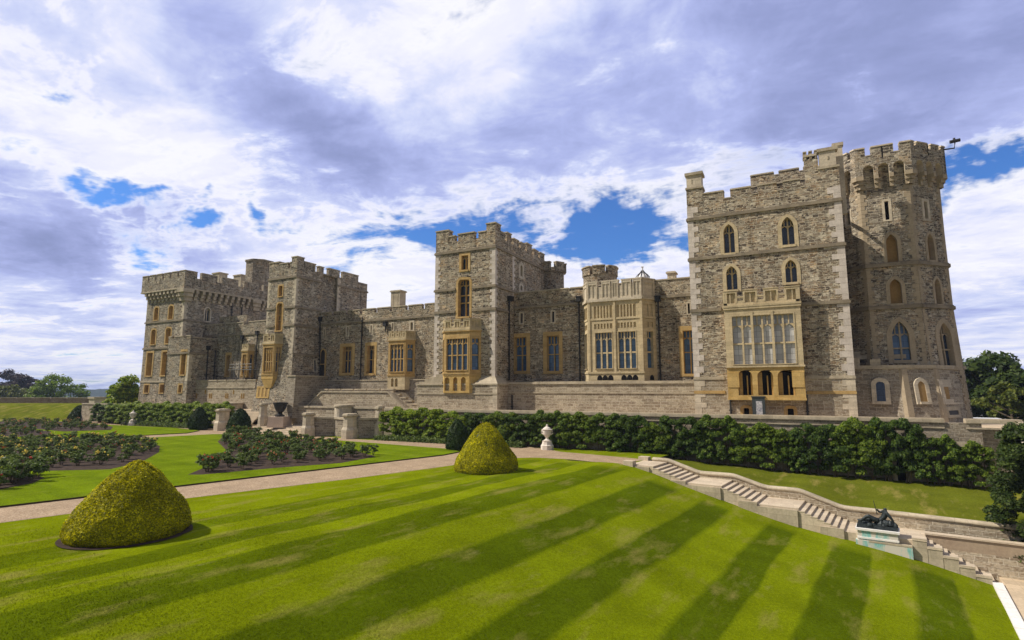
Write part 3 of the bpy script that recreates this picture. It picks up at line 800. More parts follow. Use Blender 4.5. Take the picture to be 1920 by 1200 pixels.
        o.box(fr0, h[1]-.18, h[1]-.02, -.79, -.55, h[2], h[3]-.3, 1)
        g.face([fr0.P(h[0], -.76, h[2]), fr0.P(h[1], -.76, h[2]), fr0.P(h[1], -.76, h[3]), fr0.P(h[0], -.76, h[3])], 1)
    O = o.build('bay_window', [M['ashlar'], M['ochre']], T)
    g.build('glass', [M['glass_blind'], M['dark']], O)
    bl = MB()
    zb0, zb1 = zg1+.4, ff.px(1428, 542)[1]
    balcony(bl, fr0, -.05, W_+.05, zb0, zb1, 4, .3)
    for q, s_ in ((0, 1), (2, 1)): balcony(bl, fl[q][0], 0, fl[q][1]-.0, zb0+.003, zb1-.004, 1, .3)
    bl.box(fr0, .0, W_, -pj, -.3, zb0-.1, zb0+.05, 0)
    bl.build('balcony', M['ashlar'], O)
    for px in (1370, 1513): downpipe(T, f, f.px(px, 755)[0], TZ, f.px(px, 736)[1]-.2, False)
tower_A()
# ================================================================== octagonal tower
def tower_oct():
    F = 62.0; f0 = Fr(0, F, 0)
    xa, xb = f0.px(1617, 420)[0], f0.px(1712, 420)[0]
    s = xb-xa; c = s/math.sqrt(2)
    P = [(xa-c, F+c+s), (xa-c, F+c), (xa, F), (xb, F), (xb+c, F+c), (xb+c, F+c+s), (xb, F+2*c+s), (xa, F+2*c+s)]
    cx, cy = (xa+xb)/2, F+c+s/2
    zB = f0.px(1680, 686)[1]
    def bt(z): return .045*max(0., f0.px(1665, 577)[1]-z) + .012*max(0, 21-z)
    fs = []
    for i in range(8):
        (p, q) = P[i], P[(i+1) % 8]
        fs.append(Fr(p[0], p[1], math.degrees(math.atan2(q[1]-p[1], q[0]-p[0])), bt))
    L, Fc, Rr = fs[1], fs[2], fs[3]
    T = thing('octagonal_tower', (cx, cy, TZ), 'tall octagonal tower with corbelled battlements at the right end of the castle', 'tower')
    zt = Fc.px(1660, 274)[1]; zc = Fc.px(1660, 292)[1]; za = Fc.px(1665, 318)[1]; zk = Fc.px(1665, 345)[1]
    wins = {1: [], 2: [], 3: []}
    fl_ = {1: L, 2: Fc, 3: Rr}
    def add(k, q, spy=None, **kw):
        f = fl_[k]; r = f.rect(*q)
        r = (max(r[0], .12), min(r[1], s-.12), r[2], r[3])
        z = f.px((q[0]+q[2])/2, spy)[1] if spy else None
        wins[k].append((r, z, kw))
    add(2, (1654, 373, 1672, 415)); add(3, (1729, 373, 1743, 414)); add(1, (1584, 393, 1597, 425))
    add(2, (1655, 433, 1690, 497), 455, gl='blind'); add(3, (1735, 433, 1755, 492), 455, gl='blind')
    add(2, (1661, 517, 1698, 574), 538, gl='blind'); add(3, (1748, 517, 1766, 574), 538, gl='blind')
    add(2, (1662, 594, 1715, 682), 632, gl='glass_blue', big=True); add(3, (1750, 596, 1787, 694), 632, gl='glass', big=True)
    mb = MB()
    zl = [f0.px(1665, 577)[1], 10, 12, 14, 21]
    for i, f in enumerate(fs):
        hs = [hole(r, z) for r, z, _ in wins.get(i, [])]
        wall_face(mb, f, 0, s, TZ-1, za+.7, hs, 0, zl, (.414, .414))
    mb.face([np.array([x, y, za+.7]) for x, y in P][::-1], 0)
    mb.build('wall', [M['rubble_grey']], T)
    for k, L_ in wins.items():
        f = fl_[k]
        for r, z, kw in L_:
            wd = r[1]-r[0]
            if z is None: slit(T, f, r, sw=wd*.28)
            else:
                big = kw.pop('big', False)
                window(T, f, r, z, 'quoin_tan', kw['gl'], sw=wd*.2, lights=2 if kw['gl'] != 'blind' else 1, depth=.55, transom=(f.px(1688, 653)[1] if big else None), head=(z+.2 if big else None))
    for py in (497, 577):
        z = f0.px(1668, py)[1]
        string(T, [(f, 0, s, .414, .414) for f in fs], z, .3, .2)
    # corner strips
    for i in (1, 2, 3, 4):
        f, g = fs[i-1], fs[i]
        q = MB(); z = TZ; k = 0
        while z < zk:
            h = .40; a = .50 if k % 2 else .30; b = .30 if k % 2 else .50
            q.box(f, s-a, s+.012, -.05, .03, z+.01, z+h-.01); q.box(g, -.012, b, -.05, .03, z+.01, z+h-.01)
            z += h; k += 1
        q.build('quoin', M['quoin_tan'], T)
    # corbelled parapet
    out = .62; P2 = []
    for i in range(8):
        x, y = P[i]; dx, dy = x-cx, y-cy; l = math.hypot(dx, dy); k = (l+out/math.cos(math.pi/8))/l
        P2.append((cx+dx*k, cy+dy*k))
    pb, kb = MB(), MB()
    for i in range(8):
        p, q = P2[i], P2[(i+1) % 8]
        w = math.hypot(q[0]-p[0], q[1]-p[1]); f = Fr(p[0], p[1], math.degrees(math.atan2(q[1]-p[1], q[0]-p[0])))
        n = 3
        battlement(pb, f, 0, w, za+.75, zc, zt, [.34, .22, 1.0, .32, .75, .22, .34] if i % 2 else [.55, .3, 1.15, .3, .55], .5)
        # arches between corbels
        e = .42; u = (w-2*e)/n
        hs = []
        for j in range(n):
            a, b = e+u*j+.17, e+u*(j+1)-.17
            hs.append((a, b, zk+.3, za+.55, za+.05))
        wall_face(pb, f, 0, w, zk+.9, za+.76, hs, 0)
        for h in hs:
            ar = arch_pts(h[0], h[1], zk+.9, h[4], h[3])
            for t, v in zip(ar, ar[1:]): pb.face([f.P(t[0], 0, t[1]), f.P(t[0], -.62, t[1]), f.P(v[0], -.62, v[1]), f.P(v[0], 0, v[1])], 1)
        for j in range(n+1):
            a, b = (e+u*j-.17, e+u*j+.17) if 0 < j < n else ((0, e+.17) if j == 0 else (w-e-.17, w))
            for t, (dd, z0, z1) in enumerate(((0.02, zk+.52, zk+.92), (-.2, zk+.15, zk+.52), (-.4, zk-.28, zk+.15))):
                kb.box(f, a, b, -.66, dd, z0, z1)
            kb.build('corbel', M['quoin_tan'], T); kb = MB()
        if i in (2, 3):
            pb.box(f, w*.5-.05, w*.5+.05, -.02, .02, zc-.3, zc+.9, 2)  # thin near-black strip painted on for the shade of a slit
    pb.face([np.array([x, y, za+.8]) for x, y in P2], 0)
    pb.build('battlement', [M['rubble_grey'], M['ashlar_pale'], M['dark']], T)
    # base storey
    b_pts_top = [(1592, 690, 59.9), (1690, 690, 59.9), (1752, 692, 61.3), (1802, 630, 65.2)]
    b_pts_bot = [(1600, 781, 59.6), (1706, 783, 59.1), (1771, 783, 60.3), (1822, 783, 64.6)]
    tp = [onY(*q) for q in b_pts_top]; bp = [onY(*q) for q in b_pts_bot]
    zt_ = tp[0][2]; zb_ = TZ-.6
    bb = MB()
    frs = []
    for i in range(3):
        p0, p1, q0, q1 = bp[i], bp[i+1], tp[i], tp[i+1]
        p0 = p0*1; p0[2] = zb_; p1 = p1*1; p1[2] = zb_
        z1 = zt_; q0 = q0*1; q1 = q1*1; q0[2] = z1; q1[2] = z1
        frs.append((p0, p1, q0, q1))
        bb.face([p0, p1, q1, q0], 0)
    cap = [tp[0], tp[1], tp[2], tp[3]]
    cap = [np.array([c_[0], c_[1], zt_]) for c_ in cap]+[np.array([tp[3][0]-1, 70, zt_]), np.array([tp[0][0], 70, zt_])]
    bb.face(cap, 0)
    bb.face([np.array([bp[3][0], bp[3][1], zb_]), np.array([bp[3][0]-1, 70, zb_]), np.array([tp[3][0]-1, 70, zt_]), np.array([tp[3][0], tp[3][1], zt_])], 0)
    B = bb.build('tower_base', [M['coursed_dark']], T)
    cp = MB()
    for i in range(3):
        p, q = tp[i], tp[i+1]
        f = Fr(p[0], p[1], math.degrees(math.atan2(q[1]-p[1], q[0]-p[0]))); w = math.hypot(q[0]-p[0], q[1]-p[1])
        cp.box(f, -.05, w+.05, -.6, .14, zt_-.12, zt_+.2)
        if i == 0: cp.box(f, w*.42, w*.62, -.5, 0, zt_+.2, zt_+.75); cp.box(f, 0, w*.22, -.5, 0, zt_+.2, zt_+.9)
    cp.build('coping', M['coping'], B)
    # ridges and openings of the base
    rd = MB()
    for i in (1, 2):
        p, q = bp[i], tp[i]
        d = np.array([p[0]-cx, p[1]-cy, 0]); d /= np.linalg.norm(d); t = np.array([-d[1], d[0], 0])
        a0, a1 = np.array([p[0], p[1], zb_])+d*.1, np.array([q[0], q[1], zt_-.15])+d*.1
        rd.face([a0-t*.5-d*.22, a0, a1, a1-t*.4-d*.18], 0); rd.face([a0, a0+t*.5-d*.22, a1+t*.4-d*.18, a1], 0)
    rd.build('buttress', M['quoin_tan'], B)
    for (q, i, spy, mt, gl, kw) in (((1634, 708, 1669, 758), 0, 722, 'ashlar_pale', 'glass', dict(swf=.26)), ((1714, 708, 1741, 758), 1, 724, 'ashlar_pale', 'blind', dict(swf=.25)), ((1761, 712, 1797, 758), 2, None, 'ashlar_pale', 'blind', dict(swf=.18)), ((1772, 762, 1797, 783), 2, None, 'coping', 'wood', dict(swf=.14))):
        p, qq, t0, t1 = frs[i]
        lean = np.hypot(t0[0]-p[0], t0[1]-p[1])/(zt_-zb_)
        if i == 0: lean = (t0[1]-p[1])/(zt_-zb_)
        f = Fr(p[0], p[1], math.degrees(math.atan2(qq[1]-p[1], qq[0]-p[0])))
        nrm = np.cross(qq-p, t0-p); nrm = nrm/np.linalg.norm(nrm)
        if np.dot(nrm, f.n) < 0: nrm = -nrm
        slope = -nrm[2]/np.dot(nrm, f.n)        # outward offset per metre up
        f.bat = (lambda z, s_=slope, zz=zb_: s_*(z-zz))
        # survey on the leaning face
        def sv(px, py):
            r = ray(px, py); k = np.dot(p-EYE, nrm)/np.dot(r, nrm); X = EYE+r*k
            return float(np.dot(X-f.o, f.t)), float(X[2])
        r = (sv(q[0], (q[1]+q[3])/2)[0], sv(q[2], (q[1]+q[3])/2)[0], sv((q[0]+q[2])/2, q[3])[1], sv((q[0]+q[2])/2, q[1])[1])
        z = sv((q[0]+q[2])/2, spy)[1] if spy else None
        st, g = MB(), MB()
        wd = r[1]-r[0]
        window_geo(st, g, f, r, z, sw=wd*kw['swf'], lights=1, depth=-.06, proud=.16, sill=(spy is not None))
        w_ = st.build('window' if gl != 'wood' else 'door', M[mt], T)
        g.build('glass' if gl == 'glass' else ('blind_panel' if gl == 'blind' else 'door_leaf'), M[gl], w_)
    # camera on a bracket at the top right corner
    x, y = P2[4]
    cb = MB(); z = zc+.6
    cb.tube([(x-.1, y, z), (x+.75, y-.1, z-.05), (x+.85, y-.1, z+.55)], .07, 6)
    cb.tube([(x+.45, y-.1, z+.62), (x+1.25, y-.1, z+.68)], .17, 8); cb.tube([(x+.8, y-.1, z+.6), (x+.8, y-.1, z+.95)], .1, 6)
    cb.build('security_camera', M['lead'], T)
tower_oct()
# ================================================================== recessed wall between the two right towers
def link_wall():
    Yk = 66.2; f = Fr(0, Yk, 0)
    a, b = 3.5, 9.0
    T = thing('castle_wall', (6, Yk, TZ), 'narrow shaded wall squeezed between the big square tower and the octagonal tower', 'wall', 'castle front walls')
    mb = MB()
    ztop = f.px(1605, 455)[1]
    q = [f.rect(1597, 467, 1612, 491), f.rect(1606, 541, 1617, 568), f.rect(1612, 648, 1622, 663)]
    wall_face(mb, f, a, b, TZ, ztop, [hole(q[0], q[0][3]-.9), hole(q[1]), hole(q[2])])
    mb.face([f.P(a, 0, ztop), f.P(b, 0, ztop), f.P(b, -3, ztop), f.P(a, -3, ztop)])
    mb.build('wall', [M['rubble_grey']], T)
    slit(T, f, q[0], zs=q[0][3]-.9); slit(T, f, q[1]); slit(T, f, q[2])
    for py in (505, 583): string(T, [(f, a, b, 0, 0)], f.px(1600, py)[1], .25, .15)
    sr = MB(); z0, z1 = 8.9, 11.6
    for k in range(7):
        sr.box(XYZ, 4.6, 9.0-.35*k, 62.0+.5*k, 66.1, z0+(z1-z0)*k/7+.004*k, z0+(z1-z0)*(k+1)/7)
    sr.build('stepped_roof', [M['coping']], T)
link_wall()
# ================================================================== canted oriel (used on towers and walls)
def oriel(T, f, Y, pj, px_l, px_c, px_r, py0, py1, pyg0, pyg1, pyt, pyh, lights, cl, n_bal, py_b1, mats, base=None, name='bay_window', left_cant=True):
    """front face between px_l and px_c in a plane pj before the wall, canted side to px_r on the wall; py1 sill .. py0 top"""
    ff = Fr(0, Y-pj, 0); fw_ = Fr(0, Y, 0)
    my = (py0+py1)/2
    xl, xc, xr = ff.px(px_l, my)[0], ff.px(px_c, my)[0], fw_.px(px_r, my)[0]
    ca = xr-xc
    pts = [(xl-ca, Y), (xl, Y-pj), (xc, Y-pj), (xr, Y)]
    fl = frames(pts)
    z0, z1 = ff.px(px_c, py1)[1], ff.px(px_c, py0)[1]
    zg0, zg1, zt, zh = (ff.px((px_l+px_c)/2, v)[1] for v in (pyg0, pyg1, pyt, pyh))
    o, g = MB(), MB()
    for i, (fr, w) in enumerate(fl):
        a = .28 if i == 1 else .22
        r = (a*.6, w-a*.6, zg0-.1, zg1+.1)
        wall_face(o, fr, 0, w, z0, z1, [hole(r)])
        window_geo(o, g, fr, r, None, sw=.16, lights=lights if i == 1 else cl, transom=zt, head=zh, depth=.35, bar=.13)
    poly = pts
    def grow(k): return [(pts[0][0]-k, Y+.02), (pts[1][0]-k*.6, Y-pj-k), (pts[2][0]+k*.6, Y-pj-k), (pts[3][0]+k, Y+.02)]
    o.prism(grow(.0), z1-.002, z1+.1); o.prism(grow(.13), z1+.1, z1+.26); o.prism(grow(.10), z0-.14, z0+.02); o.prism(grow(.05), z0-.3, z0-.14)
    O = o.build(name, M[mats[0]], T)
    g.build('glass', M[mats[1]], O)
    zb1 = ff.px((px_l+px_c)/2, py_b1)[1]
    if n_bal:
        bl = MB()
        for i, (fr, w) in enumerate(fl): balcony(bl, fr, .0, w, z1+.42+.003*i, zb1+.003*i, n_bal if i == 1 else 1, .22)
        bl.prism(grow(.02), z1+.26, z1+.4)
        bl.build('balcony', M[mats[2]], O)
    return pts, z0, ff, O
def niche_base(O, pts, zt, zb, niches, mat, taper=0., Y=None, dep=.35):
    """stone base under an oriel with round-headed niches on its front"""
    mb, g = MB(), MB()
    fl = frames(pts)
    for i, (fr, w) in enumerate(fl):
        hs = []
        if i == 1:
            for (a, b, c, d) in niches:
                hs.append((a, b, c, d, d-(b-a)*.55))
        wall_face(mb, fr, 0, w, zb, zt, hs)
        for h in hs:
            ar = arch_pts(h[0], h[1], h[2], h[4], h[3])
            for p, q in zip(ar, ar[1:]): mb.face([fr.P(p[0], 0, p[1]), fr.P(p[0], -dep, p[1]), fr.P(q[0], -dep, q[1]), fr.P(q[0], 0, q[1])])
            mb.face([fr.P(h[0], 0, h[2]), fr.P(h[1], 0, h[2]), fr.P(h[1], -dep, h[2]-.0), fr.P(h[0], -dep, h[2])])
            mb.face([fr.P(s, -dep, z) for s, z in ar])
    mb.prism(pts, zb-.12, zb)
    mb.build('bay_base', M[mat], O)
# ================================================================== middle tower
def tower_B():
    f = Fr(0, YT, 0)
    x0, x1 = f.px(816.5, 520)[0], f.px(928.5, 520)[0]
    f = Fr(x0, YT, 0); w = x1-x0; D = 15.5
    fr_r = Fr(x1, YT, 90); fr_l = Fr(x0, YT+D, -90); fr_b = Fr(x1, YT+D, 180)
    T = thing('square_tower', (x0+w/2, YT+D/2, TZ), 'narrow square tower with a two-storey arched window, in the middle of the castle front', 'tower', 'square towers of the castle front')
    zs = [f.px(870, 470.5)[1], f.px(870, 541.5)[1], f.px(870, 583.5)[1]]
    zp = f.px(870, 708)[1]
    zc, zm = f.px(868, 454)[1], f.px(874, 436)[1]
    w1 = f.rect(861, 474, 882, 509.5); w2 = f.rect(855, 519, 884.5, 597)
    z2 = f.px(870, 531)[1]
    mb = MB()
    wall_face(mb, f, 0, w, zp, zc, [hole(w1), hole(w2, z2)], 0)
    rw = [fr_r.rect(972.7, 491, 982.5, 523), fr_r.rect(973, 529, 982, 549)]
    wall_face(mb, fr_r, 0, D, TZ, zc, [hole(rw[0], rw[0][3]-.8), hole(rw[1], rw[1][3]-.8)], 0)
    wall_face(mb, fr_l, 0, D, TZ, zc); wall_face(mb, fr_b, 0, w, TZ, zc); wall_face(mb, f, 0, w, TZ, zp)
    mb.face([f.P(0, 0, zc), f.P(w, 0, zc), f.P(w, -D, zc), f.P(0, -D, zc)], 0)
    mb.build('wall', [M['rubble']], T)
    for i, z in enumerate(zs):
        if i == 0: string(T, [(f, 0, w, 1, 1), (fr_r, 0, D, 0, 1), (fr_l, 0, D, 1, 0)], z)
        else: string(T, [(f, 0, w2[0]-.1, 1, 0), (f, w2[1]+.1, w, 0, 1), (fr_r, 0, D, 0, 1)], z)
    for s, dr, sd in ((0, 1, None), (w, -1, (fr_r, 0, 1))):
        ed = [zp, zs[2]-.13, zs[2]+.13, zs[1]-.13, zs[1]+.13, zs[0]-.13]
        for a, b in zip(ed[::2], ed[1::2]): quoins(T, f, s, dr, a, b, sd, long=.75, short=.45, hh=.40, seed=3)
    s5 = fr_r.px(961, 480)[0]
    quoins(T, fr_r, s5, 1, 18, zs[0]-.13, None, long=.7, short=.4, hh=.4)
    slit(T, fr_r, rw[0], zs=rw[0][3]-.8); slit(T, fr_r, rw[1], zs=rw[1][3]-.8)
    window(T, f, w1, None, 'gold', 'glass', sw=.34, lights=2, depth=.55, head=w1[3]-.75, bar=.12)
    t1, t2 = f.px(870, 553)[1], f.px(870, 567)[1]
    window(T, f, w2, z2, 'gold', 'glass', sw=.32, lights=2, depth=.75, transom=[t1, t2], head=f.px(870, 535)[1], bar=.14, label='tall arched window of two storeys')
    # battlements
    pb = MB()
    S_ = [f.px(v, 440)[0] for v in (819, 841, 853, 859, 889, 897, 912, 930)]
    pb.box(f, 0, w, -.5, 0, zc-.02, zc+.25, 0)
    zt1 = f.px(830, 432)[1]; zt2 = f.px(922, 417)[1]; ze = f.px(846, 442)[1]
    def mer(fr, a, b, zt, d1=0., th=.55, c=1):
        pb.box(fr, a, b, -th, d1, zc+.25, zt-.16, 0); pb.box(fr, a-.07, b+.07, -th-.07, d1+.08, zt-.16, zt, c)
    mer(f, 0, S_[1], zt1, .02, 1.0); mer(f, S_[1]+.08, S_[2], ze); mer(f, S_[3], S_[4], zm); mer(f, S_[5], S_[6]-.08, f.px(905, 433)[1])
    mer(f, S_[6], w, zt2, .02, 1.4)
    pb.box(fr_r, .5, D, -.5, 0, zc-.02, zc+.25, 0)
    q = 1.5
    for i, wd in enumerate((1.0, 1.2, 1.5, 1.3, 1.6, 1.5, 1.6)):
        zz = zm+(.35 if i in (1, 4) else 0)
        if q+wd > D: break
        mer(fr_r, q, q+wd, zz); q += wd+.62
    pb.build('battlement', [M['rubble'], M['coping']], T)
    # round turret at the back corner
    tb = MB(); cx, cy = x1+.3, YT+D+1.2
    ztu = onY(1037, 497, cy)[2]
    tb.lathe((cx, cy, 0), [(1.9, 17), (1.9, zc-1.2), (2.15, zc-.9), (2.15, ztu-1.2), (0.01, ztu-1.2)], 16, 0, False)
    for k in range(6):
        a = k*math.pi/3
        fr = Fr(cx, cy, math.degrees(a)); tb.box(fr, -.7, .7, 1.6, 2.2, ztu-1.3, ztu, 0); tb.box(fr, -.76, .76, 1.55, 2.28, ztu, ztu+.14, 1)
    tb.build('turret', [M['rubble_grey'], M['coping']], T)
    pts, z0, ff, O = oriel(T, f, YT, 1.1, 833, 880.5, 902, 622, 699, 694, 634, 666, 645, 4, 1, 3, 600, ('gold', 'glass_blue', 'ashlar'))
    zb = ff.px(858, 735)[1]
    xs = [pts[1][0]]
    nn = []
    for a, b in ((833.5, 842.5), (849.5, 857.5), (864, 873)):
        nn.append((ff.px(a, 718)[0]-pts[1][0], ff.px(b, 718)[0]-pts[1][0], zb+.15, ff.px(853, 707)[1]))
    niche_base(O, pts, z0-.3, zb, nn, 'ochre')
    # plinth with hipped stone cap
    p0 = onY(782, 740, 57.2)[0]; p1 = onY(932, 740, 57.2)[0]
    P = MB(); zt_ = onY(850, 722, 57.2)[2]
    P.prism([(p0, 57.2), (p1, 57.2), (p1, 62.9), (p0, 62.9)], TZ-1, zt_, 0)
    P.prism([(p0-.12, 57.08), (p1+.12, 57.08), (p1+.12, 62.9), (p0-.12, 62.9)], zt_, zt_+.16, 1)
    xa = pts[2][0]+.6
    P.prism([(xa, 57.1), (p1+.1, 57.1), (p1+.1, 60), (xa, 60)], zt_+.16, zp+.1, 1, [(xa+.6, 57.95), (p1-.7, 57.95), (p1-.7, 60), (xa+.6, 60)])
    xb = pts[1][0]-.5
    for k in range(4): P.prism([(p0+.2+.75*k, 57.3+.15*k), (xb, 57.3+.15*k), (xb, 60), (p0+.2+.75*k, 60)], zt_+.16+.3*k, zt_+.46+.3*k-.004, 1)
    zz = onY(850, 738, 57.2)[2]
    fp = Fr(p0, 57.2, 0); P.box(fp, -.06, p1-p0+.06, -.05, .07, zz-.1, zz+.08, 1)
    P.build('plinth', [M['coursed'], M['coping']], T)
    quoins(T, fp, p1-p0, -1, TZ, zz-.1, (Fr(p1, 57.2, 90), 0, 1), 'ashlar_pale', long=1.0, short=.6, hh=.5)
    quoins(T, fp, p1-p0, -1, zz+.08, zt_, (Fr(p1, 57.2, 90), 0, 1), 'ashlar_pale', long=1.0, short=.6, hh=.5)
    downpipe(T, fr_r, fr_r.px(955, 640)[0]-.3, 7.2, 17.2)
tower_B()
# ================================================================== narrow left tower
def tower_C():
    f = Fr(0, YT, 0)
    x0, x1 = f.px(504, 525)[0], f.px(556, 525)[0]
    f = Fr(x0, YT, 0, lambda z: .10*max(0, 13-z)); w = x1-x0; D = 5.2
    fr_r = Fr(x1, YT, 90, f.bat)
    T = thing('square_tower', (x0+w/2, YT+6, TZ), 'slim square tower whose golden oriel stands on a tapering ochre base', 'tower', 'square towers of the castle front')
    zs = [f.px(530, 522)[1], f.px(530, 577.5)[1], f.px(530, 611)[1]]; z4 = fr_r.px(575, 666)[1]
    zc, zm = f.px(535, 506)[1], f.px(535, 492.5)[1]
    w1 = f.rect(521, 533.5, 531.5, 557.5); w2 = f.rect(516.5, 565.5, 531, 622); z2 = f.px(524, 574)[1]
    mb = MB(); zl = [4, 7, 10, 13]
    wall_face(mb, f, 0, w, TZ-1, zc, [hole(w1), hole(w2, z2)], 0, zl, (1, 1))
    rw = [fr_r.rect(584.5, 673.5, 592, 698.5), fr_r.rect(592.5, 619, 596, 632)]
    wall_face(mb, fr_r, 0, D+.0, TZ-1, zc, [hole(rw[0])], 0, zl, (1, 0))
    zu = 18
    fb = Fr(x1, YT, 90)
    xk = fb.px(688, 560)[0]
    wall_face(mb, Fr(x1-.5, YT+D, 90), 0, 3.2, zu-2, zc); wall_face(mb, Fr(x1, YT+D+3.2, 90), 0, xk-D-3.2, zu-2, zc)
    mb.face([fb.P(D+3.2, 0, zu-2), fb.P(D+3.2, -.5, zu-2), fb.P(D+3.2, -.5, zc), fb.P(D+3.2, 0, zc)], 0)
    mb.face([fb.P(D, 0, TZ), fb.P(D, -.5, TZ), fb.P(D, -.5, zc), fb.P(D, 0, zc)], 0)
    mb.face([fb.P(xk, 0, zu-2), fb.P(xk, -w, zu-2), fb.P(xk, -w, zc), fb.P(xk, 0, zc)], 0)
    wall_face(mb, Fr(x0, YT+xk, -90), 0, xk, TZ-1, zc)
    mb.face([f.P(0, 0, zc), f.P(w, 0, zc), f.P(w, -xk, zc), f.P(0, -xk, zc)], 0)
    mb.build('wall', [M['rubble_grey']], T)
    string(T, [(f, 0, w, 1, 1), (fr_r, 0, D, 0, 0)], zs[0]); string(T, [(Fr(x1, YT, 90), D+3.2, xk, 0, 1)], zs[0])
    for z in zs[1:]: string(T, [(f, 0, w2[0]-.1, 1, 0), (f, w2[1]+.1, w, 0, 1), (fr_r, 0, D, 0, 0)], z)
    string(T, [(fr_r, 0, D, 0, 0)], z4)
    ed = [z4+.1, zs[2]-.13, zs[2]+.13, zs[1]-.13, zs[1]+.13, zs[0]-.13]
    for a, b in zip(ed[::2], ed[1::2]):
        quoins(T, f, w, -1, a, b, (fr_r, 0, 1), 'ashlar_pale', long=.7, short=.4, hh=.4, seed=5)
        quoins(T, f, 0, 1, a, b, None, 'ashlar_pale', long=.6, short=.35, hh=.4, seed=6)
    quoins(T, fb, D+3.2, 1, zu-2, zc, None, 'ashlar_pale', long=.7, short=.4, hh=.4)
    window(T, f, w1, None, 'gold', 'blind', sw=.22, lights=1, depth=.5)
    window(T, f, w2, z2, 'gold', 'blind', sw=.25, lights=2, depth=.6, transom=[f.px(524, 590)[1], f.px(524, 600)[1]], bar=.14, label='tall arched window of two storeys')
    window(T, fr_r, rw[0], None, 'ashlar_pale', 'glass', sw=.16, lights=1, depth=.3)
    pb = MB()
    pb.box(f, 0, w, -.5, 0, zc-.02, zc+.2, 0)
    def mer(fr, a, b, zt, d1=0., th=.55):
        pb.box(fr, a, b, -th, d1, zc+.2, zt-.16, 0); pb.box(fr, a-.07, b+.07, -th-.07, d1+.08, zt-.16, zt, 1)
    v = [f.px(k, 500)[0] for k in (506, 524, 540, 543, 549)]
    mer(f, 0, v[1], f.px(515, 491.5)[1], .02, 1.0); mer(f, v[1]+.08, v[2], zm); mer(f, v[2]+.5, w-1.3, zm); mer(f, w-1.22, w, f.px(556, 480)[1], .02, 1.3)
    pb.box(fr_r, .5, D, -.5, 0, zc-.02, zc+.2, 0); pb.box(fb, D, xk, -.5, 0, zc-.01, zc+.2, 0)
    zr = zm
    mer(fr_r, 1.45, 3.6, zr+.25); mer(fb, 4.3, D+.1, zr+.1)
    q = D+1.2
    for wd in (2.4, 3.6, 3.4, 3.6):
        if q+wd > xk+.5: break
        mer(fb, q, min(q+wd, xk), zr+(.9 if wd == 3.4 else .2)); q += wd+.8
    pb.build('battlement', [M['rubble_grey'], M['coping']], T)
    # oriel
    pts, z0, ff, O = oriel(T, f, YT, 1.0, 492, 513.5, 529, 647, 701, 697, 651, 678, 662, 4, 2, 2, 627, ('gold', 'glass', 'ashlar'))
    base = MB()
    def sc(k, dy): 
        mx = (pts[1][0]+pts[2][0])/2
        return [(mx+(x-mx)*k, YT-.55+(y-YT+.55)*k if i in (1, 2) else YT+.1) for i, (x, y) in enumerate(pts)]
    zq = ff.px(503, 727)[1]; ze = ff.px(503, 744)[1]
    base.prism([(x, y-.02 if i in (1, 2) else y) for i, (x, y) in enumerate(pts)], z0-.75, z0-.28, 0)
    base.prism(sc(.55, 0), zq, z0-.75, 0, pts)
    base.build('bay_base', M['ochre'], O)
    nm = MB(); gd = MB()
    a, b = f.px(489, 735)[0], f.px(513, 735)[0]
    nm.box(f, a, b, -.05, .06, ze-.2, ze); nm.box(f, a, b, -.05, .06, zq, zq+.2)
    n = 3; k = (b-a)/(n*2+1)
    for i in range(n+1): nm.box(f, a+k*2*i, a+k*(2*i+1), -.05, .05, ze, zq)
    gd.face([f.P(a, .02, ze), f.P(b, .02, ze), f.P(b, .02, zq), f.P(a, .02, zq)])
    W_ = nm.build('window', M['ochre'], T); gd.build('blind_panel', M['blind'], W_)
    # corner plinth
    zt_ = onY(545, 706, YT-1.4)[2]
    a, b = onY(538, 720, YT-1.4)[0], onY(552.5, 720, YT-1.4)[0]
    P = MB()
    P.prism([(a, YT-1.8), (b+.3, YT-1.8), (b+.3, YT+4.9), (a, YT+4.9)], TZ-1, zt_, 0, [(a, YT-1.3), (b, YT-1.3), (b, YT+4.9), (a, YT+4.9)])
    P.prism([(a-.1, YT-1.42), (b+.12, YT-1.42), (b+.12, YT+4.9), (a-.1, YT+4.9)], zt_, zt_+.2, 1)
    P.build('plinth', [M['coursed_dark'], M['coping']], T)
    downpipe(T, fr_r, D-.35, 8.0, 16.8)
tower_C()
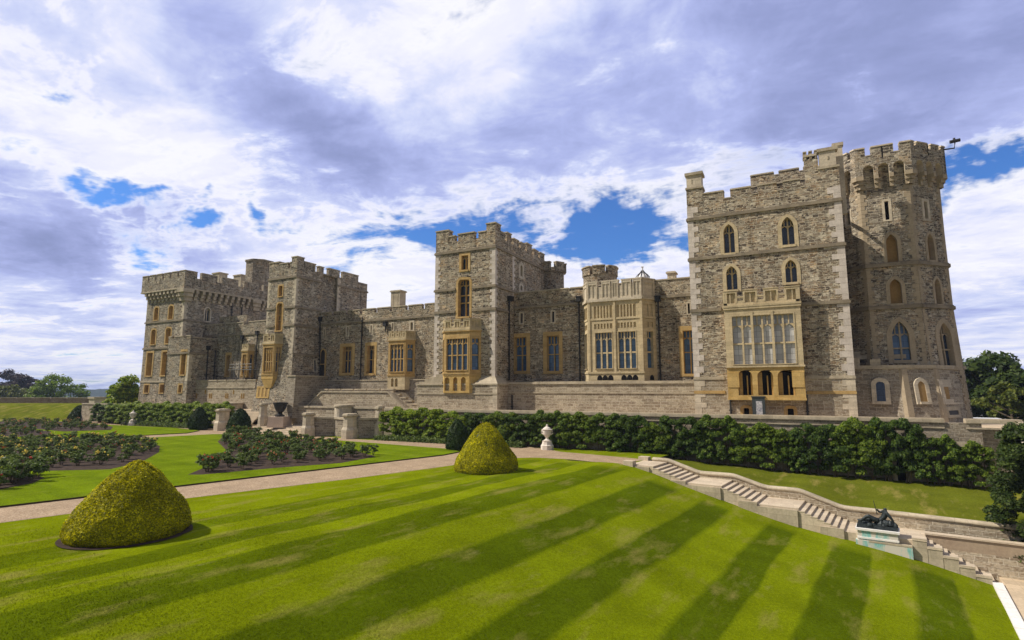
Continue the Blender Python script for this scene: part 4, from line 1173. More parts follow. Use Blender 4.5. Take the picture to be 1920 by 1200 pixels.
# ================================================================== far left tower
def tower_D():
    Yd = 59.0; f = Fr(0, Yd, 0)
    x0, x1 = f.px(276.5, 565)[0], f.px(346.5, 565)[0]
    bt = lambda z: .03*max(0, 9-z)
    f = Fr(x0, Yd, 0, bt); w = x1-x0; D = 26.
    fr_r = Fr(x1, Yd, 90, bt); fr_l = Fr(x0, Yd+D, -90, bt); fr_b = Fr(x1, Yd+D, 180)
    T = thing('square_tower', (x0+w/2, Yd+D/2, TZ), 'broad square tower with a heavy corbelled parapet at the far left end of the castle', 'tower', 'square towers of the castle front')
    zt, zc = f.px(312, 514)[1], f.px(312, 527)[1]
    za, zk = f.px(312, 546)[1], f.px(312, 565)[1]
    zs = [f.px(310, 603)[1], f.px(310, 652.5)[1], f.px(300, 716)[1]]
    wn = []
    for q, sp, gl in (((288, 574, 298.5, 602), 581, 'blind'), ((315, 570.5, 326, 600), 578, 'blind'), ((282, 615, 293.5, 647.5), 623, 'blind'), ((309, 612, 322, 646), 620, 'blind'),
                      ((273, 658, 287.5, 707), None, 'blind'), ((301.5, 656, 316.5, 706), None, 'blind'), ((270, 719, 281.5, 738.5), None, 'blind'), ((299, 718, 310.5, 738.5), None, 'blind')):
        r = f.rect(*q); wn.append((r, f.px((q[0]+q[2])/2, sp)[1] if sp else None, gl, sp is None and q[3]-q[1] > 30))
    rn = []
    for q, sp in (((382, 575, 396, 604), 583), ((377, 616, 392, 642), 624)):
        rn.append((fr_r.rect(*q), fr_r.px((q[0]+q[2])/2, sp)[1]))
    mb = MB(); zl = [5, 8, 11, 14, 16, 22]
    wall_face(mb, f, 0, w, TZ-1, za, [hole(r, z) for r, z, _, _ in wn], 0, zl, (1, .3))
    wall_face(mb, fr_r, 0, D, TZ-1, za, [hole(r, z) for r, z in rn], 0, zl, (0, 0))
    wall_face(mb, fr_l, 0, D, TZ-1, za, (), 0, zl); wall_face(mb, fr_b, 0, w, TZ-1, za)
    mb.build('wall', [M['rubble_grey']], T)
    for r, z, gl, big in wn:
        wd = r[1]-r[0]
        window(T, f, r, z, 'gold', gl, sw=wd*.15, lights=1, depth=.95, transom=((r[2]+r[3])/2 if big else None), bar=.15)
    for r, z in rn: window(T, fr_r, r, z, 'ashlar_pale', 'glass', sw=(r[1]-r[0])*.16, lights=2, depth=.5, head=z+.1)
    for z in zs[:2]: string(T, [(f, 0, w, 1, 1), (fr_r, 0, D, 0, 1), (fr_l, 0, D, 1, 0)], z)
    string(T, [(f, 0, w+1.6, 1, 1)], zs[2], .2, .12, 'coping')
    ed = [f.px(340, 640)[1], zs[0]-.13, zs[0]+.13, zk]
    for a, b in zip(ed[::2], ed[1::2]): quoins(T, f, w, -1, a, b, (fr_r, 0, 1), 'ashlar_pale', long=.8, short=.5, hh=.5, seed=8)
    # parapet on corbels
    o = .78; pb, kb = MB(), MB()
    x0p, x1p = x0-o, x1+o
    sides = [(Fr(x0p, Yd-o, 0), w+2*o, 7), (Fr(x1p, Yd-o, 90), D+2*o, 9), (Fr(x0p, Yd+D+o, -90), D+2*o, 9), (Fr(x1p, Yd+D+o, 180), w+2*o, 6)]
    for i, (fr, L, n) in enumerate(sides):
        if i == 0: battlement(pb, fr, 0, L, za, zc, zt, merl(6, 1.0, .28), .6)
        else: battlement(pb, fr, .602, L-.602, za, zc-.01, zt+.01, [.62, .32, 1.15, .34, 1.3, .5, 1.2, .45, 1.2, .4, 1.1, .4, 1.0], .6)
        pb.box(fr, *((-.08, L+.08) if i in (0, 3) else (.0, L)), -.3, .08, za-.12, za+.1, 1)
        m = int(L/1.25); u = (L-1.6)/m
        for j in range(m):
            s = .8+u*(j+.5)
            for dd, z0, z1 in ((-.02, zk+(za-zk)*.62, za-.1), (-.32, zk+(za-zk)*.3, zk+(za-zk)*.62), (-.6, zk, zk+(za-zk)*.3)):
                kb.box(fr, s-.27, s+.27, -1.0, dd, z0, z1)
            if i < 2: kb.build('corbel', M['coping'], T)
            kb = MB()
        if i == 0:
            for j in range(3):
                pass
    # big corner corbels
    for (cx, cy) in ((x1, Yd), (x1, Yd+14)):
        for k, (e, z0, z1) in enumerate(((.98, zk+(za-zk)*.62, za-.09), (.7, zk+(za-zk)*.25, zk+(za-zk)*.62), (.4, zk-(za-zk)*.15, zk+(za-zk)*.25))):
            kb.box(XYZ, cx-1.0, cx+e, cy-e, cy+1.0, z0, z1)
        kb.build('corbel', M['coping'], T); kb = MB()
    pb.face([np.array(p) for p in ((x0p, Yd-o, za+.2), (x1p, Yd-o, za+.2), (x1p, Yd+D+o, za+.2), (x0p, Yd+D+o, za+.2))], 0)
    pb.build('battlement', [M['rubble_grey'], M['coping']], T)
    # turrets on the roof
    tb = MB()
    Yb = 78.; c = onY(484, 560, Yb); cx = c[0]; r_ = abs(onY(501, 540, Yb)[0]-onY(467, 540, Yb)[0])/2
    ztu = onY(484, 491, Yb)[2]; zr = onY(484, 526, Yb)[2]
    tb.lathe((cx, Yb, 0), [(r_*.97, 20), (r_*.97, ztu-.5), (r_*1.06, ztu-.4), (r_*1.06, ztu-.1), (r_*.98, ztu)], 8, 0, False, .39)
    tb.build('turret', [M['rubble_grey'], M['coping']], T)
    for (p0, p1, py) in ((398, 411, 512), (438, 452, 516)):
        A, B_ = onY(p0, 520, Yb), onY(p1, 520, Yb); zz = onY(p0, py, Yb)[2]
        t2 = MB(); t2.box(XYZ, A[0], B_[0], Yb, Yb+2, za, zz-.25); t2.box(XYZ, A[0]-.15, B_[0]+.15, Yb-.15, Yb+2.15, zz-.25, zz)
        t2.build('chimney', M['coping'], T)
    # low projecting stage at the corner
    zb = f.px(350, 636)[1]; xb = onY(358.5, 620, Yd-.9)[0]
    fb = Fr(x1-2.4, Yd-.9, 0, bt); wb = xb-(x1-2.4)
    lb = MB(); Lr = 6.5
    wr = fb.rect(337.5, 655, 350.5, 705); wr2 = fb.rect(334, 719, 343.5, 738)
    wall_face(lb, fb, 0, wb, TZ-1, zb, [hole(wr), hole(wr2)], 0, zl, (0, 1))
    fbr = Fr(xb, Yd-.9, 90, bt)
    wall_face(lb, fbr, 0, Lr, TZ-1, zb, (), 0, zl, (1, 0))
    lb.face([fb.P(0, 0, zb), fb.P(wb, 0, zb), fbr.P(Lr, 0, zb), fb.P(0, -Lr, zb)], 0)
    lb.face([fbr.P(Lr, 0, TZ), fbr.P(Lr, -4, TZ), fbr.P(Lr, -4, zb), fbr.P(Lr, 0, zb)], 0)
    lb.face([fb.P(0, 0, TZ-1), fb.P(0, -2, TZ-1), fb.P(0, -2, zb), fb.P(0, 0, zb)], 0)
    battlement(lb, fb, 0, wb, zb-.05, zb+.0, zb+.55, [.5, .4, 1.2, .3, .7], .4, 0, 1)
    battlement(lb, fbr, 0.03, Lr, zb-.06, zb+.12, zb+.30, [1], .4, 0, 1)
    B = lb.build('corner_stage', [M['rubble_grey'], M['coping']], T)
    string(T, [(fb, 0, wb, 0, 1), (fbr, 0, Lr, 0, 0)], f.px(350, 663)[1])
    for r, tr in ((wr, True), (wr2, False)): window(T, fb, r, None, 'gold', 'blind', sw=(r[1]-r[0])*.18, lights=1, depth=.6, transom=((r[2]+r[3])/2 if tr else None))
    quoins(T, fb, wb, -1, f.px(350, 715)[1], f.px(350, 664)[1]-.13, (fbr, 0, 1), 'ashlar_pale', long=.8, short=.6, hh=.55, seed=9)
    downpipe(T, fbr, 3.2, 7.5, 13.0, True); downpipe(T, fbr, 4.6, 7.5, 13.0, False)
    for s, q in ((12.2, 24.), (15.0, 22.5)): downpipe(T, fr_r, s*.75, 7, q)
tower_D()
# ================================================================== main walls between the towers
def range_wall(name_label, xa, xb, pyp, pys, widths, holes_w, extra=None, mat='rubble', zbot=TZ-.5, Y=YM, merl_px=None):
    f = Fr(0, Y, 0)
    T = thing('castle_wall', ((xa+xb)/2, Y, TZ), name_label, 'wall', 'castle front walls')
    zc, zm, zs = f.px(*pyp[0])[1], f.px(*pyp[1])[1], f.px(*pys)[1]
    mb = MB(); hs = []
    for q in holes_w:
        r = f.rect(*q['q']); z = f.px((q['q'][0]+q['q'][2])/2, q['sp'])[1] if q.get('sp') else None
        q['r'], q['z'] = r, z; hs.append(hole(r, z))
    wall_face(mb, f, xa, xb, zbot, zc, hs)
    mb.face([f.P(xa, 0, zc), f.P(xb, 0, zc), f.P(xb, -8, zc), f.P(xa, -8, zc)])
    mb.build('wall', [M[mat]], T)
    pb = MB()
    battlement(pb, f, xa, xb, zc-.02, zc+.02, zm, widths, .5)
    pb.build('battlement', [M[mat], M['coping']], T)
    string(T, [(f, xa, xb, 0, 0)], zs)
    for q in holes_w:
        k = q.get('k', 'win'); r, z = q['r'], q['z']
        if k == 'slit': slit(T, f, r, zs=z, sw=(r[1]-r[0])*.28)
        else:
            t = f.px((q['q'][0]+q['q'][2])/2, q['t'])[1]; h = f.px((q['q'][0]+q['q'][2])/2, q['h'])[1]
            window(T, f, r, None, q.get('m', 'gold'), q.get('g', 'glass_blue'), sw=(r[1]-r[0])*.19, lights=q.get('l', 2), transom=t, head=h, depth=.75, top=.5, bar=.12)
    if extra: extra(T, f, zc, zm, zs)
def r1_extra(T, f, zc, zm, zs):
    # two storey canted bay
    pj = 1.7; ff = Fr(0, YM-pj, 0)
    xl, xc, xr, xw = ff.px(1103, 640)[0], ff.px(1206, 640)[0], f.px(1231, 640)[0], f.px(1093, 640)[0]
    xwl = xl-(xr-xc)
    pts = [(xwl, YM), (xl, YM-pj), (xc, YM-pj), (xr, YM)]
    fl = frames(pts)
    Z = {v: ff.px(1153, v)[1] for v in (709, 697, 692, 621, 600, 597, 572, 564, 527)}
    z0, z1 = Z[697], Z[564]
    o, g, pn = MB(), MB(), MB()
    zt = ff.px(1153, 661)[1]; zh = ff.px(1153, 636)[1]
    pr = MB()
    for i, (fr, w) in enumerate(fl):
        if i == 1:
            cols = [(.75, w/2-.28), (w/2+.28, w-.75)]; lt = 3
        else: cols = [(.45, w-.45)]; lt = 1
        hs = []
        for a, b in cols:
            hs += [(a, b, Z[692], Z[621]), (a, b, Z[600]+.0, Z[572]), (a, b, Z[621]+.35, Z[600]-.35)]
        wall_face(o, fr, 0, w, z0, z1, [hole(h) for h in hs])
        for a, b in cols:
            window_geo(o, g, fr, (a, b, Z[692], Z[621]), None, sw=.1, lights=lt, transom=zt, head=zh, depth=.45, bar=.17)
            for za_, zb_, n in ((Z[600], Z[572], lt*2), (Z[621]+.35, Z[600]-.35, lt*2)):
                o.face([fr.P(a, -.16, za_), fr.P(b, -.16, za_), fr.P(b, -.16, zb_), fr.P(a, -.16, zb_)])
                for p, q, c, d in ((a, b, za_, za_), (a, b, zb_, zb_)): o.face([fr.P(p, 0, c), fr.P(q, 0, c), fr.P(q, -.16, c), fr.P(p, -.16, c)])
                for p in (a, b): o.face([fr.P(p, 0, za_), fr.P(p, -.16, za_), fr.P(p, -.16, zb_), fr.P(p, 0, zb_)])
                for j in range(1, n): o.box(fr, a+(b-a)*j/n-.07, a+(b-a)*j/n+.07, -.17, .01, za_, zb_)
        e = [0, w] if i == 1 else []
        for s in e: o.box(fr, s-.28 if s else .0, s+.0 if s else .28, -.1, .1, z0, z1)
        if i == 1: o.box(fr, w/2-.12, w/2+.12, -.1, .12, z0, z1)
        o.box(fr, 0, w, -.1, .07, Z[597]-.12, Z[597]+.12)
        # parapet with sunk panels
        n = 6 if i == 1 else 1
        zp0, zp1 = z1+.3, Z[527]
        pr.box(fr, 0, w, -.4, 0, zp0, zp1-(.55 if i == 1 else .0))
        pr.box(fr, -.05, w+.05, -.5, .2, z1, z1+.3)
        if i == 1:
            u = w/5.0
            for a, b in ((0, u*.95), (u*1.35, u*2.2), (u*2.3, u*2.9), (u*3.2, u*4.1), (u*4.2, w)):
                pr.box(fr, a, b, -.4, .003, zp1-.55, zp1); pr.box(fr, a-.05, b+.05, -.47, .1, zp1, zp1+.16)
                pr.box(fr, a+.02, a+.14, -.1, .1, zp0, zp1); pr.box(fr, b-.14, b-.02, -.1, .1, zp0, zp1)
                m = (a+b)/2; pr.box(fr, m-.05, m+.05, -.1, .07, zp0+.2, zp1-.2)
                pr.box(fr, a+.14, b-.14, -.1, .08, zp1-.25, zp1-.05); pr.box(fr, a+.14, b-.14, -.1, .08, zp0, zp0+.2)
        else:
            pr.box(fr, -.05, w+.05, -.47, .1, zp1, zp1+.16)
            for s in (.1, w-.35): pr.box(fr, s, s+.2, -.1, .08, zp0, zp1)
            pr.box(fr, .3, w-.35, -.1, .07, zp1-.4, zp1-.1)
    def grow(k): return [(pts[0][0]-k, YM+.02), (pts[1][0]-k*.5, YM-pj-k), (pts[2][0]+k*.5, YM-pj-k), (pts[3][0]+k, YM+.02)]
    o.prism(grow(.14), z0-.2, z0+.02); o.prism(grow(.05), Z[709]-.9, z0-.2); o.prism(grow(-.2), z1-.02, z1+.28)
    O = o.build('bay_window', M['ashlar'], T)
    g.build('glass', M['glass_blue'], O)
    pr.build('parapet', M['ashlar_pale'], O)
    vb = MB(); fr, w = fl[1]
    for j, s in enumerate((.16, .26, .36, .60, .70, .80)):
        x = w*s; pt = arch_pts(x, x+.62, z0-.95, z0-.75, z0-.35, 4)
        vb.face([fr.P(q, .062, z) for q, z in pt]); vb.build('vent', M['dark'], O); vb = MB()  # flat near-black shape on the stone instead of a shaded hole
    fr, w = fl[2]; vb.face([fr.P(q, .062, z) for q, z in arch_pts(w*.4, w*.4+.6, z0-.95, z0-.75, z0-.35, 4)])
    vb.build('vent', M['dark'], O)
    # round turret behind it
    Yt = 67.5; c0, c1 = onY(1094, 520, Yt)[0], onY(1157, 520, Yt)[0]; cx, r_ = (c0+c1)/2, (c1-c0)/2
    tb = MB(); zt_ = onY(1125, 503.5, Yt)[2]
    tb.lathe((cx, Yt, 0), [(r_*.95, 17), (r_*.95, zt_-1.1), (.1, zt_-1.1)], 18, 0, True)
    for k in range(7):
        a = k*2*math.pi/7+.25; fr = Fr(cx, Yt, math.degrees(a))
        for j in (-1, 0, 1):
            fq = Fr(cx, Yt, math.degrees(a)+j*13)
            tb.box(fq, -r_*.13, r_*.13, r_*.75, r_*1.0, zt_-1.15, zt_-.15+.002*j, 0); tb.box(fq, -r_*.14, r_*.14, r_*.72, r_*1.05, zt_-.15, zt_+.002*j, 1)
    tb.build('turret', [M['rubble'], M['coping']], T)
    # glazed lantern on the roof
    Yl = 72.; c = onY(1205, 521, Yl); rl = abs(onY(1218, 521, Yl)[0]-c[0]); zl0 = onY(1205, 528, Yl)[2]; zl1 = onY(1205, 508, Yl)[2]; zf = onY(1205, 499, Yl)[2]
    lb = MB(); lb.lathe((c[0], Yl, 0), [(rl, zl0), (rl*1.0, zl0+.5), (rl*.75, zl0+(zl1-zl0)*.55), (rl*.35, zl1-.3), (.12, zl1), (.1, zf-.2), (.22, zf-.1), (.02, zf)], 12, 0, False)
    for k in range(12):
        a = k*math.pi/6
        lb.tube([(c[0]+q*math.cos(a), Yl+q*math.sin(a), z) for q, z in ((rl*1.02, zl0+.5), (rl*.77, zl0+(zl1-zl0)*.57), (rl*.36, zl1-.27), (.1, zl1+.05))], .06, 4, 1)
    lb.build('roof_lantern', [M['white'], M['lead']], T)
    a, b = onY(1251, 515, 66)[0], onY(1265, 515, 66)[0]
    chimney(T, a, b, 66, 67.2, zc-.5, onY(1258, 508.5, 66)[2], 'ashlar_pale')
    for px, z in ((1086, None), (1234, None), (960, None)):
        s = f.px(px, 560)[0]; zz = f.px(px, 566)[1]
        downpipe(T, f, s, 6.5, zz)
W1 = [dict(q=(958.5, 625, 994, 701), t=666, h=649), dict(q=(1018.5, 622, 1055, 701), t=664, h=646), dict(q=(1274, 611, 1313, 706), t=660, h=634),
      dict(q=(973, 584, 983, 608), sp=588, k='slit'), dict(q=(1032, 581, 1042, 606), sp=585, k='slit'), dict(q=(1287, 566, 1296, 590), k='slit')]
xB1 = Fr(0, YT, 0).px(928.5, 520)[0]; xB0 = Fr(0, YT, 0).px(816.5, 520)[0]; xC1 = Fr(0, YT, 0).px(556, 525)[0]; xC0 = Fr(0, YT, 0).px(504, 525)[0]; xD1 = Fr(0, 59., 0).px(346.5, 565)[0]
range_wall('castle wall with a cream two-storey bay, left of the big right tower', xB1, -9.3, ((1045, 547), (1045, 541)), (1035, 573), [12, .3, 24], W1, r1_extra)
W2 = [dict(q=(637, 644, 665, 704), t=676, h=658, l=3, g='glass'), dict(q=(684, 642, 706, 704), t=674, h=656, g='glass'),
      dict(q=(605.5, 615, 610.5, 635), k='slit'), dict(q=(649, 611, 655, 631), k='slit'), dict(q=(693, 608, 699, 628), k='slit'), dict(q=(733.5, 604, 739.5, 620), k='slit'), dict(q=(767, 601, 777, 621), k='slit'),
      dict(q=(687.5, 715, 693, 727), k='slit')]
def r2_extra(T, f, zc, zm, zs):
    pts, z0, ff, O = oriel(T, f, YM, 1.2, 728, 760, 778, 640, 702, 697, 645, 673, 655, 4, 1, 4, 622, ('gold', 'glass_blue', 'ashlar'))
    zb = ff.px(742, 729)[1]
    nn = []
    for a, b in ((733, 738), (740, 745.5)): nn.append((ff.px(a, 718)[0]-pts[1][0], ff.px(b, 718)[0]-pts[1][0], zb+.3, ff.px(742, 709)[1]))
    niche_base(O, pts, z0-.3, zb, nn, 'ashlar')
    a, b = onY(733, 555, 66)[0], onY(750, 555, 66)[0]
    chimney(T, a, b, 66, 67.4, zc-.3, onY(742, 544, 66)[2], 'coping')
    downpipe(T, f, f.px(679, 640)[0], 6.5, f.px(679, 595)[1], False)
    s = f.px(724, 610)[0]; downpipe(T, f, s, f.px(724, 622)[1], f.px(724, 612)[1])
    # arched door beside the left tower
    r = f.rect(600, 653, 611.5, 711); r = (max(r[0], xC1+.25), r[1], r[2], r[3])
    st, g = MB(), MB(); window_geo(st, g, f, r, f.px(606, 663)[1], sw=.22, lights=1, depth=-.02, proud=.12, sill=False, transom=f.px(606, 683)[1])
    d = st.build('door', M['gold'], T); g.build('door_leaf', M['wood'], d)
range_wall('long battlemented castle wall with an oriel window between the slim tower and the middle tower', xC1, xB0, ((715, 587), (715, 576)), (700, 601), merl(9, 1.0, .20), W2, r2_extra, zbot=TZ-.5)
W3 = [dict(q=(422, 661, 433, 707), t=686, h=672, g='blind', l=2)]
def r3_extra(T, f, zc, zm, zs):
    pts, z0, ff, O = oriel(T, f, YM, 1.0, 452, 464, 476, 660, 704, 701, 664, 683, 672, 2, 1, 2, 646, ('gold', 'glass', 'ashlar'))
    downpipe(T, f, f.px(482, 660)[0], 7, f.px(482, 628)[1]); downpipe(T, f, f.px(455, 650)[0], f.px(455, 650)[1], f.px(455, 636)[1])
    # step up in the roof behind
    sb = MB(); a, b = f.px(405, 610)[0], f.px(456, 610)[0]
    sb.box(f, a, b, -3, -.6, zc-.5, f.px(430, 592)[1]); sb.build('upper_wall', M['rubble_grey'], T)
range_wall('short castle wall with a small oriel beside the far left tower', xD1, xC0, ((470, 610), (470, 602)), (460, 627), merl(4, 1, .25), W3, r3_extra, 'rubble_grey')
# ================================================================== terrace, its walls and steps
def slab(name, pts, z0, z1, mats, kind='structure', fr=XYZ, side=1):
    mb = MB()
    a = [fr.P(x, y, z0) for x, y in pts]; b = [fr.P(x, y, z1) for x, y in pts]
    mb.face(b, 0); n = len(pts)
    for i in range(n):
        j = (i+1) % n; mb.face([a[i], a[j], b[j], b[i]], min(side, len(mats)-1))
    o = mb.build(name, mats); o['kind'] = kind
    return o
xP1 = onY(932, 740, 57.2)[0]
slab('car_park', [(16.6, 57.2), (120, 57.2), (120, 180), (16.6, 180)], -8, .9, [M['gravel_grey'], M['coursed_dark']])
slab('terrace', [(-46.6, 55.2), (13.8, 55.2), (16.6, 58.5), (16.6, 130), (-119, 130), (-119, 57.4), (-85.6, 57.4), (-85.6, 57.9), (-80.5, 57.9), (-80.5, 57.4), (-64, 57.4), (-50, 57.4), (-46.6, 55.6)], -8, TZ, [M['paving'], M['coursed_dark']])
def terrace_wall():
    f = Fr(0, YW, 0); a, b = xP1-.3, -9.28
    T = thing('terrace_wall', ((a+b)/2, YW, TZ), 'plain coursed terrace wall below the cream two-storey bay', 'wall', 'terrace walls')
    zt, zs = 6.98, 5.7
    mb = MB(); mb.box(f, a, b, -.6, 0, TZ-.5, zt-.3); mb.build('wall', M['coursed'], T)
    cp = MB(); cp.box(f, a, b, -.7, .13, zt-.3, zt-.06); cp.box(f, a, b, -.6, .04, zt-.06, zt); cp.build('coping', M['coping'], T)
    s = MB(); s.box(f, a, b, -.05, .08, zs-.1, zs+.1); s.build('string_course', M['coping'], T)
    pl = MB(); pl.box(f, a, b, -.05, .12, TZ-.4, TZ+.55); pl.build('plinth', M['coursed'], T)
    downpipe(T, f, a+.9, TZ, 5.4, False)
terrace_wall()
def left_terrace_wall():
    f = Fr(0, 59.6, 0); a, b = f.px(357, 730)[0], f.px(478, 740)[0]
    T = thing('terrace_wall', ((a+b)/2, 59.6, TZ), 'coursed terrace wall with low merlons and pairs of arched slits, between the far left tower and the slim tower', 'wall', 'terrace walls')
    zt = f.px(420, 712)[1]; zc = zt-.45; zs = f.px(420, 727)[1]
    qs = []
    for c in (366.5, 368.5, 393, 396.5, 423.5, 427, 453, 457): qs.append((c-1.3, 737, c+1.3, 747))
    for c in (385.5, 438): qs.append((c-1.2, 730, c+1.2, 739))
    rs = [f.rect(*q) for q in qs]
    mb = MB()
    wall_face(mb, f, a, b, TZ-2, zc, [hole(r, r[3]-.25) for r in rs])
    battlement(mb, f, a, b, zc-.01, zc+.02, zt, merl(7, 1, .12), .5)
    mb.build('wall', [M['coursed'], M['coping']], T)
    for r in rs: slit(T, f, r, zs=r[3]-.25, sw=(r[1]-r[0])*.22, mat='gold')
    string(T, [(f, a, b, 0, 0)], zs, .18, .1, 'coping')
left_terrace_wall()
def stair_block():
    Y = 58.4; f = Fr(0, Y, 0)
    T = thing('terrace_stairs', (-62, Y, TZ), 'raised stone landing with stepped balustrades on both sides, in front of the long battlemented wall', 'stairs')
    P = lambda x, y: f.px(x, y)
    zt = P(660, 736)[1]; zb = TZ-.5
    a0, a1, b1, b0 = P(573, 745)[0], P(603, 745)[0], P(727, 745)[0], P(757, 745)[0]
    mb = MB()
    mb.poly(f, [(a0, zb), (b0, zb), (b0, TZ+.4), (b1, zt), (a1, zt), (a0, TZ+.3)], -4.0, 0, 0)
    mb.build('wall', [M['coursed']], T)
    cp = MB()
    for p, q in (((a0, TZ+.3), (a1, zt)), ((a1, zt), (b1, zt)), ((b1, zt), (b0, TZ+.4))):
        cp.poly(f, [(p[0], p[1]), (q[0], q[1]), (q[0], q[1]+.22), (p[0], p[1]+.22)], -.4, .12, 0)
    cp.build('coping', M['coping'], T)
    # stepped upper balustrade
    up = MB(); g = Fr(0, Y+1.6, 0); zu = g.px(660, 729)[1]
    zc = g.px(660, 735)[1]
    c0, c1 = g.px(594, 730)[0], g.px(738, 730)[0]
    battlement(up, g, c0, c1, zt-.1, zc, zu, merl(6, 1, .09), .45, 0, 1)
    for k in range(1, 6):
        w = 1.05
        up.box(g, c0-w*k, c0-w*(k-1)-.02, -.45, 0, zb, zc-.42*k, 0); up.box(g, c0-w*k-.06, c0-w*(k-1)+.02, -.52, .08, zc-.42*k, zc-.42*k+.2, 1)
        up.box(g, c1+w*(k-1)+.02, c1+w*k, -.45, 0, zb, zc-.42*k, 0); up.box(g, c1+w*(k-1)-.02, c1+w*k+.06, -.52, .08, zc-.42*k, zc-.42*k+.2, 1)
    up.build('balustrade', [M['coursed'], M['coping']], T)
    # flight against the slim tower
    st = MB(); x_ = xC1+.2
    for k in range(12):
        st.box(XYZ, x_+.42*k, x_+.42*(k+1)+.0, 60.6, 62.9, TZ, 7.4-.34*k-.003*k, 0)
    st.build('flight', M['coping'], T)
    bm = MB(); bm.box(XYZ, xC1+.3, xB0, 62.4, 62.95, TZ, 7.35, 0); bm.box(XYZ, xC1+.3, xB0, 62.3, 62.97, 7.35, 7.5, 1); bm.build('base_wall', [M['coursed_dark'], M['coping']], T)
stair_block()
# garden retaining wall
def retaining():
    X0, X1 = -46.2, 12.3
    T = thing('retaining_wall', ((X0+X1)/2, 54.9, 0), 'long grey stone retaining wall behind the row of climbing shrubs', 'wall', 'garden walls')
    f = Fr(0, 54.7, 0)
    mb = MB(); mb.box(f, X0, X1, -.5, 0, -2.6, 3.45); mb.build('wall', M['coursed_dark'], T)
    cp = MB()
    for a, b in ((X0, 10.0), (11.35, X1+2.4)): cp.box(f, a, b, -.7, .16, 3.45, 3.7); cp.box(f, a, b, -.6, .06, 3.7, 3.78); cp.box(f, a, b, -.1, .1, 3.0, 3.12)
    cp.build('coping', M['coping'], T)
    # gap with a few steps in the parapet
    st = MB()
    for k in range(4): st.box(f, 10.05, 11.3, .0+.25*(3-k)+.01, .0+.25*(4-k), 2.0-.3*k-.28, 2.0-.3*k)
    st.build('step', M['coping'], T)
    dr = MB(); a, b = f.px(1681, 880)[0], f.px(1697, 880)[0]; z1 = f.px(1690, 861)[1]
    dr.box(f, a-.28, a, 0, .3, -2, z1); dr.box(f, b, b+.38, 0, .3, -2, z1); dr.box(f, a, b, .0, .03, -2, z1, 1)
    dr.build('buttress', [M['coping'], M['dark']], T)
    # pale rounded bastion at the right end
    B = thing('garden_wall', (15, 53, 0), 'pale sunlit rounded wall at the right edge behind the dark bush', 'wall', 'garden walls')
    b = MB(); c = onY(1885, 800, 54.0)
    pts = [(X1+2.0, 54.65), (X1+2.4, 53.2), (X1+3.6, 51.9), (X1+5.2, 51.2), (X1+8, 51.0), (X1+12, 51), (X1+12, 57), (X1+2.0, 57)]
    b.prism(pts, -6, 3.3, 0); b.prism([(x-.12 if x < 20 else x, y-.12 if y < 54 else y) for x, y in pts], 3.3, 3.6, 1)
    b.build('wall', [M['marble'], M['coping']], B)
retaining()
def left_retaining():
    T = thing('retaining_wall', (-105, 57.1, 0), 'low stone wall behind the bright green hedge at the foot of the far left tower', 'wall', 'garden walls')
    mb = MB(); mb.box(XYZ, -122, -85.6, 56.9, 57.35, -1, 3.3, 0); mb.box(XYZ, -122, -85.5, 56.8, 57.45, 3.3, 3.5, 1); mb.build('wall', [M['coursed'], M['coping']], T)
left_retaining()
# ------------------------------------------------------------------ piers, low walls, steps of the garden entrance
def pier(px, pyb, pyt, w, label, z=0., Y=None, group='stone piers of the garden entrance', kind=0):
    p = onZ(px, pyb, z) if Y is None else onY(px, pyb, Y)
    zt = p[2] + (pyb-pyt)*np.linalg.norm((p-EYE)@_fw)/FPX/.98
    x, y, z0 = p
    T = thing('stone_pier', (x, y, z0), label, 'pier', group)
    h = zt-z0; r = w/2
    mb = MB(); n = 8; ro = math.pi/8
    if kind == 0:
        mb.lathe((x, y, z0), [(r*1.22, -.3), (r*1.22, .35*h), (r*1.0, .46*h), (r*.98, h*.86)], n, 0, False, ro)
        mb.build('shaft', M['ashlar_pale'], T)
        c = MB(); c.lathe((x, y, z0), [(r*1.0, h*.862), (r*1.2, h*.90), (r*1.2, h*.955), (r*1.05, h*.96), (r*1.0, h), (.05, h+.06)], n, 0, False, ro); c.build('cap', M['coping'], T)
    else:
        mb.lathe((x, y, z0), [(r, -1.2), (r, h*.72)], 24, 0, True); mb.build('shaft', M['ashlar_pale'], T)
        c = MB(); c.lathe((x, y, z0), [(r*1.0, h*.722), (r*1.1, h*.76), (r*1.1, h*.93), (r*1.04, h), (.05, h+.02)], 24, 0, False); c.build('cap', M['coping'], T)
    return T
pier(655, 822, 777, 1.75, 'tall pale octagonal pier at the right end of the entrance, beside the round clipped bush')
pier(577, 818, 775, 1.55, 'pale octagonal pier right of the entrance steps, left of the round clipped bush')
pier(416, 807, 768, 1.9, 'pale octagonal pier between the two dark cones left of the steps')
pier(372, 802, 767, 1.8, 'pale octagonal pier half hidden by a dark clipped cone, outermost on the left')
pier(492, 796, 757, 1.1, 'slim white pier standing left of the black vase', z=1.0)
pier(711, 815, 763, 1.1, 'slim pale pier where the climbing shrubs begin', z=.4)
pier(437, 768, 755, 2.9, 'broad round stone drum on the terrace edge above the left cone', Y=58.6, group='round stone drums on the terrace edge', kind=1)
pier(645, 775, 759, 2.5, 'broad round stone drum on the terrace edge behind the tall pier', Y=57.0, group='round stone drums on the terrace edge', kind=1)
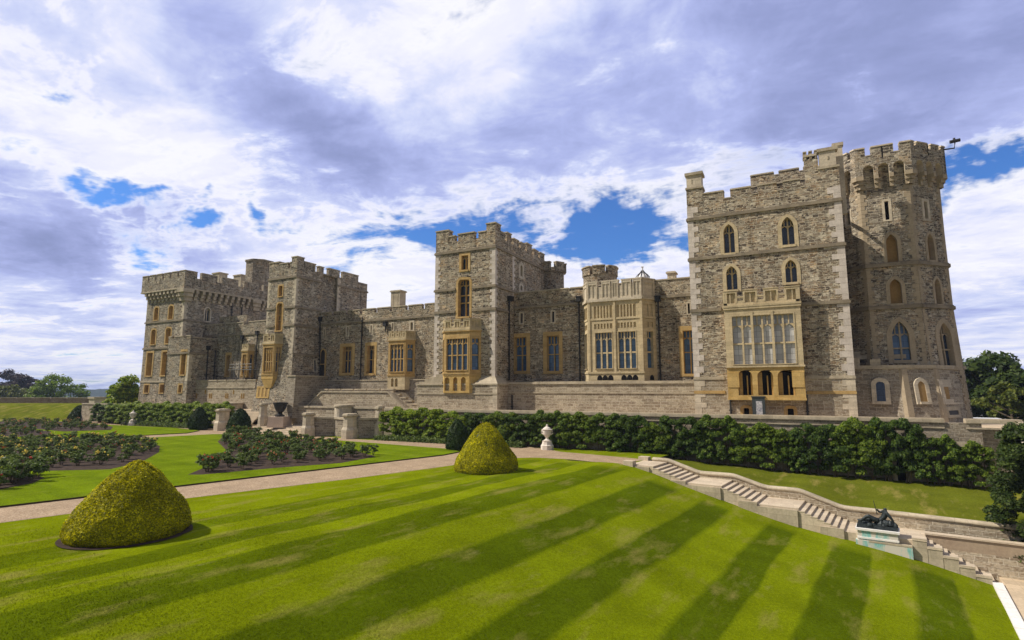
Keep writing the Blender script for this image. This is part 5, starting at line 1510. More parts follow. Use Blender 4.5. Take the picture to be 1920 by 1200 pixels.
def low_wall(name, pts, z0, zt, label, mat='coursed_dark'):
    p0 = pts[0]
    T = thing('garden_wall', (p0[0], p0[1], z0), label, 'wall', 'garden walls')
    mb, cp = MB(), MB()
    for i, ((fr, w)) in enumerate(frames(pts)):
        mb.box(fr, 0, w, -.45, 0, z0-1, zt-.25+.002*i); cp.box(fr, -.05, w+.05, -.55, .12, zt-.25+.002*i, zt+.002*i)
    mb.build('wall', M[mat], T); cp.build('coping', M['coping'], T)
low_wall('garden_wall', [(-57.0, 53.3), (-54.5, 54.6), (-50.8, 53.6)], 0, 2.45, 'curved low wall between the two right-hand piers, behind the round clipped bush')
low_wall('garden_wall', [(-49.2, 53.4), (-47.6, 54.6), (-46.3, 55.2)], 0, 2.55, 'shaded low wall between the tall right pier and the first climbing shrub')
low_wall('garden_wall', [(-85.4, 56.6), (-82, 57.2), (-77.8, 55.0)], 0, 2.5, 'low wall between the two left-hand piers, behind the left round bush')
low_wall('garden_wall', [(-68.5, 57.25), (-62, 57.25), (-55.5, 57.25), (-50.2, 57.25), (-46.6, 56.9)], 1, 3.75, 'low coped parapet wall behind the black vase', 'coursed')
# terrace paving of the entrance: broad steps, platform, upper steps
def entrance():
    T = thing('entrance_steps', (-67, 54, 0), 'broad low sandstone steps rising to the black vase', 'steps')
    for k in range(5):
        st = MB(); st.prism([(-76.0, 54.0+.55*k), (-57.6, 52.6+.55*k), (-57.6, 57.3), (-76.0, 57.3)], .2*k-.2, .2*(k+1), 0); st.build('step', M['step'], T)
    for k in range(10):
        st = MB(); st.prism([(-80.5+.03*k, 55.2+.22*k), (-71.5, 55.2+.22*k), (-71.5, 57.5), (-80.5+.03*k, 57.5)], .95+.2*k-.15, 1.0+.2*(k+1), 0); st.build('step', M['step'], T)
entrance()
def scaffold():
    f = Fr(0, 61.2, 0); xs = [f.px(v, 690)[0] for v in (441, 449, 458, 468, 480)]
    z1, z2, z3 = f.px(460, 671)[1], f.px(460, 689)[1], f.px(460, 694)[1]
    T = thing('scaffold', ((xs[0]+xs[-1])/2, 61.2, TZ), 'small grey metal scaffold in front of the oriel beside the slim tower', 'scaffold')
    for i, x in enumerate(xs):
        for d in (0, 1.0):
            p = MB(); p.tube([f.P(x, d, TZ), f.P(x, d, z1 if i < 2 else z2+.6)], .045, 6); p.build('pole', M['roof'], T)
    b = MB(); b.box(f, xs[0]-.3, xs[-1]+.3, -.1, 1.1, z3, z3+.09); b.build('platform', M['roof'], T)
    for z in (z2, z2+.5):
        r = MB(); r.tube([f.P(xs[0], 1.05, z), f.P(xs[-1]+.3, 1.05, z)], .045, 6); r.build('rail', M['roof'], T)
scaffold()
# ------------------------------------------------------------------ ground
def terr(u):
    xs = [-200, -19.2, -17.8, -14.9, -11.3, -8.9, -6.2, -3.5, 0, 2.2, 3.75, 60]
    zs = [0, 0, -.13, -.9, -1.95, -2.6, -3.2, -3.62, -4.2, -4.65, -5.0, -5.0]
    return float(np.interp(u, xs, zs))
def smooth_terr(u):
    return sum(terr(u+d) for d in (-1.2, -.6, 0, .6, 1.2))/5 if u < 2.5 else terr(u)
def sheet(name, us, vs, zf, mat, fr=GRD, kind='structure', smooth=True):
    mb = MB(); V = [[fr.P(u, v, zf(u, v)) for v in vs] for u in us]
    verts = [p for r in V for p in r]; n = len(vs); F = []
    for i in range(len(us)-1):
        for j in range(n-1): F.append((i*n+j, (i+1)*n+j, (i+1)*n+j+1, i*n+j+1))
    me = bpy.data.meshes.new(name); me.from_pydata([tuple(v) for v in verts], [], F); me.materials.append(mat)
    me.polygons.foreach_set('use_smooth', [smooth]*len(F)); me.update()
    o = bpy.data.objects.new(name, me); COL.objects.link(o); o['kind'] = kind
    return o
lump = lambda u, v: .035*math.sin(u*.7+v*.35)+.03*math.sin(v*.9-u*.4)
lin = lambda a, b, n: list(np.linspace(a, b, n))
sheet('lawn', [-190, -120, -80, -50, -40]+lin(-34, 3.75, 90), lin(-30, 43.0, 60), lambda u, v: smooth_terr(u)+(lump(u, v) if u > -24 else 0), M['lawn'])
sheet('lawn', [-190, -120, -80, -50, -30, -18.0], lin(43.0, 90, 20), lambda u, v: -.001, M['lawn'])
def near_blades():
    r = np.random.default_rng(2); n = 420000
    d = 8.5+24*r.random(n)**1.25; a = YAW+np.radians(46)*(2*r.random(n)-1)
    X, Y = d*np.sin(a), d*np.cos(a); u = X*math.cos(Gf.A)-Y*math.sin(Gf.A); v = X*math.sin(Gf.A)+Y*math.cos(Gf.A)
    ok = (u > -33) & (u < 3.5) & (v < 42.6) & (v > 0)
    pe = np.interp(Y, [-.5, 12.4, 20.1, 29, 37.6], [-36.0, -32.6, -30.6, -27.5, -25.1]); ok &= X > pe+.1
    for cx, cy, rad in ((-23.6, 14.3, 2.45), (-20.6, 36.5, 2.4)): ok &= np.hypot(X-cx, Y-cy) > rad
    X, Y, u, v = X[ok], Y[ok], u[ok], v[ok]; n = len(X)
    tu = np.linspace(-60, 5, 1301); tz = np.array([smooth_terr(q) for q in tu])
    Z = np.interp(u, tu, tz)+np.where(u > -24, .035*np.sin(u*.7+v*.35)+.03*np.sin(v*.9-u*.4), 0)-.006
    h = r.uniform(.02, .042, n); t = r.random(n)*6.283; w = r.uniform(.006, .011, n)
    V = np.empty((n, 3, 3)); b = np.stack([X, Y, Z], 1)
    e = np.stack([np.cos(t)*w, np.sin(t)*w, np.zeros(n)], 1)
    V[:, 0] = b-e; V[:, 1] = b+e; V[:, 2] = b+np.stack([r.normal(0, .014, n), r.normal(0, .014, n), h], 1)
    me = bpy.data.meshes.new('grass'); me.vertices.add(n*3); me.vertices.foreach_set('co', V.ravel())
    me.loops.add(n*3); me.loops.foreach_set('vertex_index', np.arange(n*3, dtype=np.int32))
    me.polygons.add(n); me.polygons.foreach_set('loop_start', np.arange(0, n*3, 3, dtype=np.int32)); me.polygons.foreach_set('loop_total', np.full(n, 3, np.int32))
    me.update(calc_edges=True); me.materials.append(M['blades'])
    o = bpy.data.objects.new('grass', me); COL.objects.link(o); tag(o, 'short mown grass blades of the striped lawn', 'grass', kind='stuff')
near_blades()
def foot(X): return float(np.interp(X, [-60, -18.5, -10, -1.1, 7.1, 12, 30], [0, 0, -.55, -.98, -1.15, -1.27, -1.6]))
def cop_z(u): return float(np.interp(u, [-30, -17.5, -16.3, -13.7, -11.1, -8.8, -6.5, -3.8, -1.9, 4.2, 30], [.2, .2, .2, -.62, -.60, -1.28, -1.28, -2.2, -2.2, -2.3, -2.6]))
VB = 46.2
def bank_z(u, t):
    a = min(cop_z(u)-.12, 0) if u > -17 else 0
    v1 = (54.75+u*math.sin(Gf.A))/math.cos(Gf.A); X = GRD.P(u, v1, 0)[0]
    return a+(foot(X)-a)*(t**.8)
class Bk(Fr):
    def __init__(self): pass
    def P(self, u, t, z):
        v1 = (54.75+u*math.sin(Gf.A))/math.cos(Gf.A); v0 = VB+.2 if u > -17.6 else 43.0
        return GRD.P(u, v0+(v1-v0)*t, z)
sheet('grass_bank', lin(-18.0, 30, 70), lin(0, 1, 14), lambda u, t: bank_z(u, t)+.03*math.sin(u*1.3+t*5), M['lawn_dry'], Bk())
gravel_pts = [(-47, -12), (-38.2, -12), (-36.0, -.5), (-32.6, 12.4), (-30.6, 20.1), (-27.5, 29), (-25.1, 37.6), (-24.4, 41.5), (-23.2, 44.2), (-21.2, 45.8), (-18, 45.9), (-13.2, 44.6), (-12.2, 48.8), (-13.6, 49.3), (-17.5, 50.3), (-20.9, 51.0), (-25.4, 53.9), (-38.7, 53.0), (-46.6, 52.3), (-50, 52.6), (-57, 53.6), (-57, 57), (-80, 57), (-88, 55.6), (-105, 55.2), (-119, 58.5), (-124, 56), (-150, 52), (-150, -12)]
def flat(name, pts, z, mat):
    mb = MB(); mb.face([np.array([x, y, z]) for x, y in pts]); o = mb.build(name, mat); o['kind'] = 'structure'; return o
g_ = flat('gravel_path', gravel_pts, .008, M['gravel'])
slab('lawn', [(-47, -11), (-41, -3), (-36.7, 13.9), (-34.6, 22.2), (-29.4, 43.2), (-29.5, 46.2), (-32, 47.6), (-42.9, 48.9), (-58, 50.4), (-66, 50.6), (-70.5, 48.6), (-73.5, 38), (-78.5, 22), (-84, 2), (-84, -11)], -.2, .10, [M['lawn_green'], M['soil']])
slab('lawn', [(-88, 2), (-82.3, 23), (-75.8, 48.5), (-78.5, 52.0), (-88, 54.0), (-107, 53.3), (-119, 55.3), (-148, 50), (-148, 2)], -.2, .10, [M['lawn_green'], M['soil']])
# far ground falling away from the castle hill, and the wooded ridge beyond
def far_z(r): return -6.5-36*min(1, max(0, (r-260)/700))
rr = [0, 120, 260, 350, 450, 600, 800, 1000, 1600, 3000, 6000, 9000]
mb = MB(); n = 64
for a, b in zip(rr, rr[1:]):
    for k in range(n):
        p = [(q*math.cos(t), q*math.sin(t), far_z(q)) for q, t in ((a, k*2*math.pi/n), (b, k*2*math.pi/n), (b, (k+1)*2*math.pi/n), (a, (k+1)*2*math.pi/n))]
        mb.face([np.array(v) for v in (p if a else p[1:])], 0, True)
o = mb.build('ground', M['far']); o['kind'] = 'structure'
def ridge():
    rnd = random.Random(4); mb = MB()
    R0 = 1500.; prev = None
    for k in range(0, 200):
        px = -500+k*7
        d = ray(px, 731.17); d = d/np.hypot(d[0], d[1])
        x, y = d[0]*R0, d[1]*R0
        top = 731-727.5+1.5*math.sin(k*.11+1)+1.2*math.sin(k*.37)+rnd.uniform(-.7, .7) + (-5.0 if px > 420 else 0)
        zt = 6+top/FPX*R0; q = [np.array([x*.93, y*.93, -43]), np.array([x*.985, y*.985, zt-9]), np.array([x, y, zt]), np.array([x*1.1, y*1.1, zt-3])]
        if prev:
            for i in range(3): mb.face([prev[i], q[i], q[i+1], prev[i+1]], 0, False)
        prev = q
    o = mb.build('hills', M['leaf_ridge']); o['kind'] = 'structure'
t_ = NT('wooded_ridge'); nz = t_.noise(t_.pos(), .03, 6, .65)
M['leaf_ridge'] = t_.done(t_.ramp(nz, [(.3, (.018, .030, .03)), (.6, (.035, .055, .045)), (.8, (.05, .075, .05))]), .95, .05)
ridge()
# lower terrace on the right
slab('lower_terrace', [(4.1, -30), (60, -30), (60, 50), (4.1, 50)], -8, -4.99, [M['paving'], M['paving']], fr=GRD)
kb = MB(); 
for k in range(24):
    kb.box(GRD, 3.62, 4.08, 42.9-1.5*(k+1)+.02, 42.9-1.5*k-.02, -5.4, -4.86)
tag(kb.build('kerb', M['kerb']), 'white stone kerb between the striped lawn and the lower paving', 'kerb')
# ================================================================== garden stairs down the bank
def garden_stairs():
    T = thing('garden_stairs', tuple(GRD.P(-7, 44.5, -2)), 'long pale stone steps with landings running down the lawn bank', 'stairs')
    v0, v1 = 42.9, VB
    fl = [(-16.3, -13.75, 0., -.98, 6), (-11.15, -8.75, -1.0, -1.98, 6), (-6.15, -3.55, -2.0, -3.12, 7)]
    la = [(-18.3, -16.3, 0.02), (-13.75, -11.15, -.99), (-8.75, -6.15, -1.99), (-3.55, .75, -3.13)]
    def one(name, mats, *boxes):
        q = MB()
        for bx in boxes: q.box(GRD, *bx)
        q.build(name, mats, T)
    for a, b, z in la: one('landing', M['step'], (a, b, v0+.0, v1, z-2.4, z))
    for a, b, z0, z1, n in fl:
        w = (b-a)/n; h = (z0-z1)/(n+1)
        for k in range(n):
            z = z0-h*(k+1)
            one('step', M['step'], (a+w*k, a+w*(k+1), v0-.01, v1, z-2.2, z-.06), (a+w*k-.04, a+w*(k+1), v0-.03, v1-.01, z-.06, z))
    # last flight, between its stepped cheek and the lower wall
    for k in range(9): one('step', M['step'], (.75+.34*k, .75+.34*(k+1), 43.35, 44.6, -6, -3.13-.205*(k+1)))
    for a, b, z in ((-18.3, -16.6, .0), (-14.9, -13.75, -.82), (-13.75, -11.2, -1.06), (-10.0, -8.75, -1.8), (-8.75, -6.2, -2.05), (-4.9, -3.55, -2.9)):
        one('cheek_stone', M['coping'], (a, b, v0-.14, v0-.012, z-1.9, z-.06))
    for k in range(5):
        a = .05+.72*k; z = -2.95-.40*k
        one('cheek_stone', [M['coping'], M['step']], (a, a+.72-.02, 42.7, 43.34, -6, z-.14, 0), (a-.02, a+.72, 42.67, 43.37, z-.14, z, 1))
    for v in (v0+.1, v1+.1): one('end_block', M['step'], (-18.75, -17.9, v-.35, v+.35, -.4, .32))
    W_ = thing('curved_wall', tuple(GRD.P(-6, v1, -2)), 'stone wall with a wavy rounded pale coping running down beside the garden steps', 'wall', 'garden walls')
    wb, cb = MB(), MB(); us = lin(-17.6, 9.5, 110)
    def cz(u): return sum(cop_z(u+d) for d in (-.2, 0, .2))/3
    for a, b in zip(us, us[1:]):
        za_, zb_ = cz(a), cz(b)
        p = [GRD.P(a, v1, -6), GRD.P(b, v1, -6), GRD.P(b, v1, zb_-.12), GRD.P(a, v1, za_-.12)]
        wb.face(p); wb.face([GRD.P(a, v1+.4, -6), GRD.P(a, v1+.4, za_-.12), GRD.P(b, v1+.4, zb_-.12), GRD.P(b, v1+.4, -6)])
    ring = lambda u: [GRD.P(u, v1+.2+.31*math.cos(t), cz(u)-.06+.17*math.sin(t)) for t in lin(0, 2*math.pi, 11)[:-1]]
    for a, b in zip(us, us[1:]):
        A, B = ring(a), ring(b)
        for k in range(10): cb.face([A[k], B[k], B[(k+1) % 10], A[(k+1) % 10]], 0, True)
    wb.build('wall', M['coursed'], W_); weld(cb.build('coping', M['coping'], W_))
    L = thing('garden_wall', tuple(GRD.P(6, 44.7, -5)), 'lower stone wall with a flat pale coping at the bottom right, above the paving', 'wall', 'garden walls')
    a = MB(); vl = 44.65
    a.prism([(.75, vl), (30, vl), (30, vl+.5), (.75, vl+.5)], -6, -3.8, 0, fr=GRD); a.build('wall', M['coursed'], L)
    c = MB(); c.prism([(.8, vl+.03), (30, vl+.03), (30, vl+.47), (.8, vl+.47)], -3.8, -3.05, 0, fr=GRD); c.prism([(.72, vl-.06), (30, vl-.06), (30, vl+.52), (.72, vl+.52)], -3.05, -2.95, 1, fr=GRD)
    c.build('coping', [M['sandface'], M['step']], L)
garden_stairs()
# ------------------------------------------------------------------ reclining bronze on its plinth
def skin_figure(name, pts, edges, radii, mat, parent, sub=2):
    me = bpy.data.meshes.new(name); org = ORG[parent]
    me.from_pydata([tuple(np.array(p)-org) for p in pts], edges, []); me.update()
    o = bpy.data.objects.new(name, me); COL.objects.link(o); o.parent = parent; ORG[o] = org
    sk = o.modifiers.new('skin', 'SKIN'); 
    lay = me.skin_vertices[0] if me.skin_vertices else None
    if lay is None:
        import bmesh
        bm = bmesh.new(); bm.from_mesh(me); bm.verts.layers.skin.verify(); bm.to_mesh(me); bm.free(); lay = me.skin_vertices[0]
    for i, r in enumerate(radii): lay.data[i].radius = (r, r); lay.data[i].use_root = (i == 0)
    sk.use_smooth_shade = True
    s = o.modifiers.new('sub', 'SUBSURF'); s.levels = sub; s.render_levels = sub
    me.materials.append(mat)
    return o
def statue():
    P = thing('statue_plinth', tuple(GRD.P(-1.7, 43.3, -3.5)), 'stone plinth streaked with turquoise copper stains under the reclining bronze', 'plinth')
    b = MB()
    b.box(GRD, -2.78, -.66, 42.55, 43.9, -3.4, -2.83, 0); b.box(GRD, -2.88, -.56, 42.45, 44.0, -2.83, -2.7, 1); b.box(GRD, -2.8, -.62, 42.48, 43.98, -3.32, -3.22, 1)
    b.box(GRD, -2.9, .03, 42.42, 44.05, -5, -3.42, 0); b.box(GRD, -2.2, .03, 42.41, 42.9, -3.50, -3.40, 2)
    b.build('block', [M['verdigris'], M['kerb'], M['coping']], P)
    T = thing('bronze_statue', tuple(GRD.P(-1.7, 43.2, -2.7)), 'dark bronze of a reclining figure leaning on one arm, on the stained plinth', 'statue')
    q = lambda u, v, z: GRD.P(-1.72+u*1.08, 43.15+v, -2.7+z*1.12)
    B = MB(); rnd = random.Random(3)
    out = [(-1.02, -.5), (1.0, -.5), (1.02, .45), (-1.0, .45)]
    B.prism([tuple(q(*p, 0)[:2]) for p in out], -2.7, -2.48, 0, [tuple(q(p[0]*.97, p[1]*.9, 0)[:2]) for p in out])
    for k in range(26):
        u, v = rnd.uniform(-.9, .95), rnd.uniform(-.42, .4); r = rnd.uniform(.09, .2)
        B.lathe(q(u, v, .15), [(r, 0), (r*.9, r*.5), (r*.5, r*.85), (.02, r*.95)], 7, 0, True, k)
    B.build('rock_base', M['bronze'], T)
    pts = [q(.28, 0, .36), q(.40, 0, .62), q(.46, 0, .86), q(.47, 0, .98), q(.44, 0, 1.16),             # 0 pelvis 1 belly 2 chest 3 neck 4 head
           q(-.05, -.16, .46), q(-.42, -.18, .66), q(-.78, -.18, .34), q(-.95, -.18, .32),               # near leg, knee up
           q(-.08, .14, .40), q(-.50, .14, .40), q(-.88, .12, .30), q(-1.0, .12, .34),                   # far leg
           q(.52, -.24, .90), q(.74, -.28, .62), q(.86, -.26, .34),                                      # arm it leans on
           q(.38, .24, .92), q(.16, .24, .84), q(.02, .16, 1.02)]                                        # raised arm
    ed = [(0, 1), (1, 2), (2, 3), (3, 4), (0, 5), (5, 6), (6, 7), (7, 8), (0, 9), (9, 10), (10, 11), (11, 12), (2, 13), (13, 14), (14, 15), (2, 16), (16, 17), (17, 18)]
    ra = [.22, .21, .23, .09, .135, .16, .12, .08, .06, .15, .11, .08, .06, .11, .08, .06, .10, .075, .055]
    skin_figure('figure', pts, ed, ra, M['bronze'], T)
    s = MB(); s.tube([q(.04, .15, .72), q(-.10, .15, 1.48)], [.03, .015], 6); s.build('staff', M['bronze'], T)
    d = MB()
    for k in range(14):
        a = k/13; u = .15+.75*a
        d.lathe(q(u, rnd.uniform(-.34, -.1), .16+.12*math.sin(a*3)), [(.16, 0), (.13, .14), (.06, .26), (.01, .3)], 7, 0, True, k)
    d.build('drapery', M['bronze'], T)
statue()
# ------------------------------------------------------------------ urns, vase, bench, notice board
def urn(px, py, h, label):
    x, y, z = onZ(px, py, 0); T = thing('garden_urn', (x, y, 0), label, 'urn', 'white marble urns')
    k = h/2.45
    p = MB(); p.lathe((x, y, 0), [(.62*k, -.1), (.62*k, .42*k), (.52*k, .5*k), (.45*k, .78*k), (.5*k, .84*k), (.02, .86*k)], 8, 0, False, math.pi/8); p.build('pedestal', M['marble'], T)
    b = MB(); b.lathe((x, y, .84*k), [(.34*k, 0), (.36*k, .06*k), (.16*k, .16*k), (.12*k, .3*k), (.24*k, .42*k), (.40*k, .62*k), (.46*k, .9*k), (.44*k, 1.02*k), (.53*k, 1.07*k), (.53*k, 1.12*k), (.40*k, 1.14*k)], 20)
    for s in (-1, 1): b.tube([(x+s*.40*k, y, .84*k+.62*k), (x+s*.60*k, y, .84*k+.74*k), (x+s*.58*k, y, .84*k+.95*k), (x+s*.44*k, y, .84*k+1.0*k)], .05*k, 6)
    b.build('bowl', M['marble'], T)
    l = MB(); l.lathe((x, y, 1.98*k), [(.41*k, 0), (.34*k, .1*k), (.18*k, .2*k), (.08*k, .26*k), (.11*k, .34*k), (.02, .46*k)], 20); l.build('lid', M['marble'], T)
urn(1026, 843, 2.55, 'white lidded urn by the path, right of the far golden dome')
urn(248, 798, 2.6, 'white lidded urn beside the black bench at the far left hedge')
def vase():
    p = onZ(524, 798, 1.0); x, y, z = p
    T = thing('vase_pedestal', tuple(p), 'pink stone block carrying the big black vase on the entrance steps', 'pedestal')
    b = MB(); f = Fr(x, y, 20); b.box(f, -1.15, 1.15, -1.15, 1.15, z-.2, z+1.25); b.box(f, -1.2, 1.2, -1.2, 1.2, z-.2, z+.12); b.build('block', M['pink'], T)
    V = thing('black_vase', (x, y, z+1.25), 'huge black stone vase with a wide rim on a pink block', 'vase')
    m = MB(); m.lathe((x, y, z+1.25), [(.62, 0), (.62, .22), (.34, .3), (.30, .55), (.5, .75), (.72, 1.1), (.86, 1.5), (.88, 1.72), (1.02, 1.8), (1.04, 1.98), (.86, 2.0), (.76, 1.7), (.02, 1.1)], 24)
    m.build('bowl', M['lead'], V)
vase()
def bench():
    x, y, _ = onZ(231, 798, 0); T = thing('garden_bench', (x, y, 0), 'black garden bench in front of the far left hedge, beside the white urn', 'bench')
    f = Fr(x, y, -28); w = 1.15
    s = MB()
    for k in range(5): s.box(f, -w, w, -.25+.11*k, -.16+.11*k, .42, .46)
    s.build('seat', M['wood'], T)
    b = MB()
    for k in range(4): b.box(f, -w, w, -.34-.02*k, -.30-.02*k, .55+.13*k, .64+.13*k)
    b.build('backrest', M['wood'], T)
    for sx in (-w+.08, w-.08):
        for d in (-.3, .28):
            l = MB(); l.box(f, sx-.05, sx+.05, d-.05, d+.05, 0, .42 if d > 0 else 1.05); l.build('leg', M['wood'], T)
        a = MB(); a.box(f, sx-.05, sx+.05, -.3, .3, .62, .67); a.build('armrest', M['wood'], T)
bench()
def notice():
    f = Fr(0, 56.9, 0); a, b, z0, z1 = f.rect(1410.5, 743, 1434.5, 779)
    T = thing('notice_board', ((a+b)/2, 56.9, TZ), 'dark grey cabinet with a pale notice, at the foot of the big right tower', 'notice board')
    c = MB(); c.box(f, a, b, -.5, 0, TZ, z1-.1); c.box(f, a-.06, b+.06, -.56, .06, z1-.1, z1); c.build('cabinet', M['slate'], T)
    n = MB(); m = (a+b)/2; n.box(f, m-.22, m+.32, -.01, .02, TZ+.45, z1-.45); n.build('notice', M['paper'], T)
t_ = NT('pale_notice_paper'); 
M['paper'] = t_.done(t_.ramp(t_.noise(t_.uv(), 5, 4, .6), [(.4, (.55, .54, .55)), (.6, (.22, .23, .28))]), .6, .3)
notice()
# ================================================================== planting
def leaf_mesh(name, P, Nrm, size, seed, mat, jit=.8, aspect=1.6, var=.35):
    """many small leaf faces: P centres, Nrm rough outward directions"""
    r = np.random.default_rng(seed); n = len(P)
    N = Nrm + r.normal(0, jit, (n, 3)); N /= np.linalg.norm(N, axis=1)[:, None]+1e-9
    A = np.cross(N, r.normal(0, 1, (n, 3))); A /= np.linalg.norm(A, axis=1)[:, None]+1e-9
    B = np.cross(N, A)
    s = (size*(1+r.uniform(-var, var, n)))[:, None] if np.isscalar(size) else (size*(1+r.uniform(-var, var, n)))[:, None]
    V = np.empty((n, 4, 3))
    V[:, 0] = P-A*s*aspect*.5; V[:, 1] = P+B*s*.5-N*s*.12; V[:, 2] = P+A*s*aspect*.5; V[:, 3] = P-B*s*.5-N*s*.12
    me = bpy.data.meshes.new(name)
    me.vertices.add(n*4); me.vertices.foreach_set('co', V.ravel())
    me.loops.add(n*4); me.loops.foreach_set('vertex_index', np.arange(n*4, dtype=np.int32))
    me.polygons.add(n); me.polygons.foreach_set('loop_start', np.arange(0, n*4, 4, dtype=np.int32)); me.polygons.foreach_set('loop_total', np.full(n, 4, np.int32))
    me.update(calc_edges=True); me.materials.append(mat)
    return me
def obj(name, me, parent=None, loc=(0, 0, 0)):
    o = bpy.data.objects.new(name, me); COL.objects.link(o); o.location = loc
    if parent: o.parent = parent
    return o
def ball(r, n):
    v = r.normal(0, 1, (n, 3)); return v/np.linalg.norm(v, axis=1)[:, None]
def clump_cloud(seed, centers, radii, per, shell=.35):
    r = np.random.default_rng(seed); P, N = [], []
    for c, rad in zip(centers, radii):
        d = ball(r, per); d[:, 2] = np.where(d[:, 2] < -.3, -d[:, 2]*.6, d[:, 2])
        k = (1-shell*r.random(per)**1.5)[:, None]
        P.append(np.array(c)+d*k*rad*np.array([1, 1, .8])); N.append(d+np.array([0, 0, .55]))
    return np.concatenate(P), np.concatenate(N)
# ---- climbing shrubs against the wall: unit 4 m wide, 1.7 m deep, 4 m high
def shrub_mesh(seed, mat, n=105, ls=.095):
    r = np.random.default_rng(seed); C, Rd = [], []
    for i in range(n):
        x = r.uniform(-1.9, 1.9); t = r.random()
        z = .35+3.4*t**.8
        top = 3.95-.55*abs(math.sin(x*1.7+seed))-.16*abs(x)
        z = min(z, top-.3)
        y = -r.uniform(.1, .85)*(1-.25*(z/4)) + .2
        C.append((x, y, z)); Rd.append(r.uniform(.20, .50))
    P, N = clump_cloud(seed, C, Rd, 260)
    N[:, 1] -= .35
    return leaf_mesh('foliage', P, N, ls, seed+5, mat, .65, 1.7)
def stem_mesh(seed):
    r = random.Random(seed); mb = MB()
    for k in range(6):
        x = r.uniform(-1.2, 1.2); p = [(x, .1, -.3)]
        for j in range(1, 5): p.append((x+r.uniform(-.35, .35)*j*.6, .1-r.uniform(-.1, .35), .8*j))
        mb.tube(p, [.09, .075, .06, .045, .03], 6)
    o = mb.build('stem', M['bark'], uv=False); me = o.data; bpy.data.objects.remove(o); return me
SH = [shrub_mesh(s, M[k]) for s, k in ((11, 'leaf_shrub'), (12, 'leaf_shrub2'), (13, 'leaf_shrub3'), (14, 'leaf_shrub2'), (17, 'leaf_shrub'), (18, 'leaf_shrub3'))]
SY = [shrub_mesh(s, M['leaf_yellow']) for s in (15, 16)]
ST = [stem_mesh(s) for s in (1, 2)]
def shrub(X, Y, z, w, h, me, label, group, dep=1.0, flip=1, rot=0):
    T = thing('climbing_shrub', (X, Y, z), label, 'shrub', group)
    o = obj('foliage', me, T); o.scale = (flip*w/4., dep, h/4.)
    s = obj('stem', ST[int(abs(X)) % 2], T); s.scale = (w/4., 1, h/4.)
    if rot: T.rotation_euler = (0, 0, rot)
fw54 = Fr(0, 53.9, 0)
ROW = [(720, 775, 759, 1, 'bright yellow-green climbing shrub next to the slim pier, leftmost of the long row'),
       (768, 822, 760, 1, 'bright yellow-green climbing shrub, second in the row from the slim pier'),
       (812, 872, 763, 1, 'yellow-topped climbing shrub behind the dark cone beside the golden dome'),
       (862, 915, 769, 0, 'green climbing shrub directly behind the top of the far golden dome'),
       (908, 962, 768, 0, 'green climbing shrub below the corner of the middle tower'),
       (950, 1008, 766, 0, 'green climbing shrub just left of the white urn by the path'),
       (1000, 1062, 768, 0, 'green climbing shrub rising right behind the white urn by the path'),
       (1052, 1112, 765, 0, 'dense green climbing shrub, first one to the right of the white urn'),
       (1105, 1165, 766, 0, 'dense green climbing shrub, second one to the right of the white urn'),
       (1155, 1212, 774, 0, 'green climbing shrub above the top end of the garden stairs'),
       (1200, 1254, 784, 0, 'low green climbing shrub that leaves the wall coping bare'),
       (1246, 1320, 772, 0, 'tall rounded climbing shrub under the left corner of the big right tower'),
       (1310, 1385, 775, 0, 'green climbing shrub under the left part of the golden oriel base'),
       (1375, 1465, 780, 0, 'green climbing shrub below the dark notice cabinet'),
       (1452, 1500, 800, 0, 'lowest thin climbing shrub in the row, with the wall showing above it'),
       (1490, 1580, 784, 0, 'green climbing shrub with a ragged top below the right corner of the big tower'),
       (1560, 1650, 770, 0, 'climbing shrub with a pointed tip under the gap between the two right towers'),
       (1640, 1722, 778, 0, 'dark climbing shrub growing around the small buttressed wall opening'),
       (1710, 1790, 803, 0, 'sparse climbing shrub below the steps in the parapet'),
       (1775, 1850, 818, 0, 'last dark climbing shrub of the row, next to the big dark bush')]
for i, (a, b, top, yel, lab) in enumerate(ROW):
    X0, X1 = fw54.px(a, 820)[0], fw54.px(b, 820)[0]; zt = fw54.px((a+b)/2, top)[1]
    X = (X0+X1)/2; zf = foot(X)-.1
    shrub(X, 54.0, zf, (X1-X0)*1.16, (zt-zf)*(1.0+.06*math.sin(i*2.3)), SY[i % 2] if yel else SH[(i*5) % 6], lab, 'climbing shrubs along the retaining wall', 1.0, 1 if i % 3 else -1, .0)
fw59 = Fr(0, 56.2, 0)
LRT = ['leftmost bright hedge shrub where the grass bank meets the far left hedge', 'bright hedge shrub, second from the left end of the far left hedge', 'bright hedge shrub right behind the black bench', 'bright hedge shrub right behind the far white urn',
       'bright hedge shrub one place to the right of the far white urn', 'bright hedge shrub below the middle of the far left tower', 'bright hedge shrub below the right corner of the far left tower', 'bright hedge shrub above the leftmost dark cone', 'bright hedge shrub at the right end of the far left hedge, beside the stone drum']
cuts = lin(182, 432, 10)
for i in range(9):
    a, b = cuts[i]-4, cuts[i+1]+4
    X0, X1 = fw59.px(a, 770)[0], fw59.px(b, 770)[0]; zt = fw59.px((a+b)/2, 749.5 if i > 1 else 753)[1]
    shrub((X0+X1)/2, 56.3, -.1, (X1-X0)*1.15, zt+.1, SY[i % 2] if i != 0 else SH[i % 4], LRT[i], 'bright shrubs of the far left hedge', 1.1)
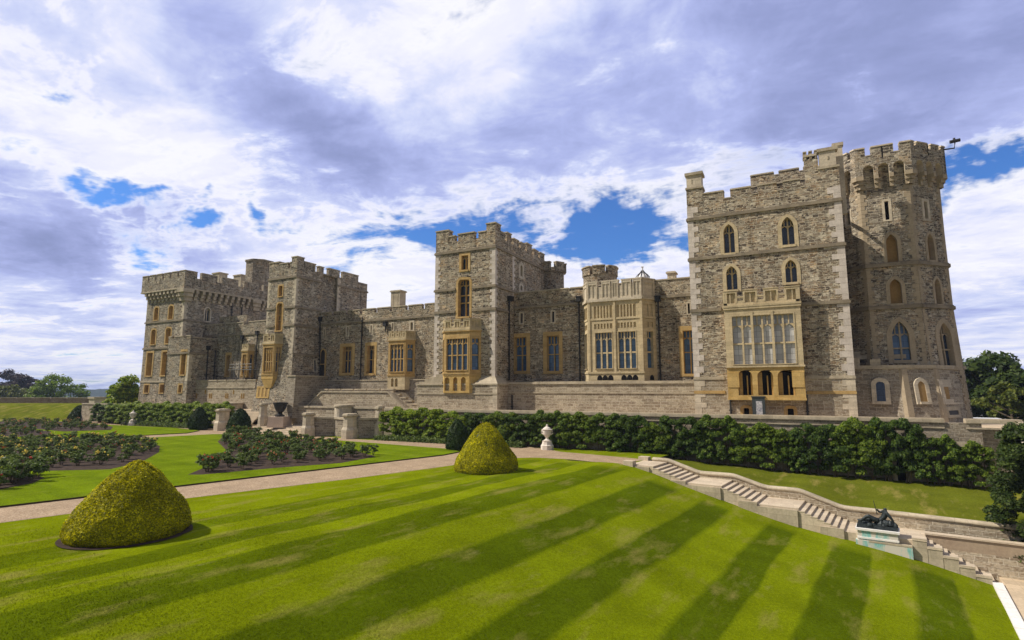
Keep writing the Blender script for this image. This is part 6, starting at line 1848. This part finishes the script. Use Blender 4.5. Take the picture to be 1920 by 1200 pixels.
# ---- low ground cover at the foot of the wall
def edging():
    r = np.random.default_rng(8); n = 16000
    X = r.uniform(-46, -26, n); P = np.stack([X, 53.0+r.normal(0, .28, n), np.abs(r.normal(0, .22, n))+.05], 1)
    me = leaf_mesh('ground_cover', P, np.tile([0, -.3, 1.], (n, 1)), .13, 3, M['leaf_rose'], .7)
    o = obj('ground_cover', me); o['kind'] = 'stuff'
    n = 9000; X = r.uniform(-104, -84, n); P = np.stack([X, 55.2+r.normal(0, .25, n), np.abs(r.normal(0, .3, n))+.05], 1)
    o = obj('ground_cover', leaf_mesh('ground_cover', P, np.tile([0, -.3, 1.], (n, 1)), .15, 4, M['leaf_rose'], .7)); o['kind'] = 'stuff'
edging()
# ---- clipped yews
def topiary(px, py, w, h, prof, mat, label, cat='topiary', group=None, z=None, n=9000, ls=.07, lump=.06, name='clipped_yew', bed=False, seed=1, tilt=0., skew=(0, 0), core=None, nz_hi=.0):
    x, y, z0 = onZ(px, py, 0)
    y += w*.0
    T = thing(name, (x, y, z0), label, cat, group)
    r = np.random.default_rng(seed)
    t = r.random(n*2); ang = r.random(n*2)*2*math.pi
    pz = np.array([p[1] for p in prof]); pr = np.array([p[0] for p in prof])
    tt = np.linspace(0, 1, len(prof)); R_ = np.interp(t, tt, pr); Z_ = np.interp(t, tt, pz)
    keep = r.random(n*2) < (R_+.12)/(pr.max()+.12); t, ang, R_, Z_ = t[keep][:n], ang[keep][:n], R_[keep][:n], Z_[keep][:n]
    dR = np.interp(t+.02, tt, pr)-np.interp(t-.02, tt, pr); dZ = np.interp(t+.02, tt, pz)-np.interp(t-.02, tt, pz)
    L = np.hypot(dR*w/2, dZ*h)+1e-9; nr, nzz = dZ*h/L, -dR*w/2/L
    nn = np.stack([nr*np.cos(ang), nr*np.sin(ang), nzz], 1)
    b = lump*(np.sin(ang*3+Z_*7+seed)+np.sin(ang*7-Z_*11)*.6+np.sin(ang*13+Z_*19)*.4)+r.normal(0, lump*.35, len(t))
    sx = skew[0]*(Z_**1.5); sy = skew[1]*(Z_**1.5)
    P = np.stack([R_*w/2*np.cos(ang)+sx, R_*w/2*np.sin(ang)+sy, Z_*h], 1)+nn*b[:, None]
    me = leaf_mesh('foliage', P, nn*1.0, ls, seed, mat, .5, 1.8, .5)
    obj('foliage', me, T)
    # dense inner twigs: a closed clipped surface just inside the leaves
    cb = MB(); K = 48; rows = 26
    ring = []
    for i in range(rows+1):
        q = i/rows; rr_, zz_ = np.interp(q, tt, pr)*w/2*.965, np.interp(q, tt, pz)*h*.985
        s_ = np.interp(q, tt, pz)**1.5
        ring.append([np.array([x+rr_*(1+lump*.5*math.sin(k*2*math.pi/K*3+zz_*3+seed))*math.cos(k*2*math.pi/K)+skew[0]*s_, y+rr_*math.sin(k*2*math.pi/K)+skew[1]*s_, z0+zz_]) for k in range(K)])
    for i in range(rows):
        for k in range(K): cb.face([ring[i][k], ring[i][(k+1) % K], ring[i+1][(k+1) % K], ring[i+1][k]], 0, True)
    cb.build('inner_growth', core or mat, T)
    if bed:
        s = MB(); K = 40; m = [np.array([x+.10+w*.532*(1+.02*math.sin(k*1.7)+.015*math.sin(k*4.1))*math.cos(k*2*math.pi/K), y-.05+w*.525*math.sin(k*2*math.pi/K), .035]) for k in range(K)]
        s.face(m); o = s.build('flower_bed', M['soil']); o['kind'] = 'structure'
    return T
dome = [(.94, 0), (.99, .06), (1.0, .12), (.97, .22), (.90, .34), (.80, .45), (.68, .56), (.56, .67), (.45, .77), (.33, .86), (.21, .93), (.10, .98), (0, 1.0)]
dome2 = [(.96, 0), (1.0, .06), (.985, .16), (.95, .25), (.87, .33), (.765, .44), (.68, .52), (.59, .62), (.48, .74), (.36, .84), (.24, .92), (.12, .975), (0, 1.0)]
cone = [(.80, 0), (.95, .12), (1.0, .26), (.96, .40), (.86, .54), (.71, .68), (.53, .80), (.36, .90), (.18, .97), (0, 1.0)]
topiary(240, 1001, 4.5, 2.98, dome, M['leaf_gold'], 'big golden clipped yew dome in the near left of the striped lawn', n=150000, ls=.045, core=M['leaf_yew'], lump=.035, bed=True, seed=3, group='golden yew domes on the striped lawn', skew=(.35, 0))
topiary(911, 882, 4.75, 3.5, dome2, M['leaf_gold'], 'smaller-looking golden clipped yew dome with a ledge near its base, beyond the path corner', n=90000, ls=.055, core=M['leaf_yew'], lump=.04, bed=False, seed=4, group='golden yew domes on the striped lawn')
GC = 'dark clipped yew cones of the rose garden'
topiary(371, 806, 2.75, 3.35, cone, M['leaf_yew'], 'dark clipped yew cone in front of the outermost left pier', group=GC, n=9000, ls=.12, seed=5)
topiary(448, 811, 3.1, 3.3, cone, M['leaf_yew'], 'dark clipped yew cone left of the entrance steps, below the broad stone drum', group=GC, n=9000, ls=.12, seed=6)
topiary(149, 790, 3.6, 3.0, cone, M['leaf_yew'], 'dark clipped yew cone standing alone before the grass bank', group=GC, n=8000, ls=.14, seed=7)
topiary(858, 844, 2.35, 3.0, cone, M['leaf_yew'], 'dark clipped yew cone just left of the far golden dome', group=GC, n=9000, ls=.10, seed=9)
rnd_ = [(.85, 0), (1.0, .2), (1.0, .45), (.9, .7), (.65, .88), (.3, .97), (0, 1)]
topiary(604, 815, 3.6, 2.1, rnd_, M['leaf_yew'], 'broad round clipped bush between the two right-hand entrance piers', 'bush', n=9000, ls=.12, seed=10, name='round_bush', lump=.12)
topiary(397, 803, 2.8, 2.3, rnd_, M['leaf_yew'], 'round clipped bush between the two left-hand entrance piers', 'bush', n=8000, ls=.12, seed=12, name='round_bush', lump=.12)
# big dark bush at the right edge
def loose_bush(name, C, Rd, per, ls, mat, label, cat, loc, seed, trunk=None):
    T = thing(name, loc, label, cat)
    P, N = clump_cloud(seed, C, Rd, per, .5)
    obj('foliage', leaf_mesh('foliage', P-np.array(loc), N, ls, seed, mat, .8, 1.7), T)
    if trunk:
        m = MB(); [m.tube(t, np.linspace(.16, .05, len(t)), 6) for t in trunk]; m.build('trunk', M['bark'], T)
    return T
r_ = np.random.default_rng(5); bc = GRD.P(7.0, 46.0, -4.6)
C = []; Rd = []
for i in range(190):
    t = r_.random()**.85; a = r_.random()*6.28; w = (2.7 if t < .55 else 2.7-2.6*(t-.55))*math.sqrt(r_.random())
    C.append(bc+np.array([w*math.cos(a)*1.05, w*math.sin(a)*.8, .5+8.0*t])); Rd.append(r_.uniform(.45, .8))
loose_bush('yew_bush', C, Rd, 300, .12, M['leaf_tree'], 'large dark yew bush at the right edge beside the curved wall', 'bush', tuple(bc), 21, [[bc, bc+np.array([.2, .1, 2.5]), bc+np.array([.1, -.2, 4.8])], [bc+np.array([.6, 0, 0]), bc+np.array([1.3, .4, 2.2]), bc+np.array([1.5, .2, 4])]])
# evergreen bush behind the left hedge
ec = onY(236, 748, 63); C = []; Rd = []
for i in range(70):
    a = r_.random()*6.28; t = r_.random(); w = 4.6*math.sqrt(r_.random())*math.sqrt(max(.05, 1-t**1.6))
    C.append(np.array([ec[0]+w*math.cos(a), 63+w*math.sin(a)*.7, 2.2+6.0*t])); Rd.append(r_.uniform(.7, 1.2))
loose_bush('evergreen_bush', C, Rd, 150, .3, M['leaf_yellow'], 'rounded yellow-green evergreen beside the left edge of the far left tower', 'bush', (ec[0], 63, 2.5), 22, [[(ec[0], 63, 1.5), (ec[0]+.2, 63, 4), (ec[0], 63.2, 6.5)]])
# ---- roses
def rose_mesh(seed):
    r = np.random.default_rng(seed); C = []; Rd = []
    for i in range(11):
        a = r.random()*6.28; w = .42*math.sqrt(r.random()); C.append((w*math.cos(a), w*math.sin(a), r.uniform(.32, .88))); Rd.append(r.uniform(.16, .28))
    P, N = clump_cloud(seed, C, Rd, 46, .9)
    me = leaf_mesh('foliage', P, N, .10, seed, M['leaf_rose'], .8, 1.5)
    return me
def bloom_mesh(seed, mat, n):
    r = np.random.default_rng(seed); P = []; N = []
    for i in range(n):
        a = r.random()*6.28; w = .5*math.sqrt(r.random()); c = np.array([w*math.cos(a), w*math.sin(a), r.uniform(.85, 1.15)-.4*w])
        d = ball(r, 16); P.append(c+d*.05); N.append(d)
    return leaf_mesh('bloom', np.concatenate(P), np.concatenate(N), .075, seed, mat, .2, 1.1)
def rose_stem():
    mb = MB(); r = random.Random(5)
    for k in range(6):
        a = k*1.05; mb.tube([(.04*math.cos(a), .04*math.sin(a), -.05), (.18*math.cos(a), .18*math.sin(a), .4), (.34*math.cos(a), .34*math.sin(a), .85)], [.018, .013, .008], 5)
    o = mb.build('stem', M['bark'], uv=False); me = o.data; bpy.data.objects.remove(o); return me
RM = [rose_mesh(s) for s in range(31, 36)]; RS = rose_stem()
BL = {'yellow': [bloom_mesh(s, M['petal_yellow'], n) for s, n in ((41, 4), (42, 9))], 'pink': [bloom_mesh(s, M['petal_pink'], n) for s, n in ((43, 3), (44, 8))], 'red': [bloom_mesh(s, M['petal_red'], n) for s, n in ((45, 3), (46, 5))]}
def inside(p, poly):
    c = False; n = len(poly)
    for i in range(n):
        (x0, y0), (x1, y1) = poly[i], poly[(i+1) % n]
        if (y0 > p[1]) != (y1 > p[1]) and p[0] < (x1-x0)*(p[1]-y0)/(y1-y0)+x0: c = not c
    return c
def rose(x, y, sc, r, kinds, label, group):
    T = thing('rose_bush', (x, y, .1), label, 'rose bush', group)
    T.rotation_euler = (0, 0, r.uniform(0, 6.28)); T.scale = (sc, sc, sc*r.uniform(.9, 1.15))
    obj('foliage', r.choice(RM), T); obj('stem', RS, T)
    k = r.choice(kinds)
    if k: obj('bloom', BL[k][r.randrange(2)], T)
def in_view(q):
    d = np.array([q[0], q[1], .5])-EYE; return 960+FPX*(d@_rt)/(d@_fw) > -25
def bed(pxs, sp, kinds, label, group, seed, sc=1.25, inset=.0, z=.1):
    poly = [tuple(onZ(*p, z)[:2]) for p in pxs]
    r = random.Random(seed)
    mb = MB(); cx, cy = np.mean([p[0] for p in poly]), np.mean([p[1] for p in poly])
    a = [np.array([x, y, z+.006]) for x, y in poly]; b = [np.array([cx+(x-cx)*.96, cy+(y-cy)*.96, z+.05]) for x, y in poly]
    n = len(a); mb.face(b)
    for i in range(n): mb.face([a[i], a[(i+1) % n], b[(i+1) % n], b[i]])
    o = mb.build('flower_bed', M['soil']); o['kind'] = 'structure'
    X = [p[0] for p in poly]; Y = [p[1] for p in poly]; pts = []
    y = min(Y)+.4; row = 0
    while y < max(Y):
        x = min(X)+(sp/2 if row % 2 else 0)
        while x < max(X):
            q = (x+r.uniform(-.25, .25)*sp, y+r.uniform(-.25, .25)*sp)
            if inside((cx+(q[0]-cx)*1.06, cy+(q[1]-cy)*1.06), poly) and in_view(q): pts.append(q)
            x += sp
        y += sp*.85; row += 1
    for q in pts: rose(q[0], q[1], sc*r.uniform(.8, 1.2), r, kinds, label, group)
    return len(pts)
nb = [bed([(425, 812), (560, 822), (640, 838), (705, 856), (640, 868), (520, 877), (378, 890), (352, 890), (405, 868), (432, 852), (408, 828)], 1.75, ['pink', None, None, None, 'red', None], 'rose bush in the triangular middle bed in front of the entrance steps', 'roses of the middle bed', 51, .95),
      bed([(-70, 832), (60, 824), (200, 822), (262, 826), (300, 836), (298, 848), (266, 866), (205, 880), (75, 883), (-70, 882)], 1.75, ['yellow', None, None, 'yellow', None, None, 'red'], 'rose bush in the large left bed with yellow blooms', 'roses of the left bed', 52, .88),
      bed([(-40, 894), (60, 890), (84, 896), (60, 906), (0, 918), (-50, 924)], 1.25, [None, 'red', None], 'dark green rose bush in the small near bed at the left edge', 'roses of the near left bed', 53, 1.25),
      bed([(-60, 792), (60, 789), (150, 792), (212, 800), (208, 806), (120, 809), (30, 800.5), (-60, 800)], 2.3, ['pink', None, 'pink'], 'rose bush in the far bed before the grass bank, with pink blooms', 'roses of the far bed', 54, .8),
      bed([(-60, 806), (30, 803), (96, 809), (94, 815), (40, 819), (-60, 822)], 2.1, ['red', None], 'rose bush in the far left bed beside the second path', 'roses of the far left bed', 55, .8)]
print('roses', nb)
rr_ = random.Random(9)
p = onZ(388, 886, .1); rose(p[0], p[1], 1.15, rr_, ['red'], 'single rose bush standing alone on the near tip of the middle bed', None)
p = onZ(700, 853, .1); rose(p[0], p[1], .9, rr_, [None], 'small rose bush alone at the right tip of the middle bed', None)
# ---- trees
def tree(px, pyb, Y, ztop, zbase, rx, mat, label, seed, ls=.35, n=60, per=150, name='leafy_tree', squash=1.0, low=.25):
    c = onY(px, pyb, Y); x = c[0]; r = np.random.default_rng(seed)
    T = thing(name, (x, Y, zbase), label, 'tree')
    h = ztop-zbase; C = []; Rd = []
    for i in range(n):
        d = ball(r, 1)[0]; k = r.random()**.4
        z = zbase+h*(low+(1-low)/2)+d[2]*k*h*(1-low)/2*.93
        taper = 1-.35*max(0, d[2])
        C.append(np.array([x+d[0]*k*rx*taper, Y+d[1]*k*rx*taper, z])); Rd.append(r.uniform(.09, .17)*(rx+h*.35))
    P, N = clump_cloud(seed, C, Rd, per, .7)
    obj('crown', leaf_mesh('crown', P-np.array([x, Y, zbase]), N, ls, seed, mat, .8, 1.6), T)
    m = MB(); top = zbase+h*.62
    m.tube([(x, Y, zbase-.5), (x+.1, Y, zbase+h*.25), (x-.1, Y, top)], [h*.035, h*.026, h*.012], 8)
    for k in range(9):
        a = k*2.4; z = zbase+h*(.22+.045*k); e = rx*.7
        m.tube([(x, Y, z), (x+e*.5*math.cos(a), Y+e*.5*math.sin(a), z+h*.1), (x+e*math.cos(a), Y+e*math.sin(a), z+h*.2)], [h*.014, h*.009, h*.003], 5)
    m.build('trunk', M['bark'], T)
tree(1853, 775, 104., onY(1850, 666, 104.)[2], .8, 7.6, M['leaf_tree'], 'dark green broad tree right behind the octagonal tower', 61, .42, 95, 230, low=.05)
tree(1925, 775, 100., onY(1920, 690, 100.)[2], .8, 6.2, M['leaf_tree'], 'dark tree cut by the right edge of the picture', 62, .42, 70, 200, low=.05)
tree(1896, 775, 92., onY(1896, 715, 92.)[2], .8, 3.4, M['leaf_ever'], 'smaller brownish-green tree in front of the dark trees at the right', 63, .32, 45, 150, low=.05)
tree(1990, 775, 96., onY(1960, 690, 96.)[2], .8, 6.0, M['leaf_tree'], 'tree farthest right, mostly outside the picture', 64, .42, 50, 150, low=.05)
tree(14, 745, 130., onY(14, 695, 130.)[2], -6., 10.5, M['leaf_copper'], 'purple copper beech at the far left edge, beyond the low wall', 65, .55, 70, 170, 'copper_beech')
tree(46, 745, 118., onY(46, 700, 118.)[2], -6., 7.0, M['leaf_copper'], 'very dark copper beech with a ragged top, beside the pale green tree', 66, .5, 60, 170, 'copper_beech')
tree(106, 745, 105., onY(106, 701, 105.)[2], -6., 8.6, M['leaf_lime'], 'pale green airy tree beyond the low wall at the left', 67, .45, 60, 130)
tree(20, 745, 96., onY(20, 722, 96.)[2], -6., 8.0, M['leaf_ever'], 'low olive-green tree in front of the copper beeches', 68, .45, 50, 150)
tree(-60, 745, 115., onY(-60, 690, 115.)[2], -6., 10., M['leaf_copper'], 'copper beech outside the left edge of the picture', 69, .5, 50, 150, 'copper_beech')
# ---- grass bank and battlemented wall on the left
def south_side():
    toe = [onZ(px, py, 0)[:2] for px, py in ((-160, 783), (0, 787), (100, 787.5), (165, 789), (218, 792))]
    top = [onZ(px, 757, 3.0)[:2] for px in (-160, 0, 80, 130, 178)]
    mb = MB()
    for i in range(4):
        for k in range(6):
            f0, f1 = k/6, (k+1)/6; s0, s1 = math.sin(f0*math.pi/2)**1.2*3, math.sin(f1*math.pi/2)**1.2*3
            P = lambda j, f, z: np.array([*(toe[j]*(1-f)+top[j]*f), z])
            mb.face([P(i, f0, s0), P(i+1, f0, s0), P(i+1, f1, s1), P(i, f1, s1)], 0, True)
    mb.face([np.array([*toe[4], 0]), np.array([-118, 66, 0]), np.array([-124, 70, 3.0]), np.array([*top[4], 3.0])])
    mb.face([np.array([*top[j], 3.0]) for j in range(5)]+[np.array([-150, 140, 3.0]), np.array([-260, 120, 3.0])])
    o = weld(mb.build('grass_bank', M['lawn_dry'])); o['kind'] = 'structure'
    k = (6-3.02)/3.0
    a, b = onZ(-160, 755.5, 3.0)[:2], onZ(172, 756, 3.0)[:2]
    T = thing('boundary_wall', (b[0], b[1], 3), 'low pinkish-brown wall with wide merlons on top of the grass bank at the left', 'wall', 'garden walls')
    f = Fr(a[0], a[1], math.degrees(math.atan2(b[1]-a[1], b[0]-a[0]))); L = math.hypot(*(b-a))
    sc = lambda px: f.px(px, 750)[0]
    zt = f.px(60, 745.2)[1]; zc = f.px(60, 748.6)[1]
    w = MB(); e = [0, sc(-100), sc(-98), sc(-66), sc(-64), sc(-35), sc(-33), sc(-1), sc(1), sc(29), sc(32), sc(62), sc(64.5), sc(93), sc(96), sc(123.5), sc(127), L]
    battlement(w, f, 0, L, 2.6, zc, zt, [q-p for p, q in zip(e, e[1:])], .6)
    w.build('wall', [M['pinkstone'], M['coping']], T)
    p = onZ(182, 757, 3.0)
    E_ = thing('stone_pier', tuple(p), 'squat stone pier at the end of the low wall on the grass bank', 'pier')
    q = MB(); q.box(XYZ, p[0]-1.1, p[0]+1.1, p[1]-1.1, p[1]+1.1, 1.5, 4.1, 0); q.box(XYZ, p[0]-1.3, p[0]+1.3, p[1]-1.3, p[1]+1.3, 4.1, 4.5, 1); q.build('shaft', [M['ashlar_pale'], M['coping']], E_)
M['pinkstone'] = stone_coursed('pinkish_wall_stone', .7, .3, (.26, .17, .14), (.38, .28, .23), (.36, .30, .26))
south_side()
# ---- parked cars on the far terrace
def car(px, Y, label, col, van=False):
    p = onY(px, 780, Y); x = p[0]; z = .9
    T = thing('parked_car', (x, Y, z), label, 'car', 'cars parked beyond the terrace parapet')
    f = Fr(x, Y, 0, None); L = 2.3; H = 1.95 if van else 1.5; P0 = f.P; f.P = lambda s, d, q: P0(s, d, q+.9)
    prof = [(-L, .35), (-L, .85), (-L+.1, 1.0), (-L+.55, H-.05), (-L+.8, H), (L-1.3, H), (L-.85, 1.05), (L-.05, .9), (L, .6), (L, .35)]
    b = MB(); b.poly(f, prof, -1.7, 0); b.build('body', M[col], T)
    for s0, s1 in ((-L+.65, -.5), (-.4, L-1.3)):
        w = MB(); w.poly(f, [(s0, 1.05), (s0+.1, H-.15), (s1-.2, H-.15), (s1+.15, 1.05)], 0, .02); w.build('window', M['glass'], T)
    for s in (-L+.8, L-.8):
        w = MB(); w.tube([f.P(s, -.2, .33), f.P(s, .04, .33)], .33, 14); o = w.build('wheel', M['lead'], T)
car(1856, 80., 'white van parked beyond the parapet right of the octagonal tower', 'white', True)
car(1832, 83., 'dark car almost hidden between the octagonal tower and the white van', 'slate')
# haze of the far valley
hz = MB(); hz.box(XYZ, -2600, 2600, -400, 2600, -60, 48)
t_ = bpy.data.materials.new('valley_haze'); t_.use_nodes = True
nt_ = t_.node_tree; nt_.nodes.clear(); o_ = nt_.nodes.new('ShaderNodeOutputMaterial'); v_ = nt_.nodes.new('ShaderNodeVolumePrincipled')
v_.inputs['Color'].default_value = (.60, .74, 1.0, 1); v_.inputs['Density'].default_value = .00022
nt_.links.new(v_.outputs[0], o_.inputs['Volume'])
h_ = hz.build('haze', t_, uv=False)
import bmesh
bm_ = bmesh.new(); bm_.from_mesh(h_.data); bmesh.ops.remove_doubles(bm_, verts=bm_.verts, dist=.01); bmesh.ops.recalc_face_normals(bm_, faces=bm_.faces); bm_.to_mesh(h_.data); bm_.free()
h_['kind'] = 'stuff'; h_['label'] = 'thin bluish haze over the far wooded ridge'
